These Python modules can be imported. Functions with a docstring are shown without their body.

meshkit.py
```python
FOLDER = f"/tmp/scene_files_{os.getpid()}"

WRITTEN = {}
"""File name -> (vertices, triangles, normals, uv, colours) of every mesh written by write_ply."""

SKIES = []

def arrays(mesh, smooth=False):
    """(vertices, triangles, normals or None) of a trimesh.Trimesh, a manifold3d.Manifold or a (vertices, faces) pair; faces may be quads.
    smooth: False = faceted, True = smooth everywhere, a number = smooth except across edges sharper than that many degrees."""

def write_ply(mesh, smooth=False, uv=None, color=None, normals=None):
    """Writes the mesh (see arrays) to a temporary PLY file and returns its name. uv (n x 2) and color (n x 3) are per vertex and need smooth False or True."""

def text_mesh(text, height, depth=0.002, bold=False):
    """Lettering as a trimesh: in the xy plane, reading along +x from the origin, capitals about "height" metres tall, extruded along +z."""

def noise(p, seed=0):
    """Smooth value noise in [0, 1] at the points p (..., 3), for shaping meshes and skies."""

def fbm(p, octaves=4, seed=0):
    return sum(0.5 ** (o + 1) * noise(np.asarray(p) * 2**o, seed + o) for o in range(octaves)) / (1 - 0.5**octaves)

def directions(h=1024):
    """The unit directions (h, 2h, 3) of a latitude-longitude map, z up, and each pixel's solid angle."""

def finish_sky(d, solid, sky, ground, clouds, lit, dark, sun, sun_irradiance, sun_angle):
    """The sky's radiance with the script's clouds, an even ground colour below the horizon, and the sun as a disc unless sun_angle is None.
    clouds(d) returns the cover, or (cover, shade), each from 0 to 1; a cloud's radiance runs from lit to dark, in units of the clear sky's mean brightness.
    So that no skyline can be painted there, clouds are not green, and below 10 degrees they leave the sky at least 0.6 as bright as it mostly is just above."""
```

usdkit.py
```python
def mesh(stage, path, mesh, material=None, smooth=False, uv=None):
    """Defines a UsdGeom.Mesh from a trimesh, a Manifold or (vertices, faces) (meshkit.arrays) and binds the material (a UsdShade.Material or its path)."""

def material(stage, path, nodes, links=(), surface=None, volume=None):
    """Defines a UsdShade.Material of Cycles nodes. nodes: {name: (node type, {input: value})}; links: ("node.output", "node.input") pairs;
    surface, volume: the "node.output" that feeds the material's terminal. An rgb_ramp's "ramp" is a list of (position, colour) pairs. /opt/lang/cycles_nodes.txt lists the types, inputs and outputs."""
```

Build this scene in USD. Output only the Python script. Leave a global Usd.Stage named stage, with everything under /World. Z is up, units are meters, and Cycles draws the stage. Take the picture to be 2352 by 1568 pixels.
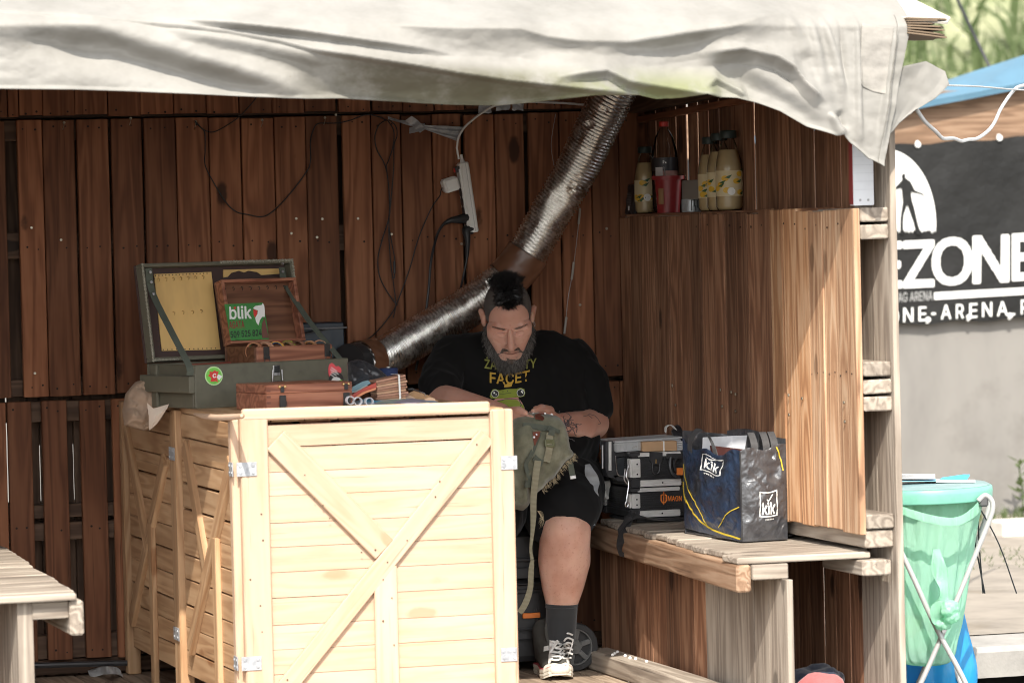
import math, random
import numpy as np, trimesh, manifold3d as m3
from scipy.spatial import cKDTree
from shapely.geometry import Polygon, Point, LineString
from shapely import affinity
from pxr import Usd, UsdGeom, UsdLux, UsdShade, Gf, Sdf, Vt
import usdkit, meshkit

stage = Usd.Stage.CreateInMemory()
UsdGeom.SetStageUpAxis(stage, 'Z'); UsdGeom.SetStageMetersPerUnit(stage, 1.0)
UsdGeom.Xform.Define(stage, '/World'); UsdGeom.Scope.Define(stage, '/World/Looks')
rnd = random.Random(7); nrg = np.random.default_rng(11)
A = lambda *v: np.array(v, float)

# ---------------------------------------------------------------- camera, sky, sun, exposure
EXPOSURE = 1.55
SKY_STRENGTH, SUN_INTENSITY = 0.14, .64
SUN_TRAVEL = A(.30, 1.0, -1.10)                 # direction the sunlight travels
F, TH, RO = 9000.0, math.radians(16.5), .024      # focal length in survey units, yaw, roll
CP = A(-4.369, -13.39, 1.5)                       # photographer's eye
_r = A(math.cos(TH), -math.sin(TH), 0); _f = A(math.sin(TH), math.cos(TH), 0); _z = A(0, 0, 1)
_p = math.atan(254 / F)
FW = _f * math.cos(_p) - _z * math.sin(_p); _u = _z * math.cos(_p) + _f * math.sin(_p)
CR = _r * math.cos(RO) - _u * math.sin(RO); CU = _u * math.cos(RO) + _r * math.sin(RO)
cam = UsdGeom.Camera.Define(stage, '/World/camera')
cam.CreateHorizontalApertureAttr(36.0); cam.CreateVerticalApertureAttr(36.0 * 682 / 1024)
cam.CreateFocalLengthAttr(36.0 * F / 2352); cam.CreateClippingRangeAttr(Gf.Vec2f(.1, 3000))
cam.CreateFStopAttr(4.2); cam.CreateFocusDistanceAttr(13.25); cam.CreateExposureAttr(EXPOSURE)
mt = np.eye(4); mt[0, :3] = CR; mt[1, :3] = CU; mt[2, :3] = -FW; mt[3, :3] = CP
cam.AddTransformOp().Set(Gf.Matrix4d(*mt.ravel().tolist()))
_s = -SUN_TRAVEL / np.linalg.norm(SUN_TRAVEL)
dome = UsdLux.DomeLight.Define(stage, '/World/sky')
dome.GetPrim().SetCustomDataByKey('kind', 'structure')
skym = usdkit.material(stage, '/World/Looks/sky', {
    's': ('sky_texture', {'sky_type': 'single_scattering', 'sun_disc': False, 'sun_elevation': math.asin(_s[2]), 'sun_rotation': math.atan2(_s[0], _s[1]), 'aerosol_density': 1.6}),
    'h': ('hsv', {'saturation': .22}),   # a thin bright haze veils the blue
    'b': ('background_shader', {'strength': SKY_STRENGTH})}, [('s.color', 'h.color'), ('h.color', 'b.color')], surface='b.background')
UsdShade.MaterialBindingAPI.Apply(dome.GetPrim()).Bind(skym)
sun = UsdLux.DistantLight.Define(stage, '/World/sun')
sun.CreateNormalizeAttr(True); sun.CreateIntensityAttr(SUN_INTENSITY); sun.CreateAngleAttr(.53); sun.CreateColorAttr(Gf.Vec3f(1, .94, .85))
q = trimesh.geometry.align_vectors([0, 0, -1], -_s)
mt = np.eye(4); mt[:3, :3] = q[:3, :3].T
sun.AddTransformOp().Set(Gf.Matrix4d(*mt.ravel().tolist()))

# ---------------------------------------------------------------- survey: sight lines to planes of the place
def ray(x, y): return FW * F + CR * (x - 1176) - CU * (y - 784)
def onA(x, y, a, v):
    d = ray(x, y); return CP + d * ((v - CP[a]) / d[a])
def oX(x, y, v): return onA(x, y, 0, v)
def oY(x, y, v): return onA(x, y, 1, v)
def oZ(x, y, v): return onA(x, y, 2, v)
def oP(x, y, o, n):
    d = ray(x, y); return CP + d * (np.dot(o - CP, n) / np.dot(d, n))
def nz(v): v = np.asarray(v, float); return v / (np.linalg.norm(v) + 1e-12)

# ---------------------------------------------------------------- things and parts
USED = set()
def number(path):
    q, k = path, 0
    while q in USED: k += 1; q = f'{path}_{k:03d}'
    USED.add(q); return q
class H:
    def __init__(s, path, loc): s.path, s.loc = path, np.asarray(loc, float)
def meta(prim, label=None, cat=None, group=None, kind=None):
    for k, v in (('label', label), ('category', cat), ('group', group), ('kind', kind)):
        if v: prim.SetCustomDataByKey(k, v)
def thing(name, label, cat, loc=(0, 0, 0), group=None, kind=None):
    p = number('/World/' + name); x = UsdGeom.Xform.Define(stage, p)
    x.AddTranslateOp().Set(Gf.Vec3d(*map(float, loc))); meta(x.GetPrim(), label, cat, group, kind); return H(p, loc)
def part(t, name, mesh, mat, smooth=False, bc=None, label=None, kind=None):
    p = number((t.path if t else '/World') + '/' + name); loc = t.loc if t else A(0, 0, 0)
    if hasattr(mesh, 'to_mesh'):
        mm = mesh.to_mesh(); mesh = trimesh.Trimesh(np.array(mm.vert_properties[:, :3]), np.array(mm.tri_verts), process=False)
    elif isinstance(mesh, tuple): 
        f = np.asarray(mesh[1]); 
        if f.shape[1] == 4: f = np.vstack([f[:, [0, 1, 2]], f[:, [0, 2, 3]]])
        mesh = trimesh.Trimesh(np.asarray(mesh[0], float), f, process=False)
    mesh = trimesh.Trimesh(mesh.vertices - loc, mesh.faces, process=False)
    u = usdkit.mesh(stage, p, mesh, mat, smooth)
    if bc is not None:
        UsdGeom.PrimvarsAPI(u).CreatePrimvar('bc', Sdf.ValueTypeNames.Float3Array, 'vertex').Set(Vt.Vec3fArray.FromNumpy(np.asarray(bc, np.float32)))
    meta(u.GetPrim(), label, None, None, kind); return H(p, loc)
def solo(name, mesh, mat, label, cat, group=None, kind=None, smooth=False, bc=None):
    h = part(None, name, mesh, mat, smooth, bc); meta(stage.GetPrimAtPath(h.path), label, cat, group, kind); return h
def copy_of(h, name, loc, rz=0, label=None, cat=None, group=None, tilt=(0, 0)):
    p = number('/World/' + name); x = UsdGeom.Xform.Define(stage, p)
    x.GetPrim().GetReferences().AddInternalReference(h.path); x.ClearXformOpOrder()
    x.AddTransformOp(opSuffix='place').Set(Gf.Matrix4d().SetRotate(Gf.Rotation(Gf.Vec3d(0, 0, 1), rz)) * Gf.Matrix4d().SetTranslate(Gf.Vec3d(*map(float, loc))))
    x.GetPrim().SetInstanceable(True); meta(x.GetPrim(), label, cat, group); return H(p, loc)
def curves(t, name, lines, rad, mat, label=None):
    p = number(t.path + '/' + name); c = UsdGeom.BasisCurves.Define(stage, p)
    n = [len(l) for l in lines]; pts = np.vstack(lines) - t.loc
    c.CreateTypeAttr('linear'); c.CreateCurveVertexCountsAttr(Vt.IntArray(n)); c.CreatePointsAttr(Vt.Vec3fArray.FromNumpy(pts.astype(np.float32)))
    w = np.concatenate([rad * 2 * np.linspace(1, .35, k) for k in n]).astype(np.float32)
    c.CreateWidthsAttr(Vt.FloatArray.FromNumpy(w)); c.SetWidthsInterpolation('vertex')
    UsdShade.MaterialBindingAPI.Apply(c.GetPrim()).Bind(mat); meta(c.GetPrim(), label, None, None, 'stuff')

# ---------------------------------------------------------------- materials
MATS = {}
def mat(name, nodes, links, surface='p.BSDF'):
    if name not in MATS: MATS[name] = usdkit.material(stage, '/World/Looks/' + name, nodes, links, surface=surface)
    return MATS[name]
def plain(name, col, rough=.5, metal=0., var=.12, scale=14., bump=.0, bscale=60., spec=.5, sheen=0., trans=0., bdist=.002, stretch=(1, 1, 1), dirt=None):
    """a surface of one colour with uneven tone, uneven gloss and fine relief"""
    c = A(*col)
    n = {'g': ('geometry', {}), 'mp': ('mapping', {'scale': stretch}), 'n1': ('noise_texture', {'scale': scale, 'detail': 5, 'roughness': .62}),
         'r': ('rgb_ramp', {'ramp': [(.25, tuple(np.clip(c * (1 - var * 1.6), 0, 1))), (.5, tuple(c)), (.78, tuple(np.clip(c * (1 + var) + var * .01, 0, 1)))]}),
         'rm': ('map_range', {'from_min': .3, 'from_max': .7, 'to_min': max(rough - .1, .02), 'to_max': min(rough + .12, 1)}),
         'p': ('principled_bsdf', {'metallic': metal, 'specular_ior_level': spec, 'sheen_weight': sheen, 'transmission_weight': trans})}
    l = [('g.position', 'mp.vector'), ('mp.vector', 'n1.vector'), ('n1.fac', 'r.fac'), ('n1.fac', 'rm.value'), ('rm.result', 'p.roughness')]
    if dirt:
        n['n3'] = ('noise_texture', {'scale': dirt[1], 'detail': 6, 'roughness': .7}); n['dm'] = ('map_range', {'from_min': dirt[2], 'from_max': dirt[2] + .15, 'clamp': True})
        n['mx'] = ('mix_color', {'b': dirt[0]}); l += [('g.position', 'n3.vector'), ('n3.fac', 'dm.value'), ('dm.result', 'mx.fac'), ('r.color', 'mx.a'), ('mx.result', 'p.base_color')]
    else: l.append(('r.color', 'p.base_color'))
    if bump:
        n['n2'] = ('noise_texture', {'scale': bscale, 'detail': 4}); n['b'] = ('bump', {'strength': bump, 'distance': bdist})
        l += [('mp.vector', 'n2.vector'), ('n2.fac', 'b.height'), ('b.normal', 'p.normal')]
    return mat(name, n, l)
def wood(name, dark, mid, light, rough=.7, grain=1., tone=(.72, 1.18), knot=1., streak=.5, bump=.5, kdark=None, ringscale=13.):
    """sawn timber; 'bc' holds each piece's own across / thickness / along coordinates in metres"""
    kd = kdark or tuple(A(*dark) * .35)
    n = {'a': ('attribute', {'attribute': 'bc'}), 'oi': ('object_info', {}),
         'm1': ('mapping', {'scale': (1, 1, .07)}), 'n1': ('noise_texture', {'scale': ringscale, 'detail': 2.5, 'roughness': .45, 'distortion': .25}),
         'k1': ('math', {'math_type': 'multiply', 'value2': 46. * grain}), 's1': ('math', {'math_type': 'sine'}),
         'k2': ('map_range', {'from_min': -1, 'from_max': 1, 'to_min': 0, 'to_max': 1}),
         'm2': ('mapping', {'scale': (1, 1, .03)}), 'n2': ('noise_texture', {'scale': 230, 'detail': 3, 'roughness': .6}),
         'm3': ('mapping', {'scale': (1, 1, .32)}), 'n3': ('noise_texture', {'scale': 9, 'detail': 5, 'roughness': .65}),
         'x1': ('mix_float', {'fac': .42}), 'x2': ('mix_float', {'fac': streak}),
         'r': ('rgb_ramp', {'ramp': [(.2, dark), (.5, mid), (.8, light)]}),
         'tr': ('map_range', {'from_min': 0, 'from_max': 1, 'to_min': tone[0], 'to_max': tone[1]}), 'hv': ('hsv', {}),
         'm4': ('mapping', {'scale': (1, 1, .42)}), 'v': ('voronoi_texture', {'scale': 5.2, 'feature': 'f1'}),
         'nk': ('noise_texture', {'scale': 40, 'detail': 2}), 'ka': ('math', {'math_type': 'multiply_add', 'value2': .05}),
         'kr': ('map_range', {'range_type': 'smoothstep', 'from_min': .105, 'from_max': .155, 'to_min': .92 * knot, 'to_max': 0, 'clamp': True}),
         'mk': ('mix_color', {'b': kd}), 'm5': ('mapping', {'scale': (1, 1, .03)}), 'n5': ('noise_texture', {'scale': 60, 'detail': 3, 'roughness': .7}),
         'sr': ('map_range', {'from_min': .62, 'from_max': .74, 'to_min': 0, 'to_max': .75, 'clamp': True}), 'ms': ('mix_color', {'b': tuple(A(*dark) * .5)}),
         'b': ('bump', {'strength': bump, 'distance': .0015}), 'p': ('principled_bsdf', {'roughness': rough, 'specular_ior_level': .3})}
    l = [('a.vector', 'm1.vector'), ('m1.vector', 'n1.vector'), ('n1.fac', 'k1.value1'), ('k1.value', 's1.value1'), ('s1.value', 'k2.value'),
         ('a.vector', 'm2.vector'), ('m2.vector', 'n2.vector'), ('a.vector', 'm3.vector'), ('m3.vector', 'n3.vector'),
         ('k2.result', 'x1.a'), ('n2.fac', 'x1.b'), ('x1.result', 'x2.a'), ('n3.fac', 'x2.b'), ('x2.result', 'r.fac'),
         ('oi.random', 'tr.value'), ('tr.result', 'hv.value'), ('r.color', 'hv.color'),
         ('a.vector', 'm5.vector'), ('m5.vector', 'n5.vector'), ('n5.fac', 'sr.value'), ('sr.result', 'ms.fac'), ('hv.color', 'ms.a'),
         ('a.vector', 'm4.vector'), ('m4.vector', 'v.vector'), ('a.vector', 'nk.vector'), ('nk.fac', 'ka.value1'), ('v.distance', 'ka.value3'), ('ka.value', 'kr.value'),
         ('kr.result', 'mk.fac'), ('ms.result', 'mk.a'), ('mk.result', 'p.base_color'), ('x1.result', 'b.height'), ('b.normal', 'p.normal')]
    return mat(name, n, l)

W_BACK = wood('stained_planks', (.115, .042, .019), (.215, .085, .040), (.31, .135, .066), tone=(.58, 1.32))
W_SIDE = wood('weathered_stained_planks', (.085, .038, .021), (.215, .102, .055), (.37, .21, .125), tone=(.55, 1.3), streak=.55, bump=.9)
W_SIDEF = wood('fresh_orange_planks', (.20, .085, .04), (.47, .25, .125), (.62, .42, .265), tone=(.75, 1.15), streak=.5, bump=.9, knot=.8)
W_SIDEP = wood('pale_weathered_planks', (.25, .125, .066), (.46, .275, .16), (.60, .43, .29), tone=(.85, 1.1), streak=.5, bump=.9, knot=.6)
W_GREY = wood('grey_weathered_wood', (.15, .118, .092), (.29, .243, .195), (.42, .365, .298), tone=(.8, 1.12), knot=.7, bump=.8, rough=.8)
W_NEW = wood('pale_new_pine', (.44, .285, .175), (.495, .348, .243), (.525, .388, .285), tone=(.88, 1.06), knot=.55, kdark=(.33, .18, .09), bump=.25, rough=.6, streak=.68)
W_NEWSIDE = wood('pine_side_boards', (.29, .155, .075), (.43, .265, .142), (.53, .355, .21), tone=(.85, 1.1), knot=.8, kdark=(.26, .12, .05), bump=.3, rough=.6)
W_DARK = wood('dark_damp_wood', (.05, .028, .018), (.10, .058, .037), (.16, .10, .065), tone=(.8, 1.15))
W_FLOOR = wood('trodden_deck_boards', (.17, .125, .09), (.28, .21, .15), (.38, .30, .225), tone=(.8, 1.15), knot=.4)
ZINC = plain('zinc_plate', (.36, .37, .385), .5, .35, .25, 60)
NAIL = plain('rusty_nail', (.03, .018, .012), .7, .3)
SCREW = plain('bright_screw', (.42, .38, .30), .4, 1., .1)

# ---------------------------------------------------------------- shapes
def _ctopo():
    h = A(1, 1, 1); c = .1; pts = []
    for sx in (-1, 1):
        for sy in (-1, 1):
            for sz in (-1, 1):
                for k in range(3):
                    v = A(sx, sy, sz) * (1 - c); v[k] = (sx, sy, sz)[k]; pts.append(v)
    pts = np.array(pts); m = trimesh.convex.convex_hull(pts)
    idx = cKDTree(pts).query(m.vertices)[1]
    return idx[m.faces]
CF = _ctopo()
def cbox_v(sx, sy, sz, c):
    h = A(sx, sy, sz) / 2; pts = []
    for a in (-1, 1):
        for b in (-1, 1):
            for d in (-1, 1):
                s = A(a, b, d)
                for k in range(3):
                    v = s * (h - c); v[k] = s[k] * h[k]; pts.append(v)
    return np.array(pts)
def frame(z, n):
    z = nz(z); n = nz(np.asarray(n) - z * np.dot(n, z)); return np.array([np.cross(n, z), n, z])   # rows: across, thickness, along
def obb(c, fr, size, ch=.003):
    v = cbox_v(*size, min(ch, min(size) * .3)); return trimesh.Trimesh(v @ fr + np.asarray(c), CF, process=False)
def board(t, name, a, b, w, th, n, m, ch=.002, jit=.0, label=None, warp=0.):
    """a plank from a to b (centre line of its outer face), n the outward direction of that face"""
    a, b = np.asarray(a, float), np.asarray(b, float); fr = frame(b - a, n)
    L = np.linalg.norm(b - a); v = cbox_v(w, th, L, min(ch, th * .3, w * .3))
    if jit:
        v[:, 0] *= 1 + jit * (v[:, 2] / L) * rnd.uniform(-1, 1)
        v[:, 0] += jit * w * (v[:, 2] / L) * rnd.uniform(-1, 1); v[:, 1] += rnd.uniform(-1, 1) * jit * .05
    bc = v + A(rnd.uniform(0, 40), rnd.uniform(0, 40), rnd.uniform(0, 400))
    return part(t, name, trimesh.Trimesh(v @ fr + (a + b) / 2 - fr[1] * th / 2, CF, process=False), m, False, bc, label)
def blk(t, name, c, size, m, fr=np.eye(3), ch=.003, along=2, label=None):
    """a squared piece of timber; 'along' is the axis of its grain"""
    v = cbox_v(*size, min(ch, min(size) * .3)); bc = np.roll(v, 2 - along, axis=1) + A(*(rnd.uniform(0, 40) for _ in range(3)))
    return part(t, name, trimesh.Trimesh(v @ np.asarray(fr) + np.asarray(c), CF, process=False), m, False, bc, label)
def catmull(P, n=8):
    P = np.asarray(P, float); Q = np.vstack([2 * P[0] - P[1], P, 2 * P[-1] - P[-2]]); out = []
    for i in range(1, len(Q) - 2):
        t = np.linspace(0, 1, n, endpoint=False)[:, None]; p0, p1, p2, p3 = Q[i - 1], Q[i], Q[i + 1], Q[i + 2]
        out.append(.5 * (2 * p1 + (p2 - p0) * t + (2 * p0 - 5 * p1 + 4 * p2 - p3) * t**2 + (3 * p1 - p0 - 3 * p2 + p3) * t**3))
    return np.vstack(out + [Q[-2][None]])
def tube(P, r, n=8, spl=0, cap=True):
    if spl and np.ndim(r) == 1 and len(r) == len(P): r = np.interp(np.linspace(0, 1, (len(P) - 1) * spl + 1), np.linspace(0, 1, len(P)), r)
    P = catmull(P, spl) if spl else np.asarray(P, float); r = np.broadcast_to(r, len(P)) if np.ndim(r) < 2 else r
    T = np.gradient(P, axis=0); T /= np.linalg.norm(T, axis=1, keepdims=True) + 1e-12
    u = np.cross(T[0], A(0, 0, 1) if abs(T[0][2]) < .9 else A(1, 0, 0)); u = nz(u); V = []
    ang = np.arange(n) * 2 * np.pi / n
    for i in range(len(P)):
        u = nz(u - T[i] * np.dot(u, T[i])); w = np.cross(T[i], u)
        V.append(P[i] + r[i] * (np.cos(ang)[:, None] * u + np.sin(ang)[:, None] * w))
    V = np.vstack(V); i, j = np.meshgrid(np.arange(len(P) - 1), np.arange(n), indexing='ij'); k = (j + 1) % n
    f = np.stack([i * n + j, i * n + k, (i + 1) * n + k, (i + 1) * n + j], -1).reshape(-1, 4); f = np.vstack([f[:, :3], f[:, [0, 2, 3]]])
    if cap:
        a, b = len(V), len(V) + 1; V = np.vstack([V, P[0], P[-1]]); e = (len(P) - 1) * n; jj = np.arange(n); kk = (jj + 1) % n
        f = np.vstack([f, np.stack([kk, jj, np.full(n, a)], -1), np.stack([e + jj, e + kk, np.full(n, b)], -1)])
    return trimesh.Trimesh(V, f, process=False)
def lathe(prof, n=28, o=(0, 0, 0), fr=np.eye(3)):
    p = np.asarray(prof, float); ang = np.arange(n) * 2 * np.pi / n
    V = np.stack([p[:, None, 0] * np.cos(ang), p[:, None, 0] * np.sin(ang), np.repeat(p[:, 1:2], n, 1)], -1).reshape(-1, 3)
    i, j = np.meshgrid(np.arange(len(p) - 1), np.arange(n), indexing='ij'); k = (j + 1) % n
    f = np.stack([i * n + j, i * n + k, (i + 1) * n + k, (i + 1) * n + j], -1).reshape(-1, 4)
    return trimesh.Trimesh(V @ np.asarray(fr) + np.asarray(o), np.vstack([f[:, :3], f[:, [0, 2, 3]]]), process=False)
def strap(P, W, th=.0015, spl=8):
    """a band along P; W the band's half-width vectors (one or one per point)"""
    P = np.asarray(P, float); W = np.broadcast_to(W, P.shape).astype(float)
    if spl: P, W = catmull(P, spl), catmull(W, spl)
    T = np.gradient(P, axis=0); N = np.cross(T, W); N /= np.linalg.norm(N, axis=1, keepdims=True) + 1e-12
    k = len(P); V = np.vstack([P - W + N * th / 2, P + W + N * th / 2, P + W - N * th / 2, P - W - N * th / 2]); f = []
    for i in range(k - 1):
        for a in range(4):
            b = (a + 1) % 4; f += [(a * k + i, b * k + i, b * k + i + 1), (a * k + i, b * k + i + 1, a * k + i + 1)]
    for i, fl in ((0, 1), (k - 1, -1)):
        q = [a * k + i for a in range(4)][::fl]; f += [(q[0], q[1], q[2]), (q[0], q[2], q[3])]
    m = trimesh.Trimesh(V, f, process=False); return m
def flat(poly, th, o, ux, uy, n=None):
    """a shapely outline given thickness and laid on the plane o + x ux + y uy"""
    ux, uy = np.asarray(ux, float), np.asarray(uy, float); n = nz(np.cross(ux, uy)) if n is None else np.asarray(n)
    g = getattr(poly, 'geoms', [poly]); m = trimesh.util.concatenate([trimesh.creation.extrude_polygon(p, th, engine='earcut') for p in g if p.area > 0])
    v = m.vertices; return trimesh.Trimesh(o + v[:, :1] * ux + v[:, 1:2] * uy + v[:, 2:] * n, m.faces, process=False)
def letters(s, h, o, ux, uy, th=.0008, bold=False, center=False, squeeze=1.):
    m = meshkit.text_mesh(s, h, th, bold); v = m.vertices.copy(); v[:, 0] *= squeeze
    if center: v[:, 0] -= (v[:, 0].min() + v[:, 0].max()) / 2
    ux, uy = nz(ux), nz(uy); n = nz(np.cross(ux, uy)); return trimesh.Trimesh(o + v[:, :1] * ux + v[:, 1:2] * uy + v[:, 2:] * n, m.faces, process=False)
def cat(*ms): return trimesh.util.concatenate([x for x in ms])
def disc(c, n, r, th, k=14):
    fr = frame(n, A(0, 0, 1) if abs(nz(n)[2]) < .9 else A(1, 0, 0)); return lathe([(0, 0), (r, 0), (r, th * .7), (r * .85, th), (0, th)], k, c, fr)
SPH = 20
def sph(c, r): return m3.Manifold.sphere(r, SPH).translate([float(x) for x in c])
def ell(c, r, rot=None):
    m = m3.Manifold.sphere(1, 28).scale([float(x) for x in r])
    if rot is not None: m = m.rotate([float(x) for x in rot])
    return m.translate([float(x) for x in c])
def chain(*js):
    """bones between joints (point, radius)"""
    out = []
    for (a, ra), (b, rb) in zip(js[:-1], js[1:]): out.append(m3.Manifold.batch_hull([sph(a, ra), sph(b, rb)]))
    return out
def fuse(ms, length, smooth=10, noise=None):
    m = m3.Manifold.batch_boolean(ms, m3.OpType.Add).refine_to_length(length).to_mesh()
    t = trimesh.Trimesh(np.array(m.vert_properties[:, :3], float), np.array(m.tri_verts), process=True)
    if smooth: trimesh.smoothing.filter_taubin(t, .5, .53, smooth)
    if noise:
        amp, sc, seed = noise; t.vertices += t.vertex_normals * ((meshkit.fbm(t.vertices * sc, 3, seed) - .5) * 2 * amp)[:, None]
    return t
def grid(P, th=0., nrm=None):
    """a sheet of points P (rows, columns, 3), given thickness th"""
    a, b = P.shape[:2]; V = P.reshape(-1, 3); i, j = np.meshgrid(np.arange(a - 1), np.arange(b - 1), indexing='ij'); k = (i * b + j).ravel()
    f = np.vstack([np.stack([k, k + 1, k + b + 1], -1), np.stack([k, k + b + 1, k + b], -1)])
    if not th: return trimesh.Trimesh(V, f, process=False)
    m = trimesh.Trimesh(V, f, process=False); N = m.vertex_normals if nrm is None else np.broadcast_to(nrm, V.shape); n = len(V)
    ed = np.concatenate([np.arange(b), np.arange(1, a) * b + b - 1, (a - 1) * b + np.arange(b - 2, -1, -1), np.arange(a - 2, 0, -1) * b]); e2 = np.roll(ed, -1)
    side = np.vstack([np.stack([ed, ed + n, e2 + n], -1), np.stack([ed, e2 + n, e2], -1)])
    return trimesh.Trimesh(np.vstack([V, V - N * th]), np.vstack([f, f[:, ::-1] + n, side]), process=False)
# ================================================================ THE SETTING
SAND = plain('pale_trodden_sand', (.25, .218, .178), .95, 0, .22, 3.5, .5, 45, dirt=((.17, .14, .10), 1.3, .56))
CONC = plain('rough_concrete', (.30, .285, .26), .9, 0, .16, 9, .6, 70, dirt=((.2, .185, .165), 3.2, .58))
WALLM = plain('streaked_render', (.18, .17, .155), .9, 0, .14, 4, .25, 30, stretch=(1, 1, .35), dirt=((.13, .12, .107), 1.1, .55))
def sheet_ground(name, x0, x1, y0, y1, z, m, step=2., amp=.02, seed=1):
    xs = np.linspace(x0, x1, int((x1 - x0) / step) + 2); ys = np.linspace(y0, y1, int((y1 - y0) / step) + 2)
    X, Y = np.meshgrid(xs, ys); Z = z + amp * (meshkit.fbm(np.stack([X * .7, Y * .7, X * 0], -1), 3, seed) - .8)
    return solo(name, grid(np.stack([X, Y, Z], -1)), m, None, None, kind='structure', smooth=True)
sheet_ground('ground', -400, 400, -400, 600, -.15, plain('dark_earth_and_asphalt', (.105, .095, .08), .95, 0, .3, 2.5, .5, 45), 8, .03)
# concrete apron beside the booth, with its broken front edge
xs = np.linspace(.62, 9, 60); prof = []
front = -.70 + .012 * np.array([meshkit.noise(A(x * 9, 1, 2)) for x in xs])
P = np.stack([np.stack([xs, front + .01, np.full(60, -.11)], -1), np.stack([xs, front, np.full(60, -.02)], -1), np.stack([xs, front + .015, np.full(60, 0.)], -1), np.stack([xs, front + .5, np.full(60, .003)], -1), np.stack([xs, np.full(60, 4.75), np.full(60, 0.)], -1)])
solo('pavement', grid(P), CONC, None, None, kind='structure')
xs = np.linspace(.70, 9, 60); ys = np.linspace(-.35, 4.74, 50); X, Y = np.meshgrid(xs, ys)
Z = .006 + .02 * meshkit.fbm(np.stack([X * 3, Y * 3, X * 0], -1), 3, 5) * np.clip((Y + .35) * 3, 0, 1)
solo('sandy_yard', grid(np.stack([X, Y, Z], -1)), SAND, None, None, kind='structure', smooth=True)

# floor of the booth
fl = thing('booth_floor', None, None, kind='structure')
x = -2.98
while x < .10:
    w = rnd.uniform(.13, .16); 
    board(fl, 'floor_plank', (x + w / 2, -2.42, 0), (x + w / 2, .02, 0), w - .006, .03, (0, 0, 1), W_FLOOR, jit=.004); x += w
blk(fl, 'floor_edge', (-1.43, -2.44, -.075), (3.12, .03, .15), W_DARK, along=0)

# ---------------------------------------------------------------- back wall of stacked pallets
bw = thing('back_wall', 'dark stained wall of stacked pallet planks behind the seated man', 'wall', (-1.4, 0, 0))
def nails(t, pts, n, m=NAIL, r=.0033, name='nail_heads', label=None):
    part(t, name, cat(*[disc(p, n, r * rnd.uniform(.8, 1.3), .0018, 7) for p in pts]), m, kind='stuff', label=label)
r1 = [(-230, -150), (-146, -72), (-70, -55), (-51, 17), (46, 103), (105, 177), (183, 255), (262, 332), (337, 408), (411, 484), (487, 558), (561, 634), (637, 707), (709, 780), (793, 857), (860, 925), (929, 997), (1000, 1064), (1073, 1140), (1143, 1208), (1220, 1288), (1292, 1361), (1364, 1425)]
r0 = [(-220, -130), (-126, -46), (-42, 16), (19, 42), (44, 97), (98, 171), (172, 246), (248, 322), (323, 397), (399, 473), (475, 548), (550, 624), (625, 698), (700, 770), (778, 850), (856, 924), (927, 996), (999, 1066), (1070, 1139), (1141, 1210), (1213, 1288), (1290, 1361), (1363, 1425)]
r2 = [(-160, -95), (-84, 14), (18, 73), (97, 154), (185, 243), (258, 310), (330, 400), (420, 490), (510, 580), (600, 670), (690, 760), (780, 850), (865, 940), (955, 1030), (1045, 1120), (1130, 1205), (1215, 1290), (1300, 1372), (1377, 1425)]
np1 = []
r0.append((1427, 1512)); r1.append((1427, 1512)); r2.append((1427, 1512))
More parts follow.
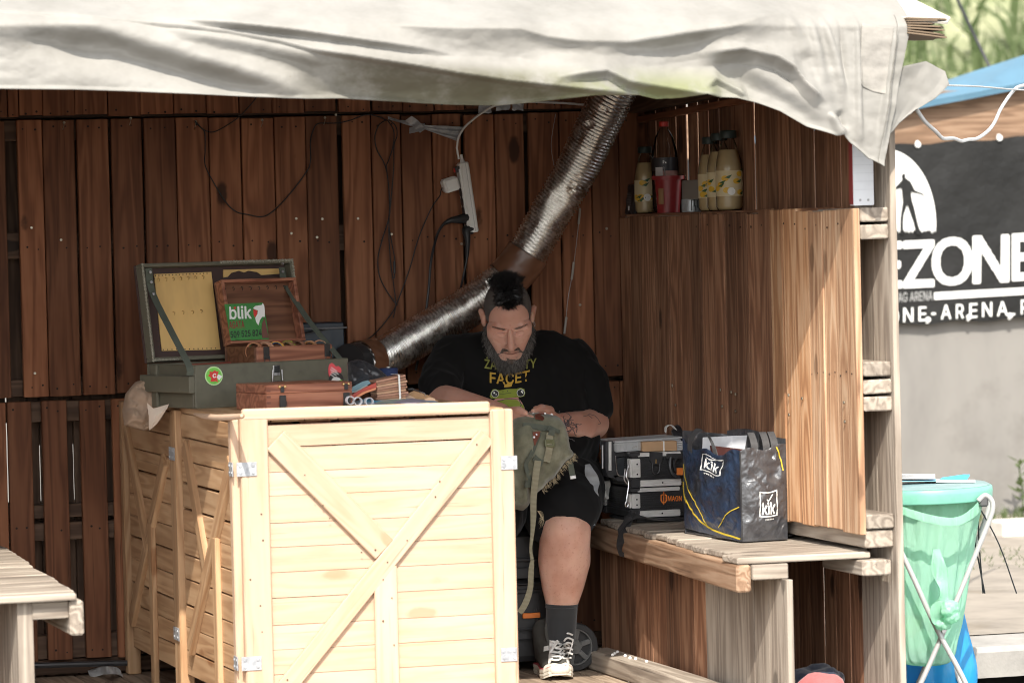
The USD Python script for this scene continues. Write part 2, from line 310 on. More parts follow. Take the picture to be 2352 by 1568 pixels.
for row, y, z0, z1 in ((r1, 560, .966, 1.919), (r0, 240, 1.930, 2.26), (r2, 990, .055, .953)):
    for a, b in row:
        xa, xb = oY(a, y, 0)[0], oY(b, y, 0)[0]; off = rnd.uniform(-.0035, .003)
        z1b = z1 + rnd.uniform(-.006, .002); c = (xa + xb) / 2
        board(bw, 'plank', (c, off, z0 + rnd.uniform(-.002, .006)), (c, off, z1b), xb - xa, .021, (0, -1, 0), W_BACK, jit=.012)
        for zz in ((z1 - .03, z1 - .44, z0 + .035) if row is not r0 else (1.945,)):
            for q in ((.28, .72) if xb - xa > .07 else (.5,)):
                if rnd.random() < .82: np1.append(A(xa + (xb - xa) * (q + rnd.uniform(-.08, .08)), off, zz + rnd.uniform(-.008, .008)))
nails(bw, np1, (0, -1, 0))
for zz, hh in ((1.96, .07), (1.885, .07), (1.49, .09), (1.0, .06), (.915, .07), (.57, .045), (.50, .06), (.10, .08), (.03, .05)):
    blk(bw, 'batten', (-1.46, .022 + .04 + .012, zz), (3.1, .075, hh), W_DARK, along=0)
for a, b in ((-240, -9), (-6, 14), (18.5, 89.5), (92.6, 166.4), (169.2, 330), (330.5, 520), (520.5, 760), (760.5, 1000), (1000.5, 1230), (1230.5, 1500)):
    xa, xb = oY(a, 1080, .15)[0], oY(b, 1080, .15)[0]
    board(bw, 'backing_board', ((xa + xb) / 2, .13, -.1), ((xa + xb) / 2, .13, 2.22), xb - xa, .02, (0, -1, 0), W_DARK)
zb0, zb1 = oY(91, 1150, .16)[2], oY(91, 1022, .16)[2]
for xs_, z0, z1 in ((-200, .49, zb0), (-200, -.1, .46), (40, zb1, 2.24)):
    xa = oY(xs_, 1080, .16)[0]; board(bw, 'backing_rail', (xa, .154, (z0 + z1) / 2), (.15, .154, (z0 + z1) / 2), z1 - z0, .018, (0, -1, 0), W_DARK)  # added unseen boards that stop light coming through the wall gaps
part(bw, 'floor_pipe', tube([oY(-40, 1531, -.05), oY(300, 1521, -.05)], .010, 10), plain('black_pipe', (.03, .03, .032), .35))
SC = [(72, 523), (140, 551), (680, 502), (740, 503), (728, 545), (669, 536), (80, 857), (147, 282 + 0), (300, 272), (449, 280), (602, 276), (746, 271), (822, 502), (899, 538), (1090, 499), (1393, 525), (1060, 560), (771, 264), (1012, 700), (1332, 700)]
for x, y in SC: part(bw, 'screw', disc(oY(x, y, -.006), (0, -1, 0), .0048, .0035, 12), SCREW)
for x, y in ((147, 282), (300, 272), (449, 280), (602, 276), (746, 271)):   # screw hooks
    p = oY(x, y, -.004); part(bw, 'screw_hook', tube([p, p + A(-.003, -.018, -.003), p + A(-.006, -.024, -.014), p + A(-.008, -.016, -.024)], .0013, 6, 3), SCREW)

# ---------------------------------------------------------------- side wall: outer skin, and the half-height inner skin with the shelf
sw = thing('side_wall', 'tall outer side wall of narrow stained planks with light showing between them', 'wall', (.125, -1.2, 0))
seam = [1425, 1450, 1475, 1492, 1509, 1532, 1555, 1580, 1605, 1630, 1654, 1681, 1706, 1734.5, 1761, 1787, 1813, 1840, 1871, 1899, 1931, 1959, 2001, 2045]
gaps = {1509: 1.2, 1555: 1.6, 1580: 5.4, 1605: 2.4, 1630: 1.8, 1654: 1.4, 1734.5: 3., 1871: 2.6, 1931: 2., 1899: .8}
for a, b in zip(seam[:-1], seam[1:]):
    ga, gb = gaps.get(a, .3) / 2, gaps.get(b, .3) / 2
    ya, yb = oX(a + ga, 400, .115)[1], oX(b - gb, 400, .115)[1]
    if b == 2045: yb = -2.325
    if a == 1425: ya = -.001
    zt = 2.16 + .03 * -(ya + yb) / 2
    board(sw, 'plank', (.115, (ya + yb) / 2, -.12), (.115, (ya + yb) / 2, zt), abs(yb - ya), .004 if a in gaps or b in gaps else .02, (-1, 0, 0), W_GREY if b > 1960 else W_SIDE, jit=.003)
za, zb = oX(1460, 285, .1), oX(1720, 236, .1); sl = (zb[2] - za[2]) / (zb[1] - za[1])
for o, h, xx, tk, mm in ((.035, .07, .075, .055, W_DARK), (.0, .022, .095, .03, W_BACK)):
    z0 = za[2] + sl * (-.02 - za[1]) + o + h / 2; z1 = za[2] + sl * (-2.3 - za[1]) + o + h / 2
    board(sw, 'top_rail', (xx - tk / 2, -.02, z0), (xx - tk / 2, -2.3, z1), h, tk, (-1, 0, 0), mm)
hw = thing('half_wall', 'half height inner wall of reddish planks, sunlit at its open end, carrying the bottle shelf', 'wall', (.05, -1.2, 0))
seam = [1425, 1450, 1475, 1505, 1536, 1562, 1588, 1611, 1638, 1665, 1691, 1718, 1746, 1772, 1799, 1831, 1859, 1891, 1924, 1964.5]
for i, (a, b) in enumerate(zip(seam[:-1], seam[1:])):
    ya, yb = oX(a, 674, 0)[1], oX(b, 674, 0)[1]; off = rnd.uniform(-.003, .003)
    zt = 1.540 + (.010 if 12 <= i <= 14 else 0) + rnd.uniform(-.004, .004)
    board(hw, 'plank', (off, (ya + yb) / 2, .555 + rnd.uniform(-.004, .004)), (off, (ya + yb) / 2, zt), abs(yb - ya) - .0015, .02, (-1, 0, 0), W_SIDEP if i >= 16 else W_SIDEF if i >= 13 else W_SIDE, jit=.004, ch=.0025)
np2 = []
for x, y in ((1680, 900), (1655, 895), (1690, 905), (1812, 907), (1843, 915), (1813, 952), (1690, 944), (1659, 933), (1939, 924), (1941, 968), (1545, 885), (1552, 930)): np2.append(oX(x, y, -.004))
for p in np2: part(hw, 'screw', disc(p, (-1, 0, 0), .0055, .003, 12), SCREW)
for y0, y1 in ((477, 509), (516, 549), (831, 864), (872, 904), (911, 944), (1181, 1214), (1218, 1258)):
    zc = (oY(2000, y0, -2.3)[2] + oY(2000, y1, -2.3)[2]) / 2; hh = oY(2000, y0, -2.3)[2] - oY(2000, y1, -2.3)[2]
    dy = rnd.uniform(-.012, .006); tw = rnd.uniform(-.06, .06) if y0 in (872, 911) else rnd.uniform(-.015, .015)
    fr = np.array([[math.cos(tw), 0, math.sin(tw)], [0, 1, 0], [-math.sin(tw), 0, math.cos(tw)]])
    blk(hw, 'pallet_stringer', (.066 + .002, -1.16 + dy, zc), (.092, 2.28, hh), W_GREY, fr, .004, 1)
blk(hw, 'shelf_board', (.066, -1.0, 1.543), (.090, 1.9, .012), W_SIDE, along=1)
nails(hw, [oX(x, y, 0) for x, y in [(1866 + 13 * i, 858 + rnd.uniform(-6, 6)) for i in range(8)] + [(1600 + 25 * i, 520 + rnd.uniform(-8, 8)) for i in range(14)]], (-1, 0, 0))

# left side wall, out of the frame; it shades the interior
lw = thing('left_wall', 'pallet plank wall closing the booth on the left, beyond the frame', 'wall', (-3.0, -1.2, 0))
for i in range(20):
    board(lw, 'plank', (-3.0, -.06 - i * .118, -.1), (-3.0, -.06 - i * .118, 2.2), .115, .022, (1, 0, 0), W_BACK)

# roof: boards, rafters and the canvas over it
rf = thing('booth_roof', 'plank roof of the booth with a rotten splintered end sticking out beyond the canvas', 'roof', (-1.4, -1.2, 2.2))
W_ROT = wood('rotten_roof_edge', (.06, .04, .025), (.16, .115, .075), (.30, .23, .16), tone=(.8, 1.1))
for i in range(21):
    y = .22 - i * .13; 
    if y < -2.14: break
    board(rf, 'roof_plank', (-3.25, y, 2.285 - .0 * y), (.20, y, 2.285), .128, .022, (0, 0, 1), W_DARK)
for x in (-2.9, -2.0, -1.1, -.2): blk(rf, 'rafter', (x, -.97, 2.225), (.05, 2.3, .09), W_DARK, along=1)
blk(rf, 'front_beam', (-1.48, -2.155, 2.215), (3.2, .05, .09), W_DARK, along=0)
# the splintered end: layers of a delaminated sheet
e0 = oY(2085, 62, -2.47)
for k in range(7):
    L = .085 + .05 * rnd.random() + (.03 if k in (1, 5) else 0); zz = e0[2] + .024 - k * .0072
    pl = [(0, 0), (L * .55, .004 * rnd.uniform(-1, 1)), (L * .8, .003), (L, rnd.uniform(0, .05)), (L * .93, .07), (L * 1.02, .11), (L * .8, .2), (0, .3)]
    tl = rnd.uniform(-.05, .03) - k * .02
    part(rf, 'splintered_layer', flat(Polygon(pl), .0045, A(e0[0], -2.47, zz), (math.cos(tl), 0, math.sin(tl)), (0, 1, 0)), W_ROT, bc=None)
ov = [oY(2068, 2, -2.40), oY(2100, 4, -2.3), oY(2180, 46, -2.44), oY(2080, 58, -2.46)]
part(rf, 'roof_felt_corner', grid(np.array([[oY(2050, -20, -2.2), oY(2100, 3, -2.3), oY(2183, 44, -2.44)], [oY(2060, 40, -2.42), oY(2090, 50, -2.455), oY(2176, 56, -2.462)]]), .006), plain('stained_pale_felt', (.40, .375, .33), .8, 0, .15, 30, dirt=((.33, .14, .08), 30, .58)))

# ---------------------------------------------------------------- benches of pallets
def ln(a, b, t): return A(*a) * (1 - t) + A(*b) * t
rb = thing('right_bench', 'weathered grey pallet bench along the right wall, under the shopping bag', 'bench', (-.2, -1.4, 0))
def edge(y): return -.262 - (-.55 - y) * .068
y = -.50; zt = .497
wd = [.12, .118, .122, .15, .12, .098, .15, .118, .12, .125, .118, .122, .15, .15]
for i, w in enumerate(wd):
    if y - w < -2.30: w = 2.30 + y
    if w < .03: break
    st = rnd.uniform(-.012, .022) if y < -1.1 else rnd.uniform(-.008, .008)
    if y - w < -2.25: st = -.022
    yc = y - w / 2; zz = zt + rnd.uniform(-.003, .002)
    board(rb, 'seat_plank', (edge(yc) + .012 + st, yc, zz), (.095 if yc > -2.2 else .045, yc, zz), w - .006, .019, (0, 0, 1), W_GREY, jit=.01, ch=.0035); y -= w
board(rb, 'front_beam', (edge(-.42) - .012, -.42, .436), (edge(-2.285) - .012, -2.285, .436), .082, .046, (-1, -.068, 0), wood('bench_beam', (.13, .07, .04), (.27, .165, .10), (.40, .28, .19), tone=(.95, 1.05), knot=1, bump=.6), ch=.006)
blk(rb, 'cross_bearer', ((edge(-2.26) + .038 - .225) / 2, -2.262, .453), (-.225 - edge(-2.26) - .038, .045, .046), W_GREY, along=0)
seam = [1380, 1421, 1460, 1498, 1529, 1560, 1592, 1620, 1648, 1687, 1732, 1766, 1809]
for a, b in zip(seam[:-1], seam[1:]):
    ya, yb = oX(a, 1369, -.245)[1], oX(b, 1369, -.245)[1]; off = rnd.uniform(-.004, .004)
    board(rb, 'leg_plank', (-.245 + off, (ya + yb) / 2, 0.001), (-.245 + off, (ya + yb) / 2, .43), abs(yb - ya) - .002, .02, (-1, 0, 0), W_GREY if b > 1640 else W_SIDE, jit=.004)
blk(rb, 'floor_beam', (-.315, -1.48, .034), (.09, 1.70, .066), W_GREY, along=1, ch=.006)
blk(rb, 'side_bearer', (.048, -2.15, .452), (.095, .34, .046), W_GREY, along=1, ch=.004)
blk(rb, 'foot_board', (-.1, -2.24, .02), (.25, .06, .04), W_SIDE, along=0)

lb = thing('left_bench', 'weathered grey pallet bench at the left edge of the frame', 'bench', (-2.6, -1.4, 0))
y = -.42
for i in range(30):
    w = rnd.choice([.098, .12, .14]); 
    if y - w < -2.37: w = 2.37 + y
    if w < .03: break
    xe = -2.318 + (y - w / 2 + .44) * .045 - .008 + rnd.uniform(-.006, .008)
    zz = .5 + rnd.uniform(-.003, .002)
    board(lb, 'seat_plank', (-2.95, y - w / 2, zz), (xe, y - w / 2, zz), w - .006, .02, (0, 0, 1), W_GREY, jit=.006, ch=.004); y -= w
pa, pb = oY(160, 1378, -2.34), oY(186, 1450, -2.34)
blk(lb, 'front_beam', ((pa[0] + pb[0]) / 2 + .003, -1.36, .428), (.040, 1.98, .10), W_GREY, along=1, ch=.006)
pa, pb = oY(72, 1383, -2.33), oY(160, 1418, -2.33)
blk(lb, 'cross_bearer', ((pa[0] + pb[0]) / 2, -2.31, (pa[2] + pb[2]) / 2), (pb[0] - pa[0] - .004, .045, pa[2] - pb[2]), W_GREY, along=0)
xl = oY(54, 1480, -2.3)[0]
for i in range(14):
    board(lb, 'leg_plank', (xl - .02, -2.265 - .0 + i * .13, 0.001), (xl - .02, -2.265 + i * .13, .478), .127, .045 if i == 0 else .02, (-1, 0, 0), W_GREY)
# ---------------------------------------------------------------- canvas over the front of the roof
CANV = mat('grey_white_canvas', {
    'g': ('geometry', {}), 'm': ('mapping', {'scale': (1, 1, 1)}), 'n1': ('noise_texture', {'scale': 3.2, 'detail': 6, 'roughness': .65}),
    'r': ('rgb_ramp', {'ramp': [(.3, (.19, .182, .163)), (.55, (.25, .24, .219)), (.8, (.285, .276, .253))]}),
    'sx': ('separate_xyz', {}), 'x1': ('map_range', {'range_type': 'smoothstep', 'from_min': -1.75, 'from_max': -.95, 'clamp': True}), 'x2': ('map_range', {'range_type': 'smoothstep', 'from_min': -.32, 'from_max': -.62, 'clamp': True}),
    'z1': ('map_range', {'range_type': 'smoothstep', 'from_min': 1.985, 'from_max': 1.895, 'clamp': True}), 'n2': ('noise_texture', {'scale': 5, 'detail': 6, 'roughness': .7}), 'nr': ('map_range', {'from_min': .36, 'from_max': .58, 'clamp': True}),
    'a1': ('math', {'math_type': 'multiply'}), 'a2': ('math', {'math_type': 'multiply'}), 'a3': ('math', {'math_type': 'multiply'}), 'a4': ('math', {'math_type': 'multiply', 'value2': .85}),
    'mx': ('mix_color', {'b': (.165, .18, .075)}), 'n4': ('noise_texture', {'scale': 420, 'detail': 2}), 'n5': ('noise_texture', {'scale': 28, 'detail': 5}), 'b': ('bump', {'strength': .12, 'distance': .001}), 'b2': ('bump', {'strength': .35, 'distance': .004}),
    'n6': ('noise_texture', {'scale': 26, 'detail': 4, 'roughness': .7}), 'st': ('map_range', {'from_min': .66, 'from_max': .74, 'to_max': .6, 'clamp': True}), 'mx2': ('mix_color', {'b': (.20, .18, .15)}), 'w1': ('math', {'math_type': 'multiply_add', 'value2': .11}), 'w2': ('map_range', {'range_type': 'smoothstep', 'from_min': 1.855, 'from_max': 1.80, 'clamp': True}), 'w3': ('map_range', {'range_type': 'smoothstep', 'from_min': -1.95, 'from_max': -1.5, 'clamp': True}), 'w4': ('map_range', {'range_type': 'smoothstep', 'from_min': -.85, 'from_max': -1.05, 'clamp': True}), 'w5': ('math', {'math_type': 'multiply'}), 'w6': ('math', {'math_type': 'multiply'}), 'w7': ('math', {'math_type': 'multiply'}), 'nw': ('map_range', {'from_min': .25, 'from_max': .55, 'to_max': .85, 'clamp': True}), 'mx3': ('mix_color', {'b': (.075, .068, .045)}),  # last mix: shade under the long fold painted into the colour, along with mildew
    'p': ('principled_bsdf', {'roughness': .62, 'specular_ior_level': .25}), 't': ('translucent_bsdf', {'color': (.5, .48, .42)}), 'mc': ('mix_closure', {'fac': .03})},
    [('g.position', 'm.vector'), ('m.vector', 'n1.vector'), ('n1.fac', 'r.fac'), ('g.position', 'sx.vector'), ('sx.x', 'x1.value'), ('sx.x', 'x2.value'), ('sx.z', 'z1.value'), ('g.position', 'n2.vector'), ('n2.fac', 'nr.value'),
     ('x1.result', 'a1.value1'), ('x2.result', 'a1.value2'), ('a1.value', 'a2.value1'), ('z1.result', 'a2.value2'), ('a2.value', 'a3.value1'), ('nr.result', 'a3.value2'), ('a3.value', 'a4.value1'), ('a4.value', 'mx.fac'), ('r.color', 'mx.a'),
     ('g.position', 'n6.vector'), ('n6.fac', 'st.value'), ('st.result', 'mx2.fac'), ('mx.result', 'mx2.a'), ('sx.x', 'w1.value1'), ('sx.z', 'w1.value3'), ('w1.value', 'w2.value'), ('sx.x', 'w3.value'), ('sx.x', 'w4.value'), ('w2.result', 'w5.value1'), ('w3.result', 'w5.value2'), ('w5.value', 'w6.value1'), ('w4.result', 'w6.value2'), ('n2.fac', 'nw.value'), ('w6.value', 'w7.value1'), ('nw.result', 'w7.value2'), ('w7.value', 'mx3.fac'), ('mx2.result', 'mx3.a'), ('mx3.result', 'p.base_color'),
     ('g.position', 'n4.vector'), ('n4.fac', 'b.height'), ('g.position', 'n5.vector'), ('n5.fac', 'b2.height'), ('b.normal', 'b2.normal'), ('b2.normal', 'p.normal'), ('p.BSDF', 'mc.closure1'), ('t.BSDF', 'mc.closure2')], 'mc.closure')
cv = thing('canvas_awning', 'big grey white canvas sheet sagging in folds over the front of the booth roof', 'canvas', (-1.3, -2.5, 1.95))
BOT = A(-80, 203, 0, 205, 176, 207, 300, 211, 450, 217, 700, 228, 781, 227, 1027, 241, 1133, 243, 1203, 237, 1343, 221, 1449, 220, 1502, 229, 1560, 224, 1608, 217, 1648, 224, 1690, 226, 1736, 237, 1789, 256, 1852, 292, 1919, 312, 1936, 309, 1957, 328, 2017, 364, 2100, 385).reshape(-1, 2)
NX, NY = 560, 130
s = np.linspace(-80, 2092, NX)[None, :]; t = np.linspace(0, 1, NY)[:, None]
bot = np.interp(s, BOT[:, 0], BOT[:, 1]); yy = -75 + (bot + 75) * t; xx = s - np.clip((s - 1880) / 212, 0, 1) ** 2 * (np.maximum(yy, 40) - 40) / 325 * 62
DSP = np.zeros((NY, NX))
def crease(pts, a, la, lb=14., ends=(.12, .12)):
    p = A(*pts).reshape(-1, 2); yc = np.interp(xx, p[:, 0], p[:, 1]); u = (xx - p[0, 0]) / (p[-1, 0] - p[0, 0])
    w = np.clip(u / ends[0], 0, 1) * np.clip((1 - u) / ends[1], 0, 1); w = w * w * (3 - 2 * w); d = yy - yc
    return a * w * np.where(d < 0, np.exp(np.minimum(d, 0) / la), np.clip(1 - d / lb, 0, 1) ** 1.3)
def soft(pts, a, sg, ends=(.2, .2)):
    p = A(*pts).reshape(-1, 2); yc = np.interp(xx, p[:, 0], p[:, 1]); u = (xx - p[0, 0]) / (p[-1, 0] - p[0, 0])
    w = np.clip(u / ends[0], 0, 1) * np.clip((1 - u) / ends[1], 0, 1); w = w * w * (3 - 2 * w); return a * w * np.exp(-((yy - yc) / sg) ** 2)
F1 = (-300, -10, 0, 23, 70, 28, 176, 36, 316, 49, 404, 58, 527, 74, 633, 95, 703, 116, 827, 138, 886, 148, 1027, 172, 1133, 188, 1238, 200, 1343, 211, 1500, 222)
DSP += crease(F1, .016, 60, 9, (.2, .1)) + crease((480, 66, 527, 74, 633, 95, 703, 116, 827, 138, 886, 148, 1027, 172, 1133, 188, 1238, 200, 1343, 211, 1560, 224), .13, 130, 88, (.4, .2))
DSP += crease((300, 36, 404, 44, 527, 53, 668, 72, 781, 91, 851, 102, 957, 118, 1060, 140), .040, 50, 15, (.3, .3))
DSP += crease((1200, 190, 1300, 172, 1361, 165, 1414, 190, 1519, 202, 1608, 216, 1660, 222), .050, 45, 22, (.25, .1))
DSP += crease((1600, 205, 1640, 180, 1690, 205, 1720, 228), .025, 25, 14, (.3, .2))
DSP += soft((100, 40, 207, 58, 316, 92, 457, 134, 598, 176, 720, 212), .038, 30, (.2, .12)) + soft((340, 66, 404, 72, 562, 100, 668, 124, 760, 146), .026, 17, (.25, .2)) + soft((190, 86, 316, 124, 457, 168, 598, 206, 700, 236), -.02, 26)
DSP += soft((0, 90, 100, 95, 300, 150, 500, 190, 640, 215), -.030, 34) + soft((-160, 60, -80, 56, 60, 50, 160, 52, 260, 68), .026, 34, (.2, .3))
DSP += crease((820, 60, 886, 64, 1000, 70, 1170, 70, 1230, 88, 1300, 98, 1420, 100, 1560, 78, 1660, 64, 1735, 40, 1850, 26), .062, 50, 66, (.15, .15))
DSP += soft((1150, 90, 1270, 118, 1420, 124, 1600, 100, 1720, 76), -.024, 26)
DSP += crease((1600, 124, 1637, 119, 1694, 113, 1771, 130, 1810, 154, 1835, 190, 1860, 214, 1895, 234), .062, 42, 32, (.2, .15))
DSP += soft((1700, 150, 1780, 190, 1850, 235, 1900, 270), .024, 26) + soft((1500, 150, 1640, 165, 1800, 230, 1900, 290), -.016, 24)
def ray_fold(x0, y0, x1, y1, a, sg, l0=.0):
    d = A(x1 - x0, y1 - y0); L = np.linalg.norm(d); d /= L; u = ((xx - x0) * d[0] + (yy - y0) * d[1]) / L; v = -(xx - x0) * d[1] + (yy - y0) * d[0]
    w = np.clip(u / .2, 0, 1) * np.clip((1.05 - u) / .25, 0, 1); return a * w * np.exp(-(v / (sg * (.5 + u))) ** 2)
for q in ((1860, 35, 1905, 300, .020, 14), (1890, 35, 1960, 290, .016, 10), (1930, 40, 1950, 320, -.014, 10), (1810, 40, 1850, 130, .014, 16), (1968, 30, 1972, 330, .016, 5), (1940, 300, 1925, 255, -.02, 9), (1900, 260, 1935, 312, .022, 10), (2058, 60, 2020, 330, .018, 5)): DSP += ray_fold(*q)
DSP += .02 * (meshkit.fbm(np.stack([xx / 160, yy / 60, xx * 0], -1), 3, 8) - .5) + .006 * (meshkit.fbm(np.stack([xx / 36, yy / 24, xx * 0], -1), 3, 9) - .5)
DSP += -.30 * np.clip((62 - yy) / 137, 0, 1) ** 1.35 + np.clip((yy - bot + 9) / 9, 0, 1) * .006
P = np.zeros((NY, NX, 3))
D_ = FW * F + CR * (xx[..., None] - 1176) - CU * (yy[..., None] - 784); P = CP + D_ * ((-2.45 - CP[1]) / D_[..., 1:2]); P[..., 1] -= DSP
rows = [P[:1] + A(0, 1.3, .15), P[:1] + A(0, .5, .10), P[:1] + A(0, .10, .055)]
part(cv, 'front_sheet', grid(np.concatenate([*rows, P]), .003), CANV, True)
# the hem strip, the darker patch and the flap blown round the corner
def strip2(pl, Y, th=.003, m=CANV, name='hem', off=0.):
    L = np.array([[oY(x, y, Y + .07) for x, y in row] for row in pl]); part(cv, name, grid(L, th), m, True)
def lap(keep, off, name, m):
    """a strip sewn on the sheet, following its folds"""
    j = np.nonzero(keep)[0]; i = np.nonzero((yy[:, j[0]] > lap.y0) & (yy[:, j[0]] < lap.y1))[0]; part(cv, name, grid(P[i[0]:i[-1] + 1, j[0]:j[-1] + 1] - A(0, off, 0), .002), m, True)
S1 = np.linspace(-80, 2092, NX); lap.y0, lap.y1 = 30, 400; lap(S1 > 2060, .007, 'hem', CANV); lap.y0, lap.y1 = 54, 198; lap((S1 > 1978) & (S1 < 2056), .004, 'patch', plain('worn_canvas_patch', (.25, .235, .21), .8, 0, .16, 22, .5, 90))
fp = np.array([[oY(2092, 150, -2.5), oY(2110, 143, -2.36), oY(2140, 168, -2.30), oY(2164, 196, -2.36)], [oY(2080, 190, -2.5), oY(2095, 190, -2.40), oY(2125, 202, -2.34), oY(2156, 210, -2.38)],
               [oY(2066, 240, -2.5), oY(2082, 235, -2.42), oY(2105, 232, -2.39), oY(2140, 228, -2.40)], [oY(2050, 300, -2.5), oY(2056, 288, -2.45), oY(2072, 274, -2.43), oY(2098, 256, -2.42)], [oY(2040, 335, -2.5), oY(2044, 320, -2.47), oY(2050, 305, -2.46), oY(2060, 290, -2.45)]])
fp[..., 1] = -2.41 + (fp[..., 1] + 2.41) * .22
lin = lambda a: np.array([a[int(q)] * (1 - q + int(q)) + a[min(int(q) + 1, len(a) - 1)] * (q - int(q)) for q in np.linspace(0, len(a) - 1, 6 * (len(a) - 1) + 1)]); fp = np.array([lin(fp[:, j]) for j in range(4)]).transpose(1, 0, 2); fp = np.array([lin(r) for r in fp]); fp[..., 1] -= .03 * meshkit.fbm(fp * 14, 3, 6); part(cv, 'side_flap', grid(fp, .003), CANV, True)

# ---------------------------------------------------------------- neighbouring shed, banner, hillside, wires
def bp(x, y, Y=4.70): return oY(x, y, Y)
def fit(m, bl, br, tl, n=None):
    """lays a flat mesh (letters, shapes) so that its bounding box fills the parallelogram bl, br, tl"""
    v = m.vertices; lo, hi = v.min(0), v.max(0); ux, uy = (br - bl) / (hi[0] - lo[0]), (tl - bl) / (hi[1] - lo[1]); n = nz(np.cross(ux, uy)) if n is None else n
    return trimesh.Trimesh(bl + (v[:, :1] - lo[0]) * ux + (v[:, 1:2] - lo[1]) * uy + (v[:, 2:] - lo[2]) * n, m.faces, process=False)
def fpoly(pts, th, mp): 
    """an outline given by sighted points on a surface of the place (mp turns each into a point)"""
    Q = np.array([mp(*p) for p in pts]); o = Q[0]; ux = nz(Q[1] - o); n = A(0, 0, 0)
    for a, b, c in zip(Q, np.roll(Q, -1, 0), np.roll(Q, -2, 0)): n = n + np.cross(b - o, c - o)
    n = nz(n); n = -n if np.dot(n, FW) > 0 else n; uy = np.cross(n, ux); pl = Polygon([((q - o) @ ux, (q - o) @ uy) for q in Q]).buffer(0)
    return flat(pl, th, o, ux, uy, n)
sh = thing('neighbour_shed', 'streaky grey rendered shed with a brown board and a blue roof edge, behind the booth', 'shed', (4, 5, 0))
gz = 0.
wq = [bp(1300, 800, 4.75)[0], bp(2700, 800, 4.75)[0]]
part(sh, 'wall', obb(((-9 + 12) / 2, 4.85, 1.0), np.eye(3), (21, .2, 2.3)), WALLM)
p0, p1 = bp(1900, 343, 4.72), bp(2600, 300, 4.72); q0, q1 = bp(1900, 300, 4.72), bp(2600, 157, 4.72)
W_FAS = wood('weathered_fascia', (.10, .058, .033), (.20, .122, .075), (.28, .19, .125), tone=(.95, 1.05), knot=.6)
v = np.array([[p0 + A(-3, 0, -.25), p1 + A(1, 0, -.25)], [q0 + A(-3, 0, .0), q1 + A(1, 0, .0)]]); m = grid(v, .03)
part(sh, 'fascia_board', m, W_FAS, bc=np.stack([m.vertices[:, 2], m.vertices[:, 1], m.vertices[:, 0]], -1))
BLUE = plain('painted_blue_sheet', (.075, .16, .225), .5, 0, .1, 6, dirt=((.12, .19, .235), 4, .6))
e = [(1700, 322), (2130, 232), (2240, 212), (2352, 190), (2700, 118)]; e2 = [(1700, 318), (2130, 199), (2240, 163), (2352, 127), (2700, 12)]
lo_ = np.array([oY(x, y, 4.64) for x, y in e]); hi_ = np.array([oY(x, y, 5.0) for x, y in e2]); part(sh, 'roof', grid(np.stack([lo_, hi_, hi_ + A(0, 2.5, -.6)]), .03), BLUE)
BANM = plain('black_banner_vinyl', (.017, .017, .0165), .5, 0, .15, 3, .6, 5, bdist=.05, dirt=((.024, .024, .0235), 2.2, .52), spec=.12)
WHT = plain('white_print', (.72, .72, .69), .6, 0, .04)
bn = thing('banner', 'black vinyl banner with white lettering, a soldier silhouette and a white half disc', 'banner', bp(2200, 540))
yt = lambda x: 334 - .0618 * (x - 2044); yb = lambda x: 746 - .0484 * (x - 2047)
g = np.array([[bp(x, yt(x) * (1 - k) + yb(x) * k + (3 * math.sin(x * .045) if k in (0, 1) else 0), 4.70) + A(0, -.002 * math.sin(x * .04 + k * 2) - .0015 * math.sin(x * .11 + 3 * k) * .3, 0) for x in range(1500, 2800, 10)] for k in np.linspace(0, 1, 9)])
part(bn, 'sheet', grid(g, .002), BANM, True)
BY = 4.694
zb = lambda x, y: bp(2021 + x / 3.413, 312 + y / 3.413, BY)
def txt(t, ch, x0, x1, y0, y1, m, mp, name='letter', bold=False, th=.002, skew=0.):
    """letters whose box runs from x0 to x1 and y0 (top) to y1 (foot), sloping by skew"""
    w = x1 - x0; part(t, name, fit(meshkit.text_mesh(ch, .1, th, bold), mp(x0, y1), mp(x1, y1 + skew * w), mp(x0, y0)), m)
for ch, x0, x1, y0, y1 in (('E', -60, 172, 835, 1205), ('Z', 182, 425, 825, 1195), ('O', 408, 724, 803, 1178), ('N', 727, 1013, 785, 1160), ('E', 1035, 1240, 768, 1138)): txt(bn, ch, x0, x1, y0, y1, WHT, zb, bold=True, skew=-.05)
for ch, x0, x1, y1 in (('Z', -10, 50, 1478), ('O', 78, 146, 1472), ('N', 184, 260, 1460), ('E', 304, 362, 1452), ('-', 404, 436, 1402), ('A', 480, 556, 1438), ('R', 597, 656, 1432), ('E', 702, 762, 1426), ('N', 802, 878, 1418), ('A', 920, 1000, 1412), ('.', 1036, 1058, 1406), ('P', 1106, 1160, 1398)):
    h = 16 if ch in '-.' else 112; txt(bn, ch, x0, x1, y1 - h, y1, WHT, zb, bold=ch in '-.', skew=-.05)
txt(bn, 'TAG ARENA', 108, 412, 1232, 1306, plain('grey_print', (.30, .30, .29), .6, 0, .05), zb, 'small_print', skew=-.06)
part(bn, 'white_bar', fpoly([(425, 1228), (1300, 1180), (1300, 1232), (427, 1284)], .002, zb), WHT)
E_ = [(50 + 388 * math.cos(a), 700 - 592 * math.sin(a)) for a in np.linspace(0, math.pi / 2 + .9, 40)]; rg = random.Random(3)
gr = [(x, 742 + (rg.uniform(0, 26) if i % 2 else -6)) for i, x in enumerate(range(-280, 436, 13))]
part(bn, 'half_disc', fpoly(E_ + gr, .002, zb), WHT)
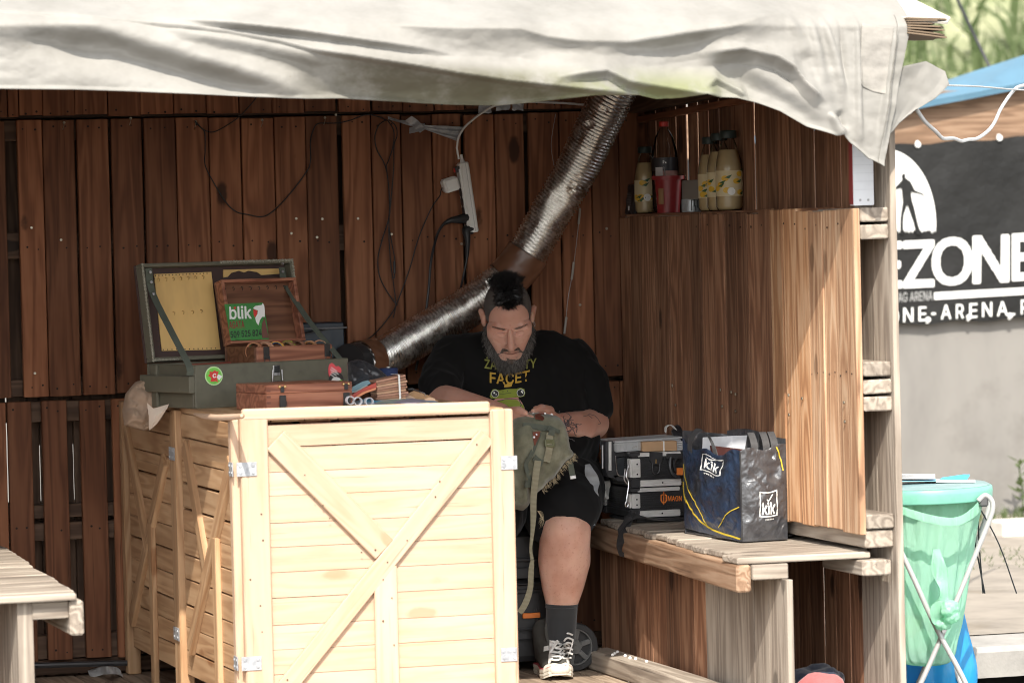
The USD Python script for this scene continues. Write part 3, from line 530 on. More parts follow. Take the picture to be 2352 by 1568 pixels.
sol = [(168, 318), (178, 296), (192, 292), (200, 305), (199, 330), (238, 356), (276, 428), (330, 448), (360, 478), (318, 456), (244, 440), (250, 500), (268, 560), (300, 700), (326, 772), (284, 772), (262, 680), (213, 540), (186, 620), (182, 700), (186, 772), (158, 772), (160, 640), (178, 520), (168, 410), (122, 420), (112, 410), (150, 372), (174, 344)]
part(bn, 'soldier_silhouette', fpoly(sol, .003, lambda x, y: bp(2021 + x / 3.413, 312 + y / 3.413, BY - .004)), BANM)
for x, y in ((295, 70), (935, 18)): part(bn, 'eyelet_tie', cat(disc(zb(x, y), (0, -1, 0), .015, .01, 14), tube([zb(x, y), zb(x - 6, y - 30)], .008, 6)), WHT)
for x, y in ((375, 1440), (695, 1420), (1018, 1408)): part(bn, 'eyelet_tie', cat(disc(zb(x, y), (0, -1, 0), .013, .012, 12), tube([zb(x, y), zb(x - 5, y + 30)], .007, 6)), WHT)

HILLM = plain('hillside_grass', (.13, .155, .07), .95, 0, .35, .9, dirt=((.33, .33, .20), .5, .52))
xs = np.linspace(-60, 70, 60); ys = np.linspace(9, 70, 40); X, Y = np.meshgrid(xs, ys)
Z = -.3 + np.clip((Y - 10), 0, 60) * .48 + 1.6 * (meshkit.fbm(np.stack([X * .12, Y * .12, X * 0], -1), 4, 3) - .5)
solo('hill', grid(np.stack([X, Y, Z], -1)), HILLM, None, None, kind='structure', smooth=True)
GL = mat('meadow_leaves', {'oi': ('geometry', {}), 'r': ('rgb_ramp', {'ramp': [(0, (.065, .10, .03)), (.5, (.12, .155, .062)), (1, (.20, .215, .115))]}), 'n': ('noise_texture', {'scale': .55, 'detail': 3}), 'mm': ('mix_float', {'fac': .45}),
    'p': ('principled_bsdf', {'roughness': .7}), 't': ('translucent_bsdf', {}), 'mc': ('mix_closure', {'fac': .4})},
    [('oi.position', 'n.vector'), ('oi.random_per_island', 'mm.b'), ('n.fac', 'mm.a'), ('mm.result', 'r.fac'), ('r.color', 'p.base_color'), ('r.color', 't.color'), ('p.BSDF', 'mc.closure1'), ('t.BSDF', 'mc.closure2')], 'mc.closure')
def blades(n, ctr, spread, h, w, rg):
    c = ctr(n); a = rg.uniform(0, 2 * np.pi, n); hh = h * rg.uniform(.5, 1.3, n); ww = w * rg.uniform(.6, 1.4, n)
    d = np.stack([np.cos(a), np.sin(a), a * 0], -1); ln_ = np.stack([rg.normal(0, .3, n), rg.normal(0, .3, n), np.ones(n)], -1) * hh[:, None]
    mid = c + ln_ * .6; tip = c + ln_ + d[:, [1, 0, 2]] * (hh * .25)[:, None] - A(0, 0, 1) * (hh * .1)[:, None]
    V = np.stack([c - d * ww[:, None] * .5, c + d * ww[:, None] * .5, mid + d * ww[:, None] * .4, mid - d * ww[:, None] * .4, tip], 1).reshape(-1, 3); k = np.arange(n)[:, None] * 5
    return trimesh.Trimesh(V, np.vstack([k + A(0, 1, 2).astype(int), k + A(0, 2, 3).astype(int), k + A(3, 2, 4).astype(int)]), process=False)
def hillpts(n):
    X, Y = nrg.uniform(-2, 22, n), nrg.uniform(10, 34, n); return np.stack([X, Y, -.5 + np.clip((Y - 10), 0, 60) * .48 + 1.6 * (meshkit.fbm(np.stack([X * .12, Y * .12, X * 0], -1), 4, 3) - .5)], -1)
solo('hillside_growth', blades(24000, hillpts, 0, .7, .06, nrg), GL, 'long green growth covering the hillside behind the sheds', 'grass', kind='stuff')
def strip_pts(x0, x1, y0, y1, z):
    return lambda n: np.stack([nrg.uniform(x0, x1, n), nrg.uniform(y0, y1, n), np.full(n, z)], -1)
solo('grass_tufts', cat(blades(2600, strip_pts(1.5, 7, 4.2, 4.72, -.01), 0, .085, .007, nrg), blades(2200, strip_pts(1.5, 7, 1.9, 2.9, -.01), 0, .05, .006, nrg)), GL, 'weedy grass growing along the foot of the grey wall', 'grass', kind='stuff')
wd_ = thing('wall_weed', 'tall green weed standing against the grey wall at the right edge', 'plant', bp(2345, 1195, 4.6))
b0 = bp(2346, 1190, 4.55); part(wd_, 'stem', tube([b0 - A(0, 0, .1), b0 + A(.01, 0, .12), b0 + A(-.01, 0, .27)], .004, 6, 4), GL)
lv = [];
for k in range(26):
    p = b0 + A(0, 0, .02 + .26 * rnd.random()); a = rnd.uniform(0, 6.28); d = A(math.cos(a), math.sin(a), .5) * rnd.uniform(.04, .09); w = A(-math.sin(a), math.cos(a), 0) * .014
    lv.append(trimesh.Trimesh([p, p + d * .5 + w, p + d, p + d * .5 - w], [[0, 1, 2], [0, 2, 3]], process=False))
part(wd_, 'leaf_cluster', cat(*lv), GL)
kb = thing('kerb_block', 'pale broken kerb stone lying in the grass before the grey wall', 'kerb stone', bp(2330, 1230, 3.3))
c = oZ(2330, 1236, 0); blk(kb, 'stone', (c[0] + .12, c[1], .04), (.42, .16, .10), plain('pale_kerb_stone', (.55, .51, .45), .9, 0, .12, 20, .4, 60), ch=.012)
# cables in front of the shed
BLK = plain('black_cable', (.012, .012, .013), .45); GRYC = plain('grey_cable', (.42, .42, .42), .5)
def cable(name, pts, r, m, label, group=None, cat_='cable', spl=8, n=7): return solo(name, tube([oY(x, y, Y) for x, y, Y in pts], r, n, spl), m, label, cat_, group, smooth=True)
cable('overhead_cable', [(2190, -20, 6.5), (2232, 70, 6.2), (2290, 190, 6.0)], .009, BLK, 'thin dark cable slanting down before the green hillside')
cable('loop_cable', [(2104, 250, -2.3), (2125, 280, -2.2), (2150, 303, -1.9), (2166, 318, -1.6), (2190, 318, -1.3), (2208, 324, -1.2), (2224, 321, -1.1), (2245, 318, -1.0), (2270, 300, -.9), (2285, 280, -.8), (2300, 248, -.6), (2325, 212, -.4), (2345, 198, -.2), (2400, 190, .2)], .0062, GRYC, 'crinkled grey cable hanging in a loop from the canvas corner')
cable('stay_cord', [(2164, 196, -2.36), (2250, 199, -1.6), (2330, 206, -.4), (2400, 208, .2)], .0028, GRYC, 'straight thin pale cord tied to the canvas flap tip', spl=4)

# ---------------------------------------------------------------- the crate counter
ct = thing('crate_counter', 'pale pine crate counter with crossed braces, overexposed by the sun, work things on its top', 'counter', (-1.4, -1.0, 0))
FX0, FX1, FY, SX = -1.825, -.952, -1.85, -1.83
zz_ = [.943, .862, .782, .705, .632, .548, .475, .398, .318, .24, .167, .088, .008]
def fz(y, x=1000): return oY(x, y, FY)[2]
seamz = [fz(957), fz(1014), fz(1070), fz(1124), fz(1186), fz(1241), fz(1298), fz(1356), fz(1418), fz(1474), fz(1530)]; seamz += [seamz[-1] - .078 * k for k in range(1, 5)]; seamz = [z for z in seamz if z > .02] + [.012]
rot = math.radians(-.0)
for i, (z1, z0) in enumerate(zip(seamz[:-1], seamz[1:])):
    g_ = .009 if i == 0 else .0022
    off = rnd.uniform(0, .002); d = -.006 if i == 0 else 0
    board(ct, 'front_board', (FX0 + .07, FY + .018 + off, (z0 + z1) / 2 + d / 2), (FX1 - .07, FY + .018 + off, (z0 + z1) / 2), z1 - z0 - (g_ if i == 0 else .0012), .016, (0, -1, 0), W_NEW, jit=.01, ch=.0014)
def fpt(x, y): return oY(x, y, FY)
board(ct, 'front_post', (fpt(589, 1200)[0], FY, .012), (fpt(589, 1200)[0], FY, .966), .086, .034, (0, -1, 0), W_NEW, ch=.004)
board(ct, 'front_post', (fpt(1158, 1200)[0], FY - .004, .012), (fpt(1158, 1200)[0], FY - .004, .954), .072, .04, (0, -1, 0), W_NEW, ch=.005)
a, b = fpt(557, 946), fpt(1126, 939); board(ct, 'top_batten', (a[0], FY - .002, (a[2] + b[2]) / 2), (b[0], FY - .002, (a[2] + b[2]) / 2 - .004), .036, .032, (0, -1, 0), W_NEW, ch=.006)
a, b = fpt(1120, 1000), fpt(648, 1592); board(ct, 'front_brace', A(a[0], FY + .001, a[2]), A(b[0], FY + .001, b[2]), .058, .017, (0, -1, 0), W_NEW, ch=.003)
a, b = fpt(634, 1010), fpt(884, 1262); board(ct, 'front_brace', A(a[0], FY + .0005, a[2]), A(b[0], FY + .0005, b[2]), .080, .0165, (0, -1, 0), W_NEW, ch=.003)
a = fpt(886, 1300); board(ct, 'front_brace', A(a[0], FY + .0015, .012), A(a[0], FY + .0015, a[2]), .072, .0155, (0, -1, 0), W_NEW, ch=.003)
nails(ct, [fpt(x, y) + A(0, -.0005, 0) for x, y in ((700, 1090), (722, 1145), (742, 1160), (757, 1190), (830, 1268), (862, 1262), (935, 1240), (890, 1290), (1095, 1020), (1010, 1105), (1000, 1140), (880, 1330), (900, 1372), (880, 1425), (905, 1480), (600, 1180), (604, 1240), (575, 1330), (598, 1390), (602, 1450), (660, 1560), (1150, 1330), (1160, 1400), (1148, 1200))], (0, -1, 0), plain('brown_nail', (.10, .06, .035), .7), .0024)
# two hinged panels on the left
for k, (y0, y1) in enumerate(((-1.80, -.955), (-.915, -.05))):
    ys = [y0, y1]
    for i, (z1, z0) in enumerate(zip(seamz[:-1], seamz[1:])):
        if z0 < .06: continue
        board(ct, 'side_board', (SX + .016 + rnd.uniform(0, .002), y0 + .03, (z0 + z1) / 2 + rnd.uniform(-.003, .003)), (SX + .016, y1 - .03, (z0 + z1) / 2 + rnd.uniform(-.003, .003)), z1 - z0 - rnd.uniform(.002, .007), .016, (-1, 0, 0), W_NEWSIDE, jit=.014)
    for yp in (y0, y1): board(ct, 'side_post', (SX - .004, yp, .003), (SX - .004, yp, .950 - .004 * k), .05 if yp != y0 or k else .04, .046, (-1, 0, 0), W_NEWSIDE if yp != y0 or k else W_NEW, ch=.004)
    sp = lambda x, y: oX(x, y, SX)
    if k == 0: L = [((545, 1065), (432, 1490)), ((420, 1020), (468, 1300)), ((495, 1235), (495, 1600))]
    else: L = [((372, 1055), (298, 1425)), ((285, 990), (335, 1260)), ((343, 1200), (353, 1600))]
    for j, (a, b) in enumerate(L):
        pa, pb = sp(*a), sp(*b)
        if j == 2: pa[1] = pb[1] = (pa[1] + pb[1]) / 2; pb[2] = .003
        pa[1] = np.clip(pa[1], y0 + .04, y1 - .04); pb[1] = np.clip(pb[1], y0 + .04, y1 - .04)
        board(ct, 'side_brace', A(SX + .0 - .0008 * j, pa[1], pa[2]), A(SX - .0008 * j, pb[1], pb[2]), .056, .022 - .002 * j, (-1, 0, 0), W_NEWSIDE, ch=.003)
def hinge(c, ux, uz, w, h, bend=None):
    p = [part(ct, 'hinge_plate', cat(obb(c, np.array([ux, np.cross(uz, ux), uz]), (w, .0025, h), .0006), *[disc(np.asarray(c) + ux * sx * w * .32 + uz * sz * h * .25 + np.cross(ux, uz) * .0015, np.cross(ux, uz), .0045, .0022, 10) for sx in (-1, 1) for sz in (-1, 1)]), ZINC)]
for y in (1077, 1523):
    a = fpt(570, y); hinge(A(FX0 + .03, FY - .0065 + .004, a[2]), A(1, 0, 0), A(0, 0, 1), .062, .042); hinge(A(SX - .0065, FY + .028, a[2]), A(0, -1, 0), A(0, 0, 1), .05, .042)
for y in (1062, 1502): a = fpt(1165, y); hinge(A(a[0] + .004, FY - .0065, a[2]), A(1, 0, 0), A(0, 0, 1), .052, .042)
for y in (1040, 1447): a = oX(394, y, SX); hinge(A(SX - .0065, -.935, a[2]), A(0, -1, 0), A(0, 0, 1), .085, .042)
# right and rear faces, and the top
for i, (z1, z0) in enumerate(zip(seamz[:-1], seamz[1:])):
    board(ct, 'end_board', (FX1 - .02, FY + .04, (z0 + z1) / 2), (FX1 - .02, -1.2, (z0 + z1) / 2), z1 - z0 - .003, .016, (1, 0, 0), W_NEWSIDE)
board(ct, 'end_post', (FX1 - .002, -1.2, .003), (FX1 - .002, -1.2, .94), .05, .04, (1, 0, 0), W_NEWSIDE)
TT = .957
x = FX0 + .012
for k in range(8): 
    w = .105 if x + .105 < FX1 else FX1 - x; 
    if w < .02: break
    board(ct, 'top_board', (x + w / 2, FY + .035, TT), (x + w / 2, -.08 if x < -1.42 else -1.12, TT), w - .003, .018, (0, 0, 1), W_NEWSIDE, jit=.003); x += w
# the live edge of the overhanging slab on the left
le = [(447, 951), (470, 956), (500, 959), (530, 958), (556, 955)]
m = tube([oX(x, y, SX - .012) for x, y in le], A(.004, .009, .010, .010, .008), 9, 0); part(ct, 'live_edge', m, W_NEW, True, bc=m.vertices[:, [0, 2, 1]])
# ================================================================ ON THE COUNTER
ARMY = plain('worn_army_green_paint', (.105, .098, .068), .6, 0, .16, 22, .35, 60, dirt=((.17, .15, .11), 26, .64))
ARMYD = plain('dark_green_webbing', (.075, .085, .065), .85, 0, .15, 60, .5, 300)
CHESTIN = plain('dark_brown_board', (.045, .022, .018), .7, 0, .2, 20, .3, 50)
PLY = plain('pale_plywood', (.60, .385, .14), .6, 0, .16, 7, .15, 60, stretch=(1, 1, .3), dirt=((.40, .24, .10), 9, .6))
REDWOOD = wood('varnished_red_wood', (.13, .045, .026), (.25, .095, .055), (.36, .16, .095), rough=.42, tone=(.95, 1.05), knot=.1, bump=.15, streak=.35)
REDDARK = wood('dark_walnut_case', (.07, .028, .016), (.14, .06, .032), (.21, .10, .055), rough=.5, tone=(.95, 1.05), knot=.1, bump=.2)
BLKM = plain('black_metal', (.02, .02, .02), .35, .3, .2); BRASS = plain('brass', (.72, .52, .24), .28, 1., .1); STEEL = plain('steel', (.55, .55, .56), .28, 1., .1)
WHITEP = plain('white_plastic', (.74, .73, .69), .4, 0, .06); RUB = plain('black_plastic', (.018, .018, .019), .42, 0, .15); RED = plain('red_print', (.55, .035, .03), .5, 0, .08)
e1, e2 = A(.943, .334, 0), A(-.334, .943, 0); e1 /= np.linalg.norm(e1); e2 /= np.linalg.norm(e2); A0 = oZ(450, 939, TT) + A(0, 0, .001)
cl = lambda a, b, c: A0 + e1 * a + e2 * b + A(0, 0, c)
CHF = np.array([e1, e2, A(0, 0, 1)])
ch = thing('army_chest', 'open army green wooden chest with stickers and webbing lid straps on the counter', 'chest', cl(.29, .15, 0))
cb = lambda n, a0, a1, b0, b1, c0, c1, m, h=ch, chf=.003: part(h, n, obb(cl((a0 + a1) / 2, (b0 + b1) / 2, (c0 + c1) / 2), CHF, (a1 - a0, b1 - b0, c1 - c0), chf), m)
cb('front_panel', 0, .588, 0, .014, 0, .139, ARMY); cb('rear_panel', 0, .588, .286, .30, 0, .139, ARMY)
cb('end_panel', 0, .014, .0145, .2855, 0, .139, ARMY); cb('end_panel', .574, .588, .0145, .2855, 0, .139, ARMY)
cb('bottom_panel', .0145, .5735, .0145, .2855, .002, .012, plain('red_felt', (.16, .035, .025), .9, 0, .2))
cb('handle_batten', -.022, -.0005, .0, .31, .05, .104, ARMY); cb('handle_batten', .5885, .610, .02, .28, .05, .10, ARMY)
cb('end_batten', -.012, -.0005, .22, .255, 0, .138, ARMY); cb('end_batten', -.010, -.0005, .0, .045, .105, .138, ARMY)
def onch(x, y, b=-.001): return oP(x, y, cl(0, b, 0), e2)
fu = A(0, 0, 1)
lt = onch(635, 856); part(ch, 'latch', cat(obb(lt + A(0, 0, .008), CHF, (.026, .006, .034), .001), tube([lt - e2 * .006 + e1 * x_ + fu * z_ for x_, z_ in ((-.016, .01), (-.019, -.026), (.019, -.026), (.017, .01))], .0028, 6)), STEEL)
part(ch, 'latch_keeper', obb(lt - e2 * .005 + A(0, 0, .012), CHF, (.02, .004, .022), .001), BLKM)
LB = cl(0, .305, .140); TL = 10 * math.pi / 180; lt_ = fu * math.cos(TL) + e2 * math.sin(TL); ln_n = e2 * math.cos(TL) - fu * math.sin(TL); LFR = np.array([e1, ln_n, lt_]); LH = .322
lid = lambda a, c, d=0.: LB + e1 * a + lt_ * c - ln_n * d
part(ch, 'lid_panel', obb(lid(.291, LH / 2, 0), LFR, (.585, .012, LH), .002), CHESTIN)
for a0, a1, c0, c1 in ((0, .585, LH - .012, LH), (0, .585, 0, .012), (0, .012, .0125, LH - .0125), (.573, .585, .0125, LH - .0125)): part(ch, 'lid_rim', obb(lid((a0 + a1) / 2, (c0 + c1) / 2, .026), LFR, (a1 - a0, .038, c1 - c0), .002), ARMY)
BRAID = plain('frayed_braid', (.27, .255, .20), .95, 0, .4, 260, .6, 300)
br = [lid(a, LH - .003, .046) for a in np.linspace(.30, .582, 90)] + [lid(.582, c, .046) for c in np.linspace(LH - .004, .0, 110)]; br = [p + (e1 * (.0015 * math.sin(i * 2.2)) + lt_ * (.0015 * math.cos(i * 2.2))) for i, p in enumerate(br)]
part(ch, 'braid_trim', tube(br, A(*[.0035 + .0012 * math.sin(i * 1.57) for i in range(len(br))]), 6), BRAID)
br = [lid(.003, c, .046) for c in np.linspace(LH, 0, 110)] + [lid(a, .003, .046) for a in np.linspace(.0, .1, 30)]
part(ch, 'braid_trim', tube(br, A(*[.0030 + .0012 * math.sin(i * 1.57) for i in range(len(br))]), 6), BRAID)
onl = lambda x, y, d=.012: oP(x, y, lid(0, 0, d), ln_n)
part(ch, 'plywood_liner', fpoly([(353, 630), (484, 625), (505, 803), (371, 806)], .004, lambda x, y: onl(x, y, .008)), PLY)
part(ch, 'plywood_liner', fpoly([(512, 620), (643, 617), (644, 629), (600, 632), (590, 625), (570, 622), (560, 626), (548, 622), (530, 627), (522, 636), (512, 638)], .004, lambda x, y: onl(x, y, .008)), PLY)
hl = [(357 + 7.9 * i, 633 - .35 * i) for i in range(16)] + [(375 + 10 * i, 803 - .3 * i) for i in range(13)] + [(354 + .1 * 8 * i, 640 + 13 * i) for i in range(13)]
part(ch, 'punched_holes', cat(*[disc(onl(x, y, .0125), -ln_n, .0022, .0006, 7) for x, y in hl]), BLKM, kind='stuff')
for x, y in ((397, 717), (418, 715), (440, 714), (460, 712)) + tuple((362 + 17 * i, 640 - i) for i in range(7)):
    p = onl(x, y, .012); part(ch, 'cup_hook', tube([p, p - ln_n * .008, p - ln_n * .012 - lt_ * .006, p - ln_n * .006 - lt_ * .010], .0011, 5, 3), BRASS)
sp_ = [onl(344, 620, .030), onl(349, 655, .032), onl(357, 684, .034), cl(.05, .18, .30), cl(.004, .006, .150), cl(-.006, -.004, .135), cl(-.008, -.006, .09)]
part(ch, 'strap', strap([onl(341, 616, .05), onl(350, 672, .05), oP(393, 760, cl(0, .14, 0), e2), onch(433, 838, .004), onch(436, 862, -.003)], nz(e1) * .0125, .002, 6), ARMYD)
part(ch, 'strap', strap([onl(647, 614, .05), onl(657, 655, .05), oP(712, 740, cl(0, .16, 0), e2), onch(776, 818, .02), onch(782, 830, .015)], nz(e1) * .0115, .002, 6), ARMYD)
for x, y in ((345, 625), (347, 648), (352, 675), (649, 606), (649, 624)): part(ch, 'rivet', disc(onl(x, y, .056), -ln_n, .005, .003, 10), STEEL)
# stickers on the front
def onf(x, y): return onch(x, y, -.0012)
GRN = plain('green_sticker', (.16, .50, .07), .35, 0, .12, 50); PINK = plain('pink_sticker', (.70, .085, .10), .4, 0, .05)
circ = lambda cx, cy, r, k=24, sy=1.06: [(cx + r * math.cos(a), cy + r * sy * math.sin(a)) for a in np.linspace(0, 2 * math.pi, k, endpoint=False)]
part(ch, 'round_sticker', fpoly(circ(491, 863, 20.5), .0006, onf), plain('pale_green_rim', (.45, .66, .32), .4, 0, .05))
h1 = part(ch, 'round_sticker_print', cat(fpoly(circ(491, 863, 18), .0009, onf)), GRN)
part(ch, 'round_sticker_print', fpoly([(480, 852), (487, 854), (493, 850), (497, 853), (502, 852), (499, 861), (503, 866), (498, 870), (501, 878), (495, 875), (489, 876), (483, 876), (485, 868), (477, 862), (482, 858)], .0013, onf), RED)
part(ch, 'round_sticker_print', cat(fpoly([(501, 859), (510, 864), (503, 873), (497, 866)], .0015, onf), fit(meshkit.text_mesh('c', .1, .0016, True), onf(488, 868), onf(496, 867), onf(488, 858))), WHT)
hp = [(754, 845), (756, 837), (762, 833), (768, 837), (771, 842), (777, 840), (783, 845), (784, 853), (778, 863), (769, 872), (762, 877), (757, 868), (754, 856)]
part(ch, 'heart_sticker', fpoly(hp, .0008, onf), PINK)
part(ch, 'heart_sticker_lines', cat(*[fpoly([(a, b), (c, d), (c + .6, d + 2.4), (a + .6, b + 2.4)], .0011, onf) for a, b, c, d in ((760, 842, 774, 852), (758, 847, 777, 858), (760, 853, 772, 861), (758, 858, 769, 866))]), WHT)
part(ch, 'black_sticker', fpoly(circ(772, 872, 17), .0010, onf), RUB)
part(ch, 'black_sticker_print', fpoly([(760, 874), (764, 868), (772, 865), (780, 868), (783, 873), (776, 877), (766, 878)], .0014, onf), WHT); part(ch, 'black_sticker_print', fpoly([(773, 876), (785, 871), (786, 880), (772, 881)], .0017, onf), GRN)
solo('green_leather_piece', obb(cl(.16, .14, .128), CHF, (.14, .16, .006), .002), plain('lime_leather', (.20, .30, .03), .6, 0, .12, 30, .3, 80), 'lime green leather sheet lying inside the army chest', 'leather')
solo('red_leather_roll', tube([cl(.03, .2, .115), cl(.26, .21, .118)], .02, 12), plain('dull_red_leather', (.22, .05, .035), .6, 0, .12), 'dull red leather roll lying inside the army chest', 'leather', smooth=30)

# the walnut display case standing in the chest, its lid up
ca = lambda x, y, b: (lambda p: ((p - A0) @ e1, p[2] - A0[2]))(oP(x, y, cl(0, b, 0), e2))
a0, cT = ca(590, 797, .05); a1, _ = ca(763, 788, .05); b1 = .05 + .20
dc = thing('display_case', 'small open walnut case full of wristbands, standing in the army chest', 'case', cl((a0 + a1) / 2, .15, .06))
cb2 = lambda n, *q: cb(n, *q, h=dc)
cb2('front_panel', a0, a1, .05, .062, .06, cT, REDWOOD); st_ = usdkit
for p in (dc,): pass
cb2('back_panel', a0, a1, b1 - .01, b1, .06, cT, REDDARK); cb2('end_panel', a0, a0 + .01, .0625, b1 - .0105, .06, cT, REDDARK); cb2('end_panel', a1 - .01, a1, .0625, b1 - .0105, .06, cT, REDDARK); cb2('base_panel', a0 + .0105, a1 - .0105, .0625, b1 - .0105, .06, .07, REDDARK)
for f_ in (.12, .93): part(dc, 'clasp', cat(obb(cl(a0 + (a1 - a0) * f_, .048, cT - .02), CHF, (.022, .004, .04), .001), tube([cl(a0 + (a1 - a0) * f_ + q, .044, cT - .03 + w_) for q, w_ in ((-.009, .0), (-.010, -.022), (.010, -.022), (.009, .0))], .0014, 6)), BLKM)
D0 = cl(a0, b1, cT); T2 = 14 * math.pi / 180; u2 = fu * math.cos(T2) + e2 * math.sin(T2); n2 = e2 * math.cos(T2) - fu * math.sin(T2); F2 = np.array([e1, n2, u2]); LW, LH2 = a1 - a0, .215
dl = lambda a, c, d=0.: D0 + e1 * a + u2 * c - n2 * d
part(dc, 'lid_panel', obb(dl(LW / 2, LH2 / 2, 0), F2, (LW, .008, LH2), .001), REDDARK)
for q0, q1, c0, c1, mm in ((0, LW, LH2 - .010, LH2, REDWOOD), (0, LW, 0, .008, REDWOOD), (0, .012, .0085, LH2 - .0105, REDWOOD), (LW - .012, LW, .0085, LH2 - .0105, REDWOOD)): part(dc, 'lid_frame', obb(dl((q0 + q1) / 2, (c0 + c1) / 2, .0245), F2, (q1 - q0, .04, c1 - c0), .0015), mm)
for i in range(8): p = dl(.03 + i * (LW - .06) / 7, LH2 - .02, .006); part(dc, 'cup_hook', tube([p, p - n2 * .008, p - n2 * .011 - u2 * .007, p - n2 * .005 - u2 * .010], .0012, 5, 3), BLKM)
# bound boards need their grain coordinates
def give_bc(h, along):
    for c in stage.GetPrimAtPath(h.path).GetChildren():
        m = UsdGeom.Mesh(c)
        if not m: continue
        pv = UsdGeom.PrimvarsAPI(c)
        if pv.HasPrimvar('bc'): continue
        v = np.array(m.GetPointsAttr().Get()); L = np.stack([v @ along[0], v @ along[1], v @ along[2]], -1) + A(*(rnd.uniform(0, 30) for _ in range(3)))
        pv.CreatePrimvar('bc', Sdf.ValueTypeNames.Float3Array, 'vertex').Set(Vt.Vec3fArray.FromNumpy(L.astype(np.float32)))
give_bc(dc, (e2, fu, e1))
sg = thing('green_sign', 'green hand painted card sign with a phone number leaning in the walnut case lid', 'sign', dl(.1, .01, .04))
ons = lambda x, y, d=.046: oP(x, y, dl(0, 0, d), n2)
zs = lambda x, y, d=.0485: ons(303 + .2461 * x, 570 + .2461 * y, d)
part(sg, 'card', fpoly([(515, 699), (603, 695), (612, 740), (617, 779), (530, 782)], .002, ons), plain('green_paint_card', (.045, .20, .045), .4, 0, .12, 30, dirt=((.10, .30, .08), 60, .6)))
part(sg, 'word', fit(meshkit.text_mesh('blik', .1, .0006, True), zs(912, 664), zs(1118, 660), zs(906, 540)), WHT)
part(sg, 'red_dot', fpoly(circ(303 + .2461 * 960, 570 + .2461 * 556, 2.6), .0009, lambda x, y: ons(x, y, .0483)), RED)
part(sg, 'red_word', fit(meshkit.text_mesh('AGATA', .1, .0006, True), zs(908, 752), zs(1050, 744), zs(904, 682)), plain('dark_red_paint', (.22, .03, .025), .5))
part(sg, 'phone_number', fit(meshkit.text_mesh('509 525 824', .1, .0006, True), zs(922, 838), zs(1212, 816), zs(918, 776)), RUB)
part(sg, 'painted_head', fpoly([(303 + .2461 * x, 570 + .2461 * y) for x, y in ((1130, 560), (1150, 540), (1180, 534), (1210, 530), (1220, 512), (1232, 530), (1240, 580), (1240, 640), (1215, 640), (1195, 668), (1180, 720), (1160, 690), (1150, 650), (1172, 612), (1176, 580), (1150, 572))], .0007, lambda x, y: ons(x, y, .0483)), WHT)
part(sg, 'painted_mouth', fpoly([(303 + .2461 * x, 570 + .2461 * y) for x, y in ((1131, 572), (1170, 578), (1168, 612), (1147, 648), (1136, 620))], .0011, lambda x, y: ons(x, y, .0483)), RED)
part(sg, 'painted_body', fpoly([(303 + .2461 * x, 570 + .2461 * y) for x, y in ((1236, 648), (1252, 720), (1276, 838), (1216, 838), (1210, 770), (1215, 700))], .0009, lambda x, y: ons(x, y, .0483)), plain('brown_paint', (.13, .05, .035), .5))
bcol = [(.45, .20, .10), (.32, .12, .06), (.10, .16, .06), (.50, .26, .16), (.56, .31, .20), (.52, .28, .18), (.62, .36, .06), (.06, .12, .30), (.55, .06, .10), (.30, .16, .08), (.08, .22, .07), (.30, .30, .05), (.22, .10, .06), (.30, .15, .10), (.25, .10, .05), (.40, .20, .10), (.48, .22, .06), (.30, .16, .10), (.52, .26, .15)]
bnm = ['tan', 'dark brown', 'mossy green', 'pale tan', 'large natural', 'pinkish tan', 'mustard yellow', 'blue', 'crimson', 'umber', 'leaf green', 'olive yellow', 'cocoa brown', 'chestnut', 'rust brown', 'ochre brown', 'orange tan', 'grey brown', 'peach tan']
for i, (c, nm) in enumerate(zip(bcol, bnm)):
    a = a0 + .018 + i * (a1 - a0 - .036) / 18; r_ = .034 if i == 4 else rnd.uniform(.028, .031); ang = np.linspace(0, 2 * math.pi, 26, endpoint=False); tl = rnd.uniform(-.25, .25)
    x1 = nz(e1 + e2 * (.5 + tl)); x2 = nz(np.cross(fu, x1)); fr = np.array([x2, fu, x1]); pr_ = [(r_, -.006), (r_, .006), (r_ - .0025, .006), (r_ - .0025, -.006), (r_, -.006)]
    solo('wristband', lathe(pr_, 26, cl(a, .05 + .045 + .02 * (i % 3), cT - .018 + rnd.uniform(-.003, .004)), fr), plain('leather_' + nm.replace(' ', '_'), c, .55, 0, .14, 40, .3, 120), f'{nm} leather wristband in the row filling the open walnut case', 'wristband', 'leather wristbands in the walnut case', smooth=40)

# closed case in front
cA = oY(612, 933, -1.52); cA[2] = TT + .001; g1 = nz(A(math.cos(.21), math.sin(.21), 0)); g2 = A(-g1[1], g1[0], 0); CF2 = np.array([g1, g2, fu])
cc = thing('closed_case', 'closed reddish wooden case with two black clasps and brass studs, nearest on the counter', 'case', cA)
q = lambda a, b, c: cA + g1 * a + g2 * b + fu * c
Lc, Dc, Hc = .298, .225, .082
for n, a_, b_, c_, s_ in (('body', Lc / 2, Dc / 2, .027, (Lc, Dc, .054)), ('lid', Lc / 2, Dc / 2, .0685, (Lc, Dc, .027))): part(cc, n, obb(q(a_, b_, c_), CF2, s_, .002), REDWOOD)
give_bc(cc, (g2, fu, g1))
part(cc, 'corner_joint', cat(*[obb(q(x_, -.0006, z_), CF2, (.014, .0012, .008), .0003) for x_ in (.008, Lc - .008) for z_ in (.008, .026, .044, .064)]), plain('end_grain', (.13, .045, .025), .6))
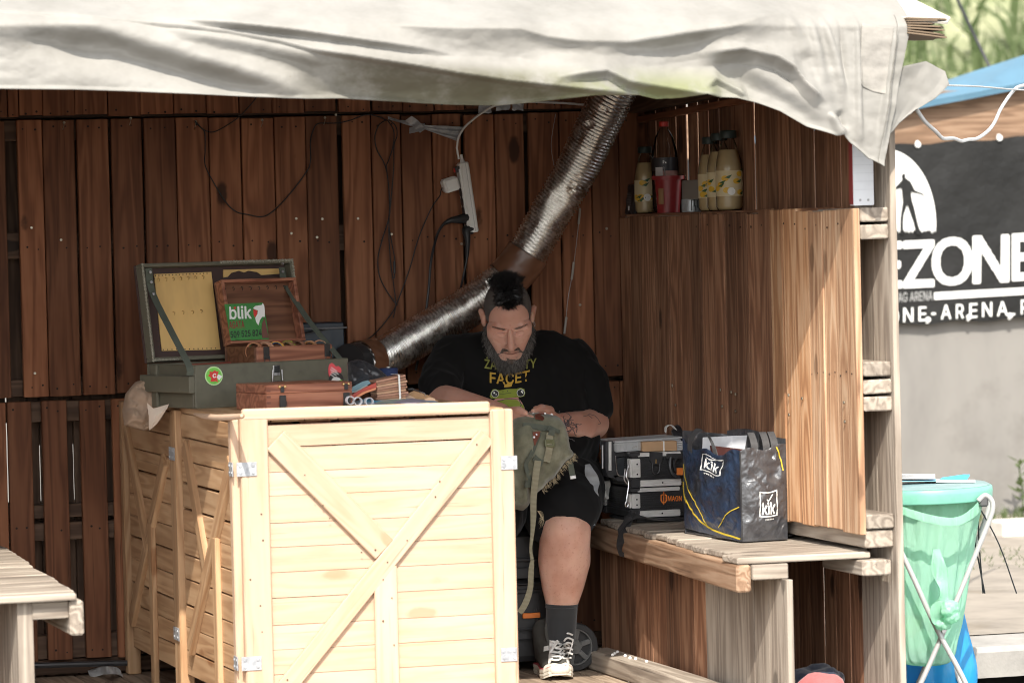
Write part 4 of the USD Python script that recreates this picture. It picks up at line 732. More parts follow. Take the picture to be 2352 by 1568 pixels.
for a_ in (.095, Lc - .032) if 0 else (.055, Lc - .022):
    part(cc, 'clasp', cat(obb(q(a_, -.003, .028), CF2, (.022, .005, .040), .0015), tube([q(a_ + x_, -.006, z_) for x_, z_ in ((-.011, .03), (-.013, .006), (.013, .006), (.011, .03))], .0012, 6), obb(q(a_, -.002, .066), CF2, (.012, .004, .018), .001)), BLKM)
    for s_ in (-1, 1): part(cc, 'stud', trimesh.creation.icosphere(2, .0048).apply_translation(q(a_ + s_ * .009, -.002, .075)), BRASS, 40)

# crumpled paper bag behind the chest, a dark box, a black plastic bag
def crumple(name, outline, Y, depth, m, label, cat_, seed, amp=.02, n=None, sc=14):
    """a crumpled bag: an outline seen from the front, swollen to a depth and creased"""
    Q = np.array([oY(x, y, Y) for x, y in outline]); pl = Polygon(Q[:, [0, 2]]).buffer(.004).buffer(-.002); x0, z0, x1, z1 = pl.bounds; st = max(x1 - x0, z1 - z0) / 46
    pts = np.array([(x, z) for x in np.arange(x0, x1, st) for z in np.arange(z0, z1, st) if pl.contains(Point(x, z))]); bd = np.array([pl.exterior.interpolate(d).coords[0] for d in np.arange(0, pl.exterior.length, st)])
    al = np.vstack([pts, bd]); from scipy.spatial import Delaunay
    tr = Delaunay(al).simplices; tr = np.array([t_ for t_ in tr if pl.buffer(1e-6).contains(Point(al[t_].mean(0)))]); d = np.array([pl.exterior.distance(Point(p)) for p in al]); mx = d.max()
    th = depth / 2 * np.sqrt(np.clip(1 - (1 - d / mx) ** 2, 0, 1)); V = []
    f3 = np.stack([al[:, 0] * sc, al[:, 1] * sc, al[:, 0] * 0], -1); rg_ = np.abs(meshkit.fbm(f3, 4, seed) - .5) * 2; r2_ = np.abs(meshkit.fbm(f3 * .6 + 9, 3, seed + 3) - .5) * 2
    a1_ = (rg_ - .4) * amp + (r2_ - .4) * amp; fa = np.clip(d / mx * 4, 0, 1)
    V1 = np.stack([al[:, 0], Y - th - a1_ * fa, al[:, 1]], -1); V2 = np.stack([al[:, 0], Y + th, al[:, 1]], -1); k = len(al)
    tr2 = tr.copy(); e_ = al[tr]; ar = np.cross(e_[:, 1] - e_[:, 0], e_[:, 2] - e_[:, 0]); tr2[ar < 0] = tr2[ar < 0][:, ::-1]
    return solo(name, trimesh.Trimesh(np.vstack([V1, V2]), np.vstack([tr2, tr2[:, ::-1] + k]), process=False), m, label, cat_, smooth=35)
PAPER = plain('brown_paper', (.30, .21, .145), .8, 0, .12, 12, .2, 60)
crumple('paper_bag', [(345, 868), (312, 878), (290, 905), (283, 945), (287, 975), (330, 988), (348, 984), (372, 958), (380, 935), (392, 930), (380, 905), (365, 890)], -.86, .16, PAPER, 'crumpled brown paper bag hanging off the back of the counter behind the chest', 'bag', 5, .06)
solo('paper_flap', grid(np.array([[oY(338, 925, -.98), oY(352, 938, -1.0), oY(388, 928, -.99)], [oY(342, 955, -1.0), oY(358, 955, -1.02), oY(384, 938, -1.0)], [oY(343, 988, -.99), oY(350, 982, -1.0), oY(360, 972, -.99)]]), .0012), plain('pale_paper', (.55, .45, .36), .7, 0, .08), 'pale torn paper flap hanging beside the paper bag', 'paper', smooth=40)
db = thing('dark_box', 'dark blue box with a thin grey lid edge behind the chest, against the back wall', 'box', oY(740, 800, -.3))
pA, pB = oY(682, 812, -.30), oY(790, 760, -.30); part(db, 'body', obb(A((pA[0] + pB[0]) / 2, -.22, (pA[2] + pB[2]) / 2 - .02), np.eye(3), (pB[0] - pA[0], .16, pB[2] - pA[2] + .10), .003), plain('dark_blue_card', (.012, .022, .035), .5, 0, .2))
part(db, 'lid', obb(A((pA[0] + pB[0]) / 2 + .002, -.225, pB[2] + .012), np.eye(3), (pB[0] - pA[0] + .012, .18, .006), .001), plain('grey_lid_edge', (.10, .10, .105), .5)); part(db, 'flap', grid(np.array([[oY(672, 752, -.2), oY(730, 748, -.2)], [oY(672, 772, -.32), oY(752, 758, -.32)]]), .003), RUB)
crumple('black_plastic_bag', [(800, 832), (822, 826), (842, 832), (866, 845), (886, 862), (897, 872), (880, 880), (846, 882), (818, 886), (802, 884)], -1.22, .10, plain('black_film', (.022, .022, .024), .28, 0, .2, 30, .4, 30), 'crumpled black plastic bag beside the army chest', 'bag', 9, .03)
sp = oY(893, 873, -.95); sp[2] = TT
tsp = thing('thread_spool', 'navy blue thread spool standing before the black shirt', 'spool', sp); zt_ = oY(893, 842, -.95)[2]
part(tsp, 'thread', lathe([(.006, TT + .004), (.030, TT + .006)] + [(.030 + .0006 * (i % 2), TT + .006 + (zt_ - TT - .012) * i / 24) for i in range(25)] + [(.028, zt_ - .004), (.006, zt_ - .003)], 32, A(sp[0], sp[1], 0)), plain('navy_thread', (.012, .025, .085), .8, 0, .12, 40, .3, 300)); part(tsp, 'core', lathe([(0, TT), (.0055, TT), (.0055, zt_), (0, zt_)], 16, A(sp[0], sp[1], 0)), WHITEP)
# leather stack with its rubber band
sx0, sx1 = oY(861, 905, -1.32), oY(932, 898, -1.32); wL = sx1[0] - sx0[0]; base = A((sx0[0] + sx1[0]) / 2, -1.30, TT + .012); nL = 9; hL = (oY(897, 866, -1.32)[2] - base[2]) / nL
ls = thing('leather_stack', 'stack of brown leather pieces held by a white rubber band on the counter', 'leather', base)
for i in range(nL):
    an = rnd.uniform(-.06, .06); tl = .05 + .015 * i; fr = np.array([A(math.cos(an) * math.cos(tl), math.sin(an), math.sin(tl)), A(-math.sin(an), math.cos(an), 0), A(-math.sin(tl), 0, math.cos(tl))])
    part(ls, 'leather_piece', obb(base + A(rnd.uniform(-.004, .004), rnd.uniform(-.004, .004), hL * (i + .5)), fr, (wL * rnd.uniform(.93, 1.02), .075, hL * .82), .0012), plain(('tan_leather', 'brown_leather', 'russet_leather')[i % 3], ((.48, .28, .17), (.30, .15, .09), (.38, .20, .13))[i % 3], .6, 0, .14, 40, .3, 120))
rbx = base[0] + wL * .22; z9 = base[2] + hL * nL + .008
part(ls, 'rubber_band', strap([A(rbx, -1.256, z9), A(rbx, -1.338, z9), A(rbx + .001, -1.345, z9 - .012), A(rbx + .003, -1.344, base[2] + .004), A(rbx + .003, -1.336, base[2])], A(.003, 0, 0), .001, 3), WHITEP)
bk = thing('blue_grey_book', 'worn blue grey booklet leaning beside the leather stack', 'book', oY(825, 890, -1.36)); rd_ = thing('red_folder', 'red leather folder lying under the blue grey booklet', 'folder', oY(830, 900, -1.4))
part(bk, 'cover', fpoly([(799, 903), (800, 893), (832, 876), (845, 873), (851, 880), (838, 886), (815, 897)], .006, lambda x, y: oY(x, y, -1.36)), plain('blue_grey_cover', (.13, .22, .25), .6, 0, .1)); part(bk, 'pages', fpoly([(802, 902), (815, 898), (842, 884), (846, 886), (820, 900)], .004, lambda x, y: oY(x, y, -1.375)), plain('grey_pages', (.40, .40, .37), .8))
part(rd_, 'cover', fpoly([(799, 912), (812, 903), (838, 889), (862, 878), (863, 890), (852, 897), (830, 905), (812, 913)], .010, lambda x, y: oY(x, y, -1.40)), plain('red_leather', (.36, .045, .025), .5, 0, .15, 30, .3, 60)); part(rd_, 'edge_fold', fpoly([(814, 912), (832, 900), (862, 890), (863, 894), (838, 903), (820, 913)], .006, lambda x, y: oY(x, y, -1.415)), plain('orange_leather_edge', (.55, .20, .09), .6))
for i, (x, y) in enumerate(((804, 919), (821, 921), (847, 922))):
    c = oY(x, y, -1.55); pr_ = [(.013, -.012), (.013, .012), (.0112, .012), (.0112, -.012), (.013, -.012)]
    solo('plastic_tube', lathe(pr_, 26, A(c[0], c[1], max(c[2], TT + .014)), np.array([A(1, 0, 0), A(0, 0, 1), A(0, -1, 0)])), mat('frosted_plastic', {'p': ('principled_bsdf', {'base_color': (.78, .80, .84), 'roughness': .35, 'transmission_weight': .35})}, []), ('clear plastic tube end half hidden by the wooden case', 'middle clear plastic tube lying behind the front batten', 'clear plastic tube lying nearest the blue paper')[i], 'tube', 'clear plastic tubes on the counter', smooth=40)
pp = thing('paper_pile', 'pile of blue and grey printed papers on the counter before the seated man', 'papers', oZ(900, 925, TT))
for i, (pl, c) in enumerate(([[(806, 925), (850, 912), (1000, 921), (1020, 930), (900, 935)], (.30, .36, .42)], [[(822, 922), (862, 911), (925, 911), (905, 925)], (.10, .34, .52)], [[(862, 925), (905, 914), (975, 918), (990, 928)], (.30, .36, .31)], [[(900, 924), (945, 915), (985, 921), (960, 930)], (.27, .24, .30)])):
    part(pp, 'sheet', fpoly(pl, .0012, lambda x, y, k=i: np.maximum(oZ(x, y, TT + .012 + .002 * k), A(-9, -1.79 + .01 * k, 0))), plain(f'printed_paper_{"abcd"[i]}', c, .6, 0, .2, 20))
lo = thing('leather_scraps', 'heap of tan leather offcuts beside the papers, by the man\'s elbow', 'leather offcuts', oY(960, 915, -1.2))
for k, (pl, c) in enumerate((([(934, 905), (950, 897), (985, 908), (1012, 924), (1000, 930), (960, 926), (938, 920)], (.42, .25, .12)), ([(915, 916), (942, 908), (954, 914), (930, 922)], (.62, .44, .32)), ([(970, 918), (985, 912), (998, 914), (1000, 922), (980, 924)], (.68, .46, .30)), ([(880, 918), (938, 902), (940, 908), (898, 920)], (.40, .22, .17)))): part(lo, 'offcut', fpoly(pl, .003, lambda x, y, k=k: oY(x, y, -1.22 - .012 * k)), plain('offcut_' + 'abcd'[k], c, .65, 0, .15, 40, .3, 100))
aw = thing('awl', 'slim awl with a dark handle lying on the leather offcuts', 'awl', oY(950, 898, -1.3)); part(aw, 'handle', tube([oY(937, 894, -1.3), oY(948, 893, -1.3)], .004, 8), RUB); part(aw, 'blade', tube([oY(948, 893, -1.3), oY(975, 903, -1.3), oY(978, 909, -1.3)], .0016, 6), STEEL)

# ================================================================ ON THE BACK WALL
dct = thing('ventilation_duct', 'flexible silver ventilation duct running diagonally across the back wall', 'duct', oY(1200, 600, -.2))
dp = [(1432, 170, -.42), (1408, 215, -.40), (1368, 300, -.34), (1322, 395, -.28), (1276, 470, -.24), (1228, 555, -.21), (1190, 615, -.19), (1140, 660, -.18), (1062, 715, -.18), (962, 772, -.20), (890, 815, -.24), (846, 828, -.28), (815, 832, -.33)]
C = catmull([oY(*p) for p in dp], 24); sl_ = np.concatenate([[0], np.cumsum(np.linalg.norm(np.diff(C, axis=0), axis=1))]); Ld = sl_[-1]; ss = np.arange(0, Ld, .0019); C = np.stack([np.interp(ss, sl_, C[:, k]) for k in range(3)], -1)
C = np.array([np.convolve(np.pad(C[:, k], 30, mode='edge'), np.ones(61) / 61, 'valid') for k in range(3)]).T
R0 = np.interp(ss / Ld, [0, .2, .45, .55, .8, 1], [.075, .074, .071, .070, .069, .067]); T = np.gradient(C, axis=0); T /= np.linalg.norm(T, axis=1, keepdims=True)
u = nz(np.cross(T[0], A(0, 1, 0))); ns = 56; ang = np.arange(ns) * 2 * np.pi / ns; V = []
for i in range(len(C)):
    u = nz(u - T[i] * (u @ T[i])); w = np.cross(T[i], u); ph = ss[i] / .0128 * 2 * np.pi
    V.append(C[i] + R0[i] * (np.cos(ang)[:, None] * u + np.sin(ang)[:, None] * w) + (.0026 * np.sin(ph + ang))[:, None] * (np.cos(ang)[:, None] * u + np.sin(ang)[:, None] * w))
V = np.array(V); NV = V - C[:, None]; NV /= np.linalg.norm(NV, axis=2, keepdims=True)
dn = meshkit.fbm(V * 22, 3, 4) - .5; V += NV * (np.clip(dn, -1, -.2) + .2)[..., None] * .08 + NV * (meshkit.fbm(V * 40, 2, 6) - .5)[..., None] * .0012
for cx_, cy_, rr, dd in ((1280, 462, .05, .02), (1040, 738, .04, .014), (870, 820, .05, .018)):
    pc = oY(cx_, cy_, -.3); ds = np.linalg.norm(V - pc, axis=2); V -= NV * (dd * np.exp(-(ds / rr) ** 2))[..., None]
n1 = len(V); i, j = np.meshgrid(np.arange(n1 - 1), np.arange(ns), indexing='ij'); k = (j + 1) % ns; Fq = np.stack([i * ns + j, i * ns + k, (i + 1) * ns + k, (i + 1) * ns + j], -1).reshape(-1, 4)
part(dct, 'foil_hose', (V.reshape(-1, 3), Fq), plain('crinkled_foil', (.80, .78, .74), .24, 1., .12, 24), True)
TAPE = plain('brown_packing_tape', (.14, .062, .033), .35, 0, .12, 12, .3, 20, bdist=.004)
def band(f0, f1, dr=.006):
    i0, i1 = int(f0 * n1), int(f1 * n1); vv = C[i0:i1:5, None] + NV[i0:i1:5] * (R0[i0:i1:5] + dr)[:, None, None] + NV[i0:i1:5] * ((meshkit.fbm(V[i0:i1:5] * 40, 2, 2) - .5) * .006)[..., None]; a_ = len(vv)
    i, j = np.meshgrid(np.arange(a_ - 1), np.arange(ns), indexing='ij'); k = (j + 1) % ns; part(dct, 'tape_band', (vv.reshape(-1, 3), np.stack([i * ns + j, i * ns + k, (i + 1) * ns + k, (i + 1) * ns + j], -1).reshape(-1, 4)), TAPE, True)
band(.468, .56, .005); band(.93, .998, .005)
part(dct, 'end_collar', tube([C[-1] - T[-1] * .01, C[-1] + T[-1] * .05], .067, 24), RUB, 40)

psx = lambda x, y, Y=-.05: oY(x, y, Y)
pt, pb = psx(1062, 373), psx(1086, 534); ax = nz(pb - pt); across = nz(np.cross(A(0, 1, 0), ax)); PF = np.array([across, A(0, 1, 0), ax])
if across[0] < 0: PF[0] *= -1; PF[1] *= 1
ps = thing('power_strip', 'white power strip with a red switch hanging by its cable on the back wall', 'power strip', (pt + pb) / 2)
part(ps, 'body', obb((pt + pb) / 2, PF, (.034, .046, np.linalg.norm(pb - pt)), .005), WHITEP); part(ps, 'seam', obb((pt + pb) / 2 + PF[0] * .004 - A(0, .0232, 0), PF, (.0012, .001, np.linalg.norm(pb - pt) - .01), .0002), plain('grey_seam', (.35, .35, .33), .5))
part(ps, 'socket_face', obb((pt + pb) / 2 - PF[0] * .019 + ax * .01, PF, (.006, .040, np.linalg.norm(pb - pt) * .9), .002), WHITEP)
for f_ in (.42, .55, .68, .81): part(ps, 'socket', disc(pt + (pb - pt) * f_ - PF[0] * .0222, -PF[0], .017, .0012, 18), RUB)
part(ps, 'switch', obb(psx(1049, 390) - A(0, 0, 0), PF, (.016, .024, .022), .002), RUB); part(ps, 'switch_rocker', obb(psx(1046.5, 391), PF, (.013, .014, .016), .002), plain('red_rocker', (.5, .03, .02), .35))
part(ps, 'cable_sleeve', tube([pt - ax * .028, pt - ax * .012, pt], A(.0045, .0055, .009), 10), WHITEP)
part(ps, 'cable', tube([psx(1054, 366), psx(1050, 345), psx(1050, 334), psx(1054, 314), psx(1066, 294), psx(1084, 277), psx(1102, 263), psx(1132, 245), psx(1160, 239, -.06), psx(1200, 234, -.06), psx(1290, 237, -.05), psx(1345, 241, -.04), psx(1380, 240, -.04)], .0038, 8, 6), WHITEP)
pg = thing('plug_adapter', 'white cube charger plugged into the power strip', 'adapter', psx(1032, 425)); part(pg, 'body', obb(psx(1034, 424, -.055), np.array([nz(A(1, 0, .28)), A(0, 1, 0), nz(A(-.28, 0, 1))]), (.056, .052, .050), .008), WHITEP)
part(pg, 'cable', tube([psx(1016, 432, -.06), psx(1012, 440, -.07), psx(1010, 450, -.06), psx(990, 480, -.03), psx(962, 545, -.02), psx(940, 620, -.02), psx(914, 690, -.02), psx(898, 722, -.02), psx(862, 765, -.02), psx(832, 785, -.03), psx(795, 796, -.06)], .0022, 6, 6), BLK)
for x, y, pts, r, lab in ((1060, 503, [(1056, 503), (1036, 506), (1020, 514), (1004, 540), (990, 600), (985, 660), (975, 740), (963, 810), (955, 850)], .0048, 'upper black plug and thick cable in the power strip'), (1071, 530, [(1071, 528), (1074, 548), (1073, 590), (1063, 640), (1053, 690), (1052, 750), (1052, 800)], .0042, 'lower black plug and cable hanging from the power strip')):
    bp_ = thing('black_plug', lab, 'plug', psx(x, y, -.06)); p0_ = psx(x, y, -.06); p1_ = psx(pts[1][0] + (x - pts[1][0]) * .3, pts[1][1], -.07)
    part(bp_, 'plug_body', tube([psx(x + 12, y - 4, -.055), p0_, psx(*pts[1], -.07), psx(*pts[2], -.065)], A(.019, .017, .010, .006), 14, 3), RUB, 40)
    part(bp_, 'cable', tube([psx(*p, -.07 if i < 3 else -.09) for i, p in enumerate(pts[1:])], r, 8, 6), BLK)
wallw = lambda name, pts, r, lab, Y=-.012: solo(name, tube([oY(x, y, Y - (.010 if i % 3 == 1 else 0)) for i, (x, y) in enumerate(pts)], r, 6, 7), BLK, lab, 'wire', smooth=True)
wallw('thin_wire', [(590, 215), (586, 228), (556, 262), (528, 284), (495, 302), (476, 302), (460, 292), (448, 281), (452, 288)], .0021, 'short thin black wire from under the canvas to a screw hook')
wallw('thin_wire', [(449, 279), (460, 292), (470, 305), (471, 345), (471, 378), (487, 413), (520, 466), (544, 487), (570, 493), (598, 498), (622, 489), (660, 452), (703, 396), (713, 370), (713, 325), (720, 298), (732, 284), (772, 283), (803, 277), (840, 264), (868, 268), (888, 277)], .0024, 'long thin black wire sagging in a wide loop along the back wall')
wallw('thin_wire', [(888, 275), (870, 288), (861, 315), (866, 345), (881, 372), (889, 400), (894, 450), (893, 500), (878, 550), (868, 595), (872, 635), (888, 668), (905, 692), (913, 700)], .0022, 'coiled black wire hanging left on its screw hook', -.02)
wallw('thin_wire', [(890, 276), (904, 300), (903, 335), (892, 370), (888, 384), (893, 430), (896, 480), (893, 515), (902, 570), (907, 600), (905, 640)], .0022, 'black wire with a jack end hanging straight down the wall', -.025)
wallw('thin_wire', [(893, 275), (909, 290), (912, 312), (905, 335), (904, 390), (898, 460), (893, 520), (897, 600), (905, 660), (909, 700), (903, 730)], .0022, 'black wire hanging right of the other loops down to a small connector', -.03)
jk = thing('jack_connector', 'small black jack plug with a bright tip hanging on a wire', 'jack plug', oY(905, 610, -.03)); part(jk, 'barrel', tube([oY(906, 600, -.03), oY(906, 628, -.03)], .0045, 8), RUB); part(jk, 'tip', tube([oY(906, 628, -.03), oY(906, 640, -.03)], .0022, 6), STEEL)
FILM = plain('silver_duct_tape', (.40, .41, .42), .3, .35, .15, 30, .6, 30, bdist=.006)
tp = thing('duct_tape_sling', 'twisted strip of silver duct tape slung from a screw to the white cable', 'tape', oY(980, 295, -.03))
part(tp, 'tail', strap([oY(891, 271, -.012), oY(915, 278, -.02), oY(940, 283, -.03), oY(970, 290, -.035)], [A(0, 0, .005), A(0, .004, .005), A(.002, 0, .008), A(.004, 0, .008)], .0008, 6), FILM)
rows_ = []
for f_ in np.linspace(0, 1, 14):
    top = np.array([970, 287]) * (1 - f_) + np.array([1066, 292]) * f_; bot_ = np.array([972, 296]) * (1 - f_) + np.array([1051, 325]) * f_
    rows_.append([oY(*(top * (1 - g_) + bot_ * g_), -.035 - .006 * math.sin(g_ * 14 + f_ * 3) * f_) for g_ in np.linspace(0, 1, 16)])
part(tp, 'fan', grid(np.array(rows_), .0008), FILM, True)
part(tp, 'knot', cat(strap([oY(938, 272, -.05), oY(952, 282, -.045), oY(962, 292, -.05), oY(972, 300, -.04)], [A(.012, 0, .008)] * 4, .001, 4), strap([oY(940, 300, -.045), oY(955, 297, -.05), oY(975, 291, -.045)], [A(.002, .004, .011)] * 3, .001, 4)), FILM)
for x0, x1, y0, y1 in ((1100, 1128, 232, 260), (1139, 1170, 232, 254), (1176, 1202, 234, 254)):
    solo('tape_patch', grid(np.array([[oY(x_ + rnd.uniform(-2, 2), y_ + rnd.uniform(-2, 2), -.006 - rnd.uniform(0, .004)) for x_ in np.linspace(x0, x1, 5)] for y_ in np.linspace(y0, y1, 4)]), .0008), FILM, {1100: 'silver tape patch fixing the white cable, left one of three', 1139: 'silver tape patch on the plank top, middle one of three', 1176: 'silver tape patch on the plank top, right one of three'}[x0], 'tape', smooth=True)
cd = thing('taped_cord', 'thin cord with white tape ends hanging right of the man', 'cord', oY(1310, 600, -.02)); part(cd, 'cord', tube([oY(1332, 480, -.02), oY(1326, 540, -.02), oY(1316, 620, -.02), oY(1304, 690, -.02), oY(1298, 765, -.02)], .0012, 5, 6), GRYC)
for q_ in (((1318, 602), (1313, 642)), ((1301, 728), (1296, 766)), ((1332, 478), (1329, 515))): part(cd, 'tape_end', tube([oY(*q_[0], -.025), oY(*q_[1], -.025)], .0042, 6), plain('dull_white_tape', (.42, .39, .34), .7))
solo('grey_thread', tube([oY(1276, 262, -.03), oY(1266, 330, -.03), oY(1272, 380, -.03)], .0009, 5, 6), GRYC, 'thin grey thread hanging from the wall top left of the duct', 'thread')
# ================================================================ ON THE SHELF
SH = lambda x, y=480, X=.068: oX(x, y, X)
SZ = 1.5495
CLEAR = mat('clear_pet', {'f': ('fresnel', {'IOR': 1.22}), 't': ('transparent_bsdf', {'color': (.95, .95, .94)}), 'g': ('glossy_bsdf', {'roughness': .06}), 'm': ('mix_closure', {})}, [('f.fac', 'm.fac'), ('t.BSDF', 'm.closure1'), ('g.BSDF', 'm.closure2')], 'm.closure')
COLA = plain('dark_cola', (.012, .006, .004), .15, 0, .1, spec=.6); LEMON = plain('cloudy_lemonade', (.40, .30, .16), .25, 0, .06, spec=.6); DCAP = plain('dark_green_cap', (.015, .028, .024), .45)
CREAM = plain('cream_label', (.52, .44, .27), .55, 0, .08); YEL = plain('lemon_yellow', (.60, .36, .03), .5, 0, .1); LEAF = plain('label_green', (.03, .085, .03), .5); REDC = plain('red_cap', (.50, .03, .02), .35); LABK = plain('black_label', (.015, .014, .016), .4)
def wrap_patch(c, r, a0, a1, z0, z1, n=10, off=.0006):
    an = np.linspace(a0, a1, n); return grid(np.array([[A(c[0] + (r + off) * math.cos(a), c[1] + (r + off) * math.sin(a), z) for a in an] for z in (z0, z1)]))
def wrap_shape(c, r, a, z, pl, off=.0009):
    """small printed shapes (local outline in metres) wrapped on a bottle"""
    return [trimesh.Trimesh(np.array([[c[0] + (r + off) * math.cos(a + p[0] / r), c[1] + (r + off) * math.sin(a + p[0] / r), z + p[1]] for p in [(sum(q[0] for q in pl) / len(pl), sum(q[1] for q in pl) / len(pl))] + list(pl)]), [[0, 1 + k, 1 + (k + 1) % len(pl)] for k in range(len(pl))], process=False)]
CAMA = math.atan2(CP[1] + .8, CP[0])
def lemonade(t, c, hb):
    r = hb * .166; o = A(c[0], c[1], SZ); h = hb
    prof = [(0, 0), (r * .82, 0), (r, h * .05), (r, h * .52), (r * .9, h * .64), (r * .58, h * .84), (r * .42, h * .90), (r * .42, h * .955)]
    part(t, 'bottle_glass', lathe(prof, 26, o), CLEAR, True)
    part(t, 'lemonade', lathe([(0, .003), (r * .80, .003), (r * .97, h * .055), (r * .97, h * .52), (r * .87, h * .64), (r * .70, h * .76), (0, h * .76)], 26, o), LEMON, 40)
    part(t, 'cap', lathe([(r * .40, h * .905), (r * .62, h * .905), (r * .64, h * .92), (r * .64, h * .985), (r * .58, h), (0, h)], 22, o), DCAP, 40)
    lb = part(t, 'label', cat(wrap_patch((c[0], c[1]), r, CAMA - 1.5, CAMA + 1.5, SZ + h * .18, SZ + h * .50, 22)), CREAM, True)
    ys_, gs = [], []
    for k in range(7):
        a = CAMA + rg5.uniform(-1.1, 1.1); z = SZ + h * rg5.uniform(.2, .47); s_ = .011
        ys_ += wrap_shape((c[0], c[1]), r, a, z, [(s_ * 1.2 * math.cos(b), s_ * .9 * math.sin(b)) for b in np.linspace(0, 6.28, 10, endpoint=False)], .0010 + .00006 * k)
        gs += wrap_shape((c[0], c[1]), r, a + rg5.uniform(.15, .4), z + rg5.uniform(-.01, .012), [(-.012, 0), (0, .006), (.014, .010), (.004, -.003)], .0016 + .00006 * k)
    part(t, 'lemon_print', cat(*ys_), YEL, kind='stuff'); part(t, 'leaf_print', cat(*gs), LEAF, kind='stuff')
    part(t, 'round_seal', cat(*wrap_shape((c[0], c[1]), r, CAMA + .15, SZ + h * .24, [(.013 * math.cos(b), .013 * math.sin(b)) for b in np.linspace(0, 6.28, 14, endpoint=False)], .0022)), WHT)
rg5 = random.Random(4)
for (x, h, lab) in ((1633, .252, 'lemonade bottle with a dark cap, left one of the wrapped three on the shelf'), (1655, .262, 'lemonade bottle with a dark cap, middle one of the wrapped three on the shelf'), (1676, .268, 'lemonade bottle with a dark cap, right one of the wrapped three on the shelf'), (1484, .238, 'lemonade bottle half hidden between the black coffee bag and the cola bottle')):
    c = SH(x); t = thing('lemonade_bottle', lab, 'bottle', A(c[0], c[1], SZ), 'lemonade bottles on the shelf'); lemonade(t, c, h)
c = SH(1529); o = A(c[0] + .0, c[1], SZ); h = oX(1529, 279, .068)[2] - SZ; r = .046
t = thing('cola_bottle', 'big half full cola bottle with a red cap and black label on the shelf', 'bottle', o)
part(t, 'bottle_plastic', lathe([(0, 0), (r * .8, .002), (r, .02), (r, h * .60), (r * .96, h * .68), (r * .7, h * .83), (r * .36, h * .915), (r * .30, h * .955)], 30, o), CLEAR, True)
part(t, 'cola', lathe([(0, .004), (r * .78, .004), (r * .97, .022), (r * .97, h * .60), (0, h * .60)], 30, o), COLA, 40)
part(t, 'cap', lathe([(r * .28, h * .945), (r * .37, h * .945), (r * .37, h * .995), (r * .33, h), (0, h)], 22, o), REDC, 40)
part(t, 'label', wrap_patch((o[0], o[1]), r, CAMA - 1.6, CAMA + 1.6, SZ + h * .46, SZ + h * .605, 24), LABK, True); part(t, 'label_back', wrap_patch((o[0], o[1]), r, CAMA - .75, CAMA - .15, SZ + h * .15, SZ + h * .50, 8, .0012), plain('pale_label', (.50, .47, .45), .5, 0, .05)); part(t, 'label_band', wrap_patch((o[0], o[1]), r, CAMA - .15, CAMA + 1.4, SZ + h * .40, SZ + h * .46, 12, .0009), plain('pinkish_band', (.32, .17, .14), .5))
part(t, 'label_script', fit(meshkit.text_mesh('cola', .1, .0004, True), *[A(o[0] + (r + .0018) * math.cos(CAMA + a_), o[1] + (r + .0018) * math.sin(CAMA + a_), z_) for a_, z_ in ((-.28, SZ + h * .52), (.28, SZ + h * .52), (-.28, SZ + h * .58))]), WHT) if 0 else None
part(t, 'barcode', cat(*[wrap_patch((o[0], o[1]), r, CAMA - .72, CAMA - .45, SZ + h * (.18 + .03 * k), SZ + h * (.195 + .03 * k), 4, .0018) for k in range(7)]), RUB)
part(t, 'white_emblem', cat(*[wrap_patch((o[0], o[1]), r, CAMA - .12 + .08 * k, CAMA - .07 + .1 * k, SZ + h * (.54 + .02 * (k % 2)), SZ + h * (.575 - .01 * k), 4, .0018) for k in range(3)]), WHT)
def bagbox(name, x0, x1, y0, y1, X, dx, m, lab, cat_, ch_=.006, prof=0):
    pa, pb = oX(x0, y1, X), oX(x1, y1, X); zt_ = oX((x0 + x1) / 2, y0, X)[2]; t = thing(name, lab, cat_, A(X, (pa[1] + pb[1]) / 2, SZ))
    return t, A(X + dx / 2, (pa[1] + pb[1]) / 2, (SZ + zt_) / 2), (dx, abs(pb[1] - pa[1]), zt_ - SZ)
t, c, s_ = bagbox('coffee_bag', 1424, 1468, 424, 500, .026, .07, None, 'black foil coffee bag at the wall end of the shelf', 'coffee bag')
s_ = (s_[0], min(s_[1], .12), s_[2]); m = fuse([m3.Manifold.batch_hull([sph(c + A(sx * s_[0] * .38, sy * s_[1] * .42, -s_[2] * .45), .008) for sx in (-1, 1) for sy in (-1, 1)] + [sph(c + A(sx * s_[0] * .2, sy * s_[1] * .44, s_[2] * .44), .006) for sx in (-1, 1) for sy in (-1, 1)])], .008, 2, (.004, 40, 3)); part(t, 'foil', m, LABK, True)
part(t, 'print_block', cat(*[obb(c + A(-s_[0] / 2 - .0045, -s_[1] * .12, s_[2] * (.2 - .055 * k)), np.eye(3), (.0006, s_[1] * .4, .0022), .0001) for k in range(8)]), plain('faint_grey_print', (.14, .14, .14), .5)); part(t, 'print_patch', obb(c + A(-s_[0] / 2 - .0055, -.01, -s_[2] * .3), np.eye(3), (.0006, .014, .016), .0001), WHT)
c = SH(1536, 490, .055); zt_ = oX(1536, 404, .055)[2]; t = thing('red_bucket', 'small red plastic bucket with a lip holding brushes on the shelf', 'bucket', A(c[0], c[1], SZ)); r = .048; part(t, 'pot', lathe([(0, 0), (r * .8, 0), (r * .98, (zt_ - SZ) * .9), (r * 1.18, (zt_ - SZ) * .9), (r * 1.2, zt_ - SZ), (r, zt_ - SZ), (r * .78, .006), (0, .006)], 26, A(c[0], c[1], SZ)), plain('red_plastic', (.20, .012, .014), .35), 40)
part(t, 'label', wrap_patch((c[0], c[1]), r * .93, CAMA - .8, CAMA - .35, SZ + .03, SZ + .085, 6, .003), plain('gold_label', (.22, .12, .05), .5)); 
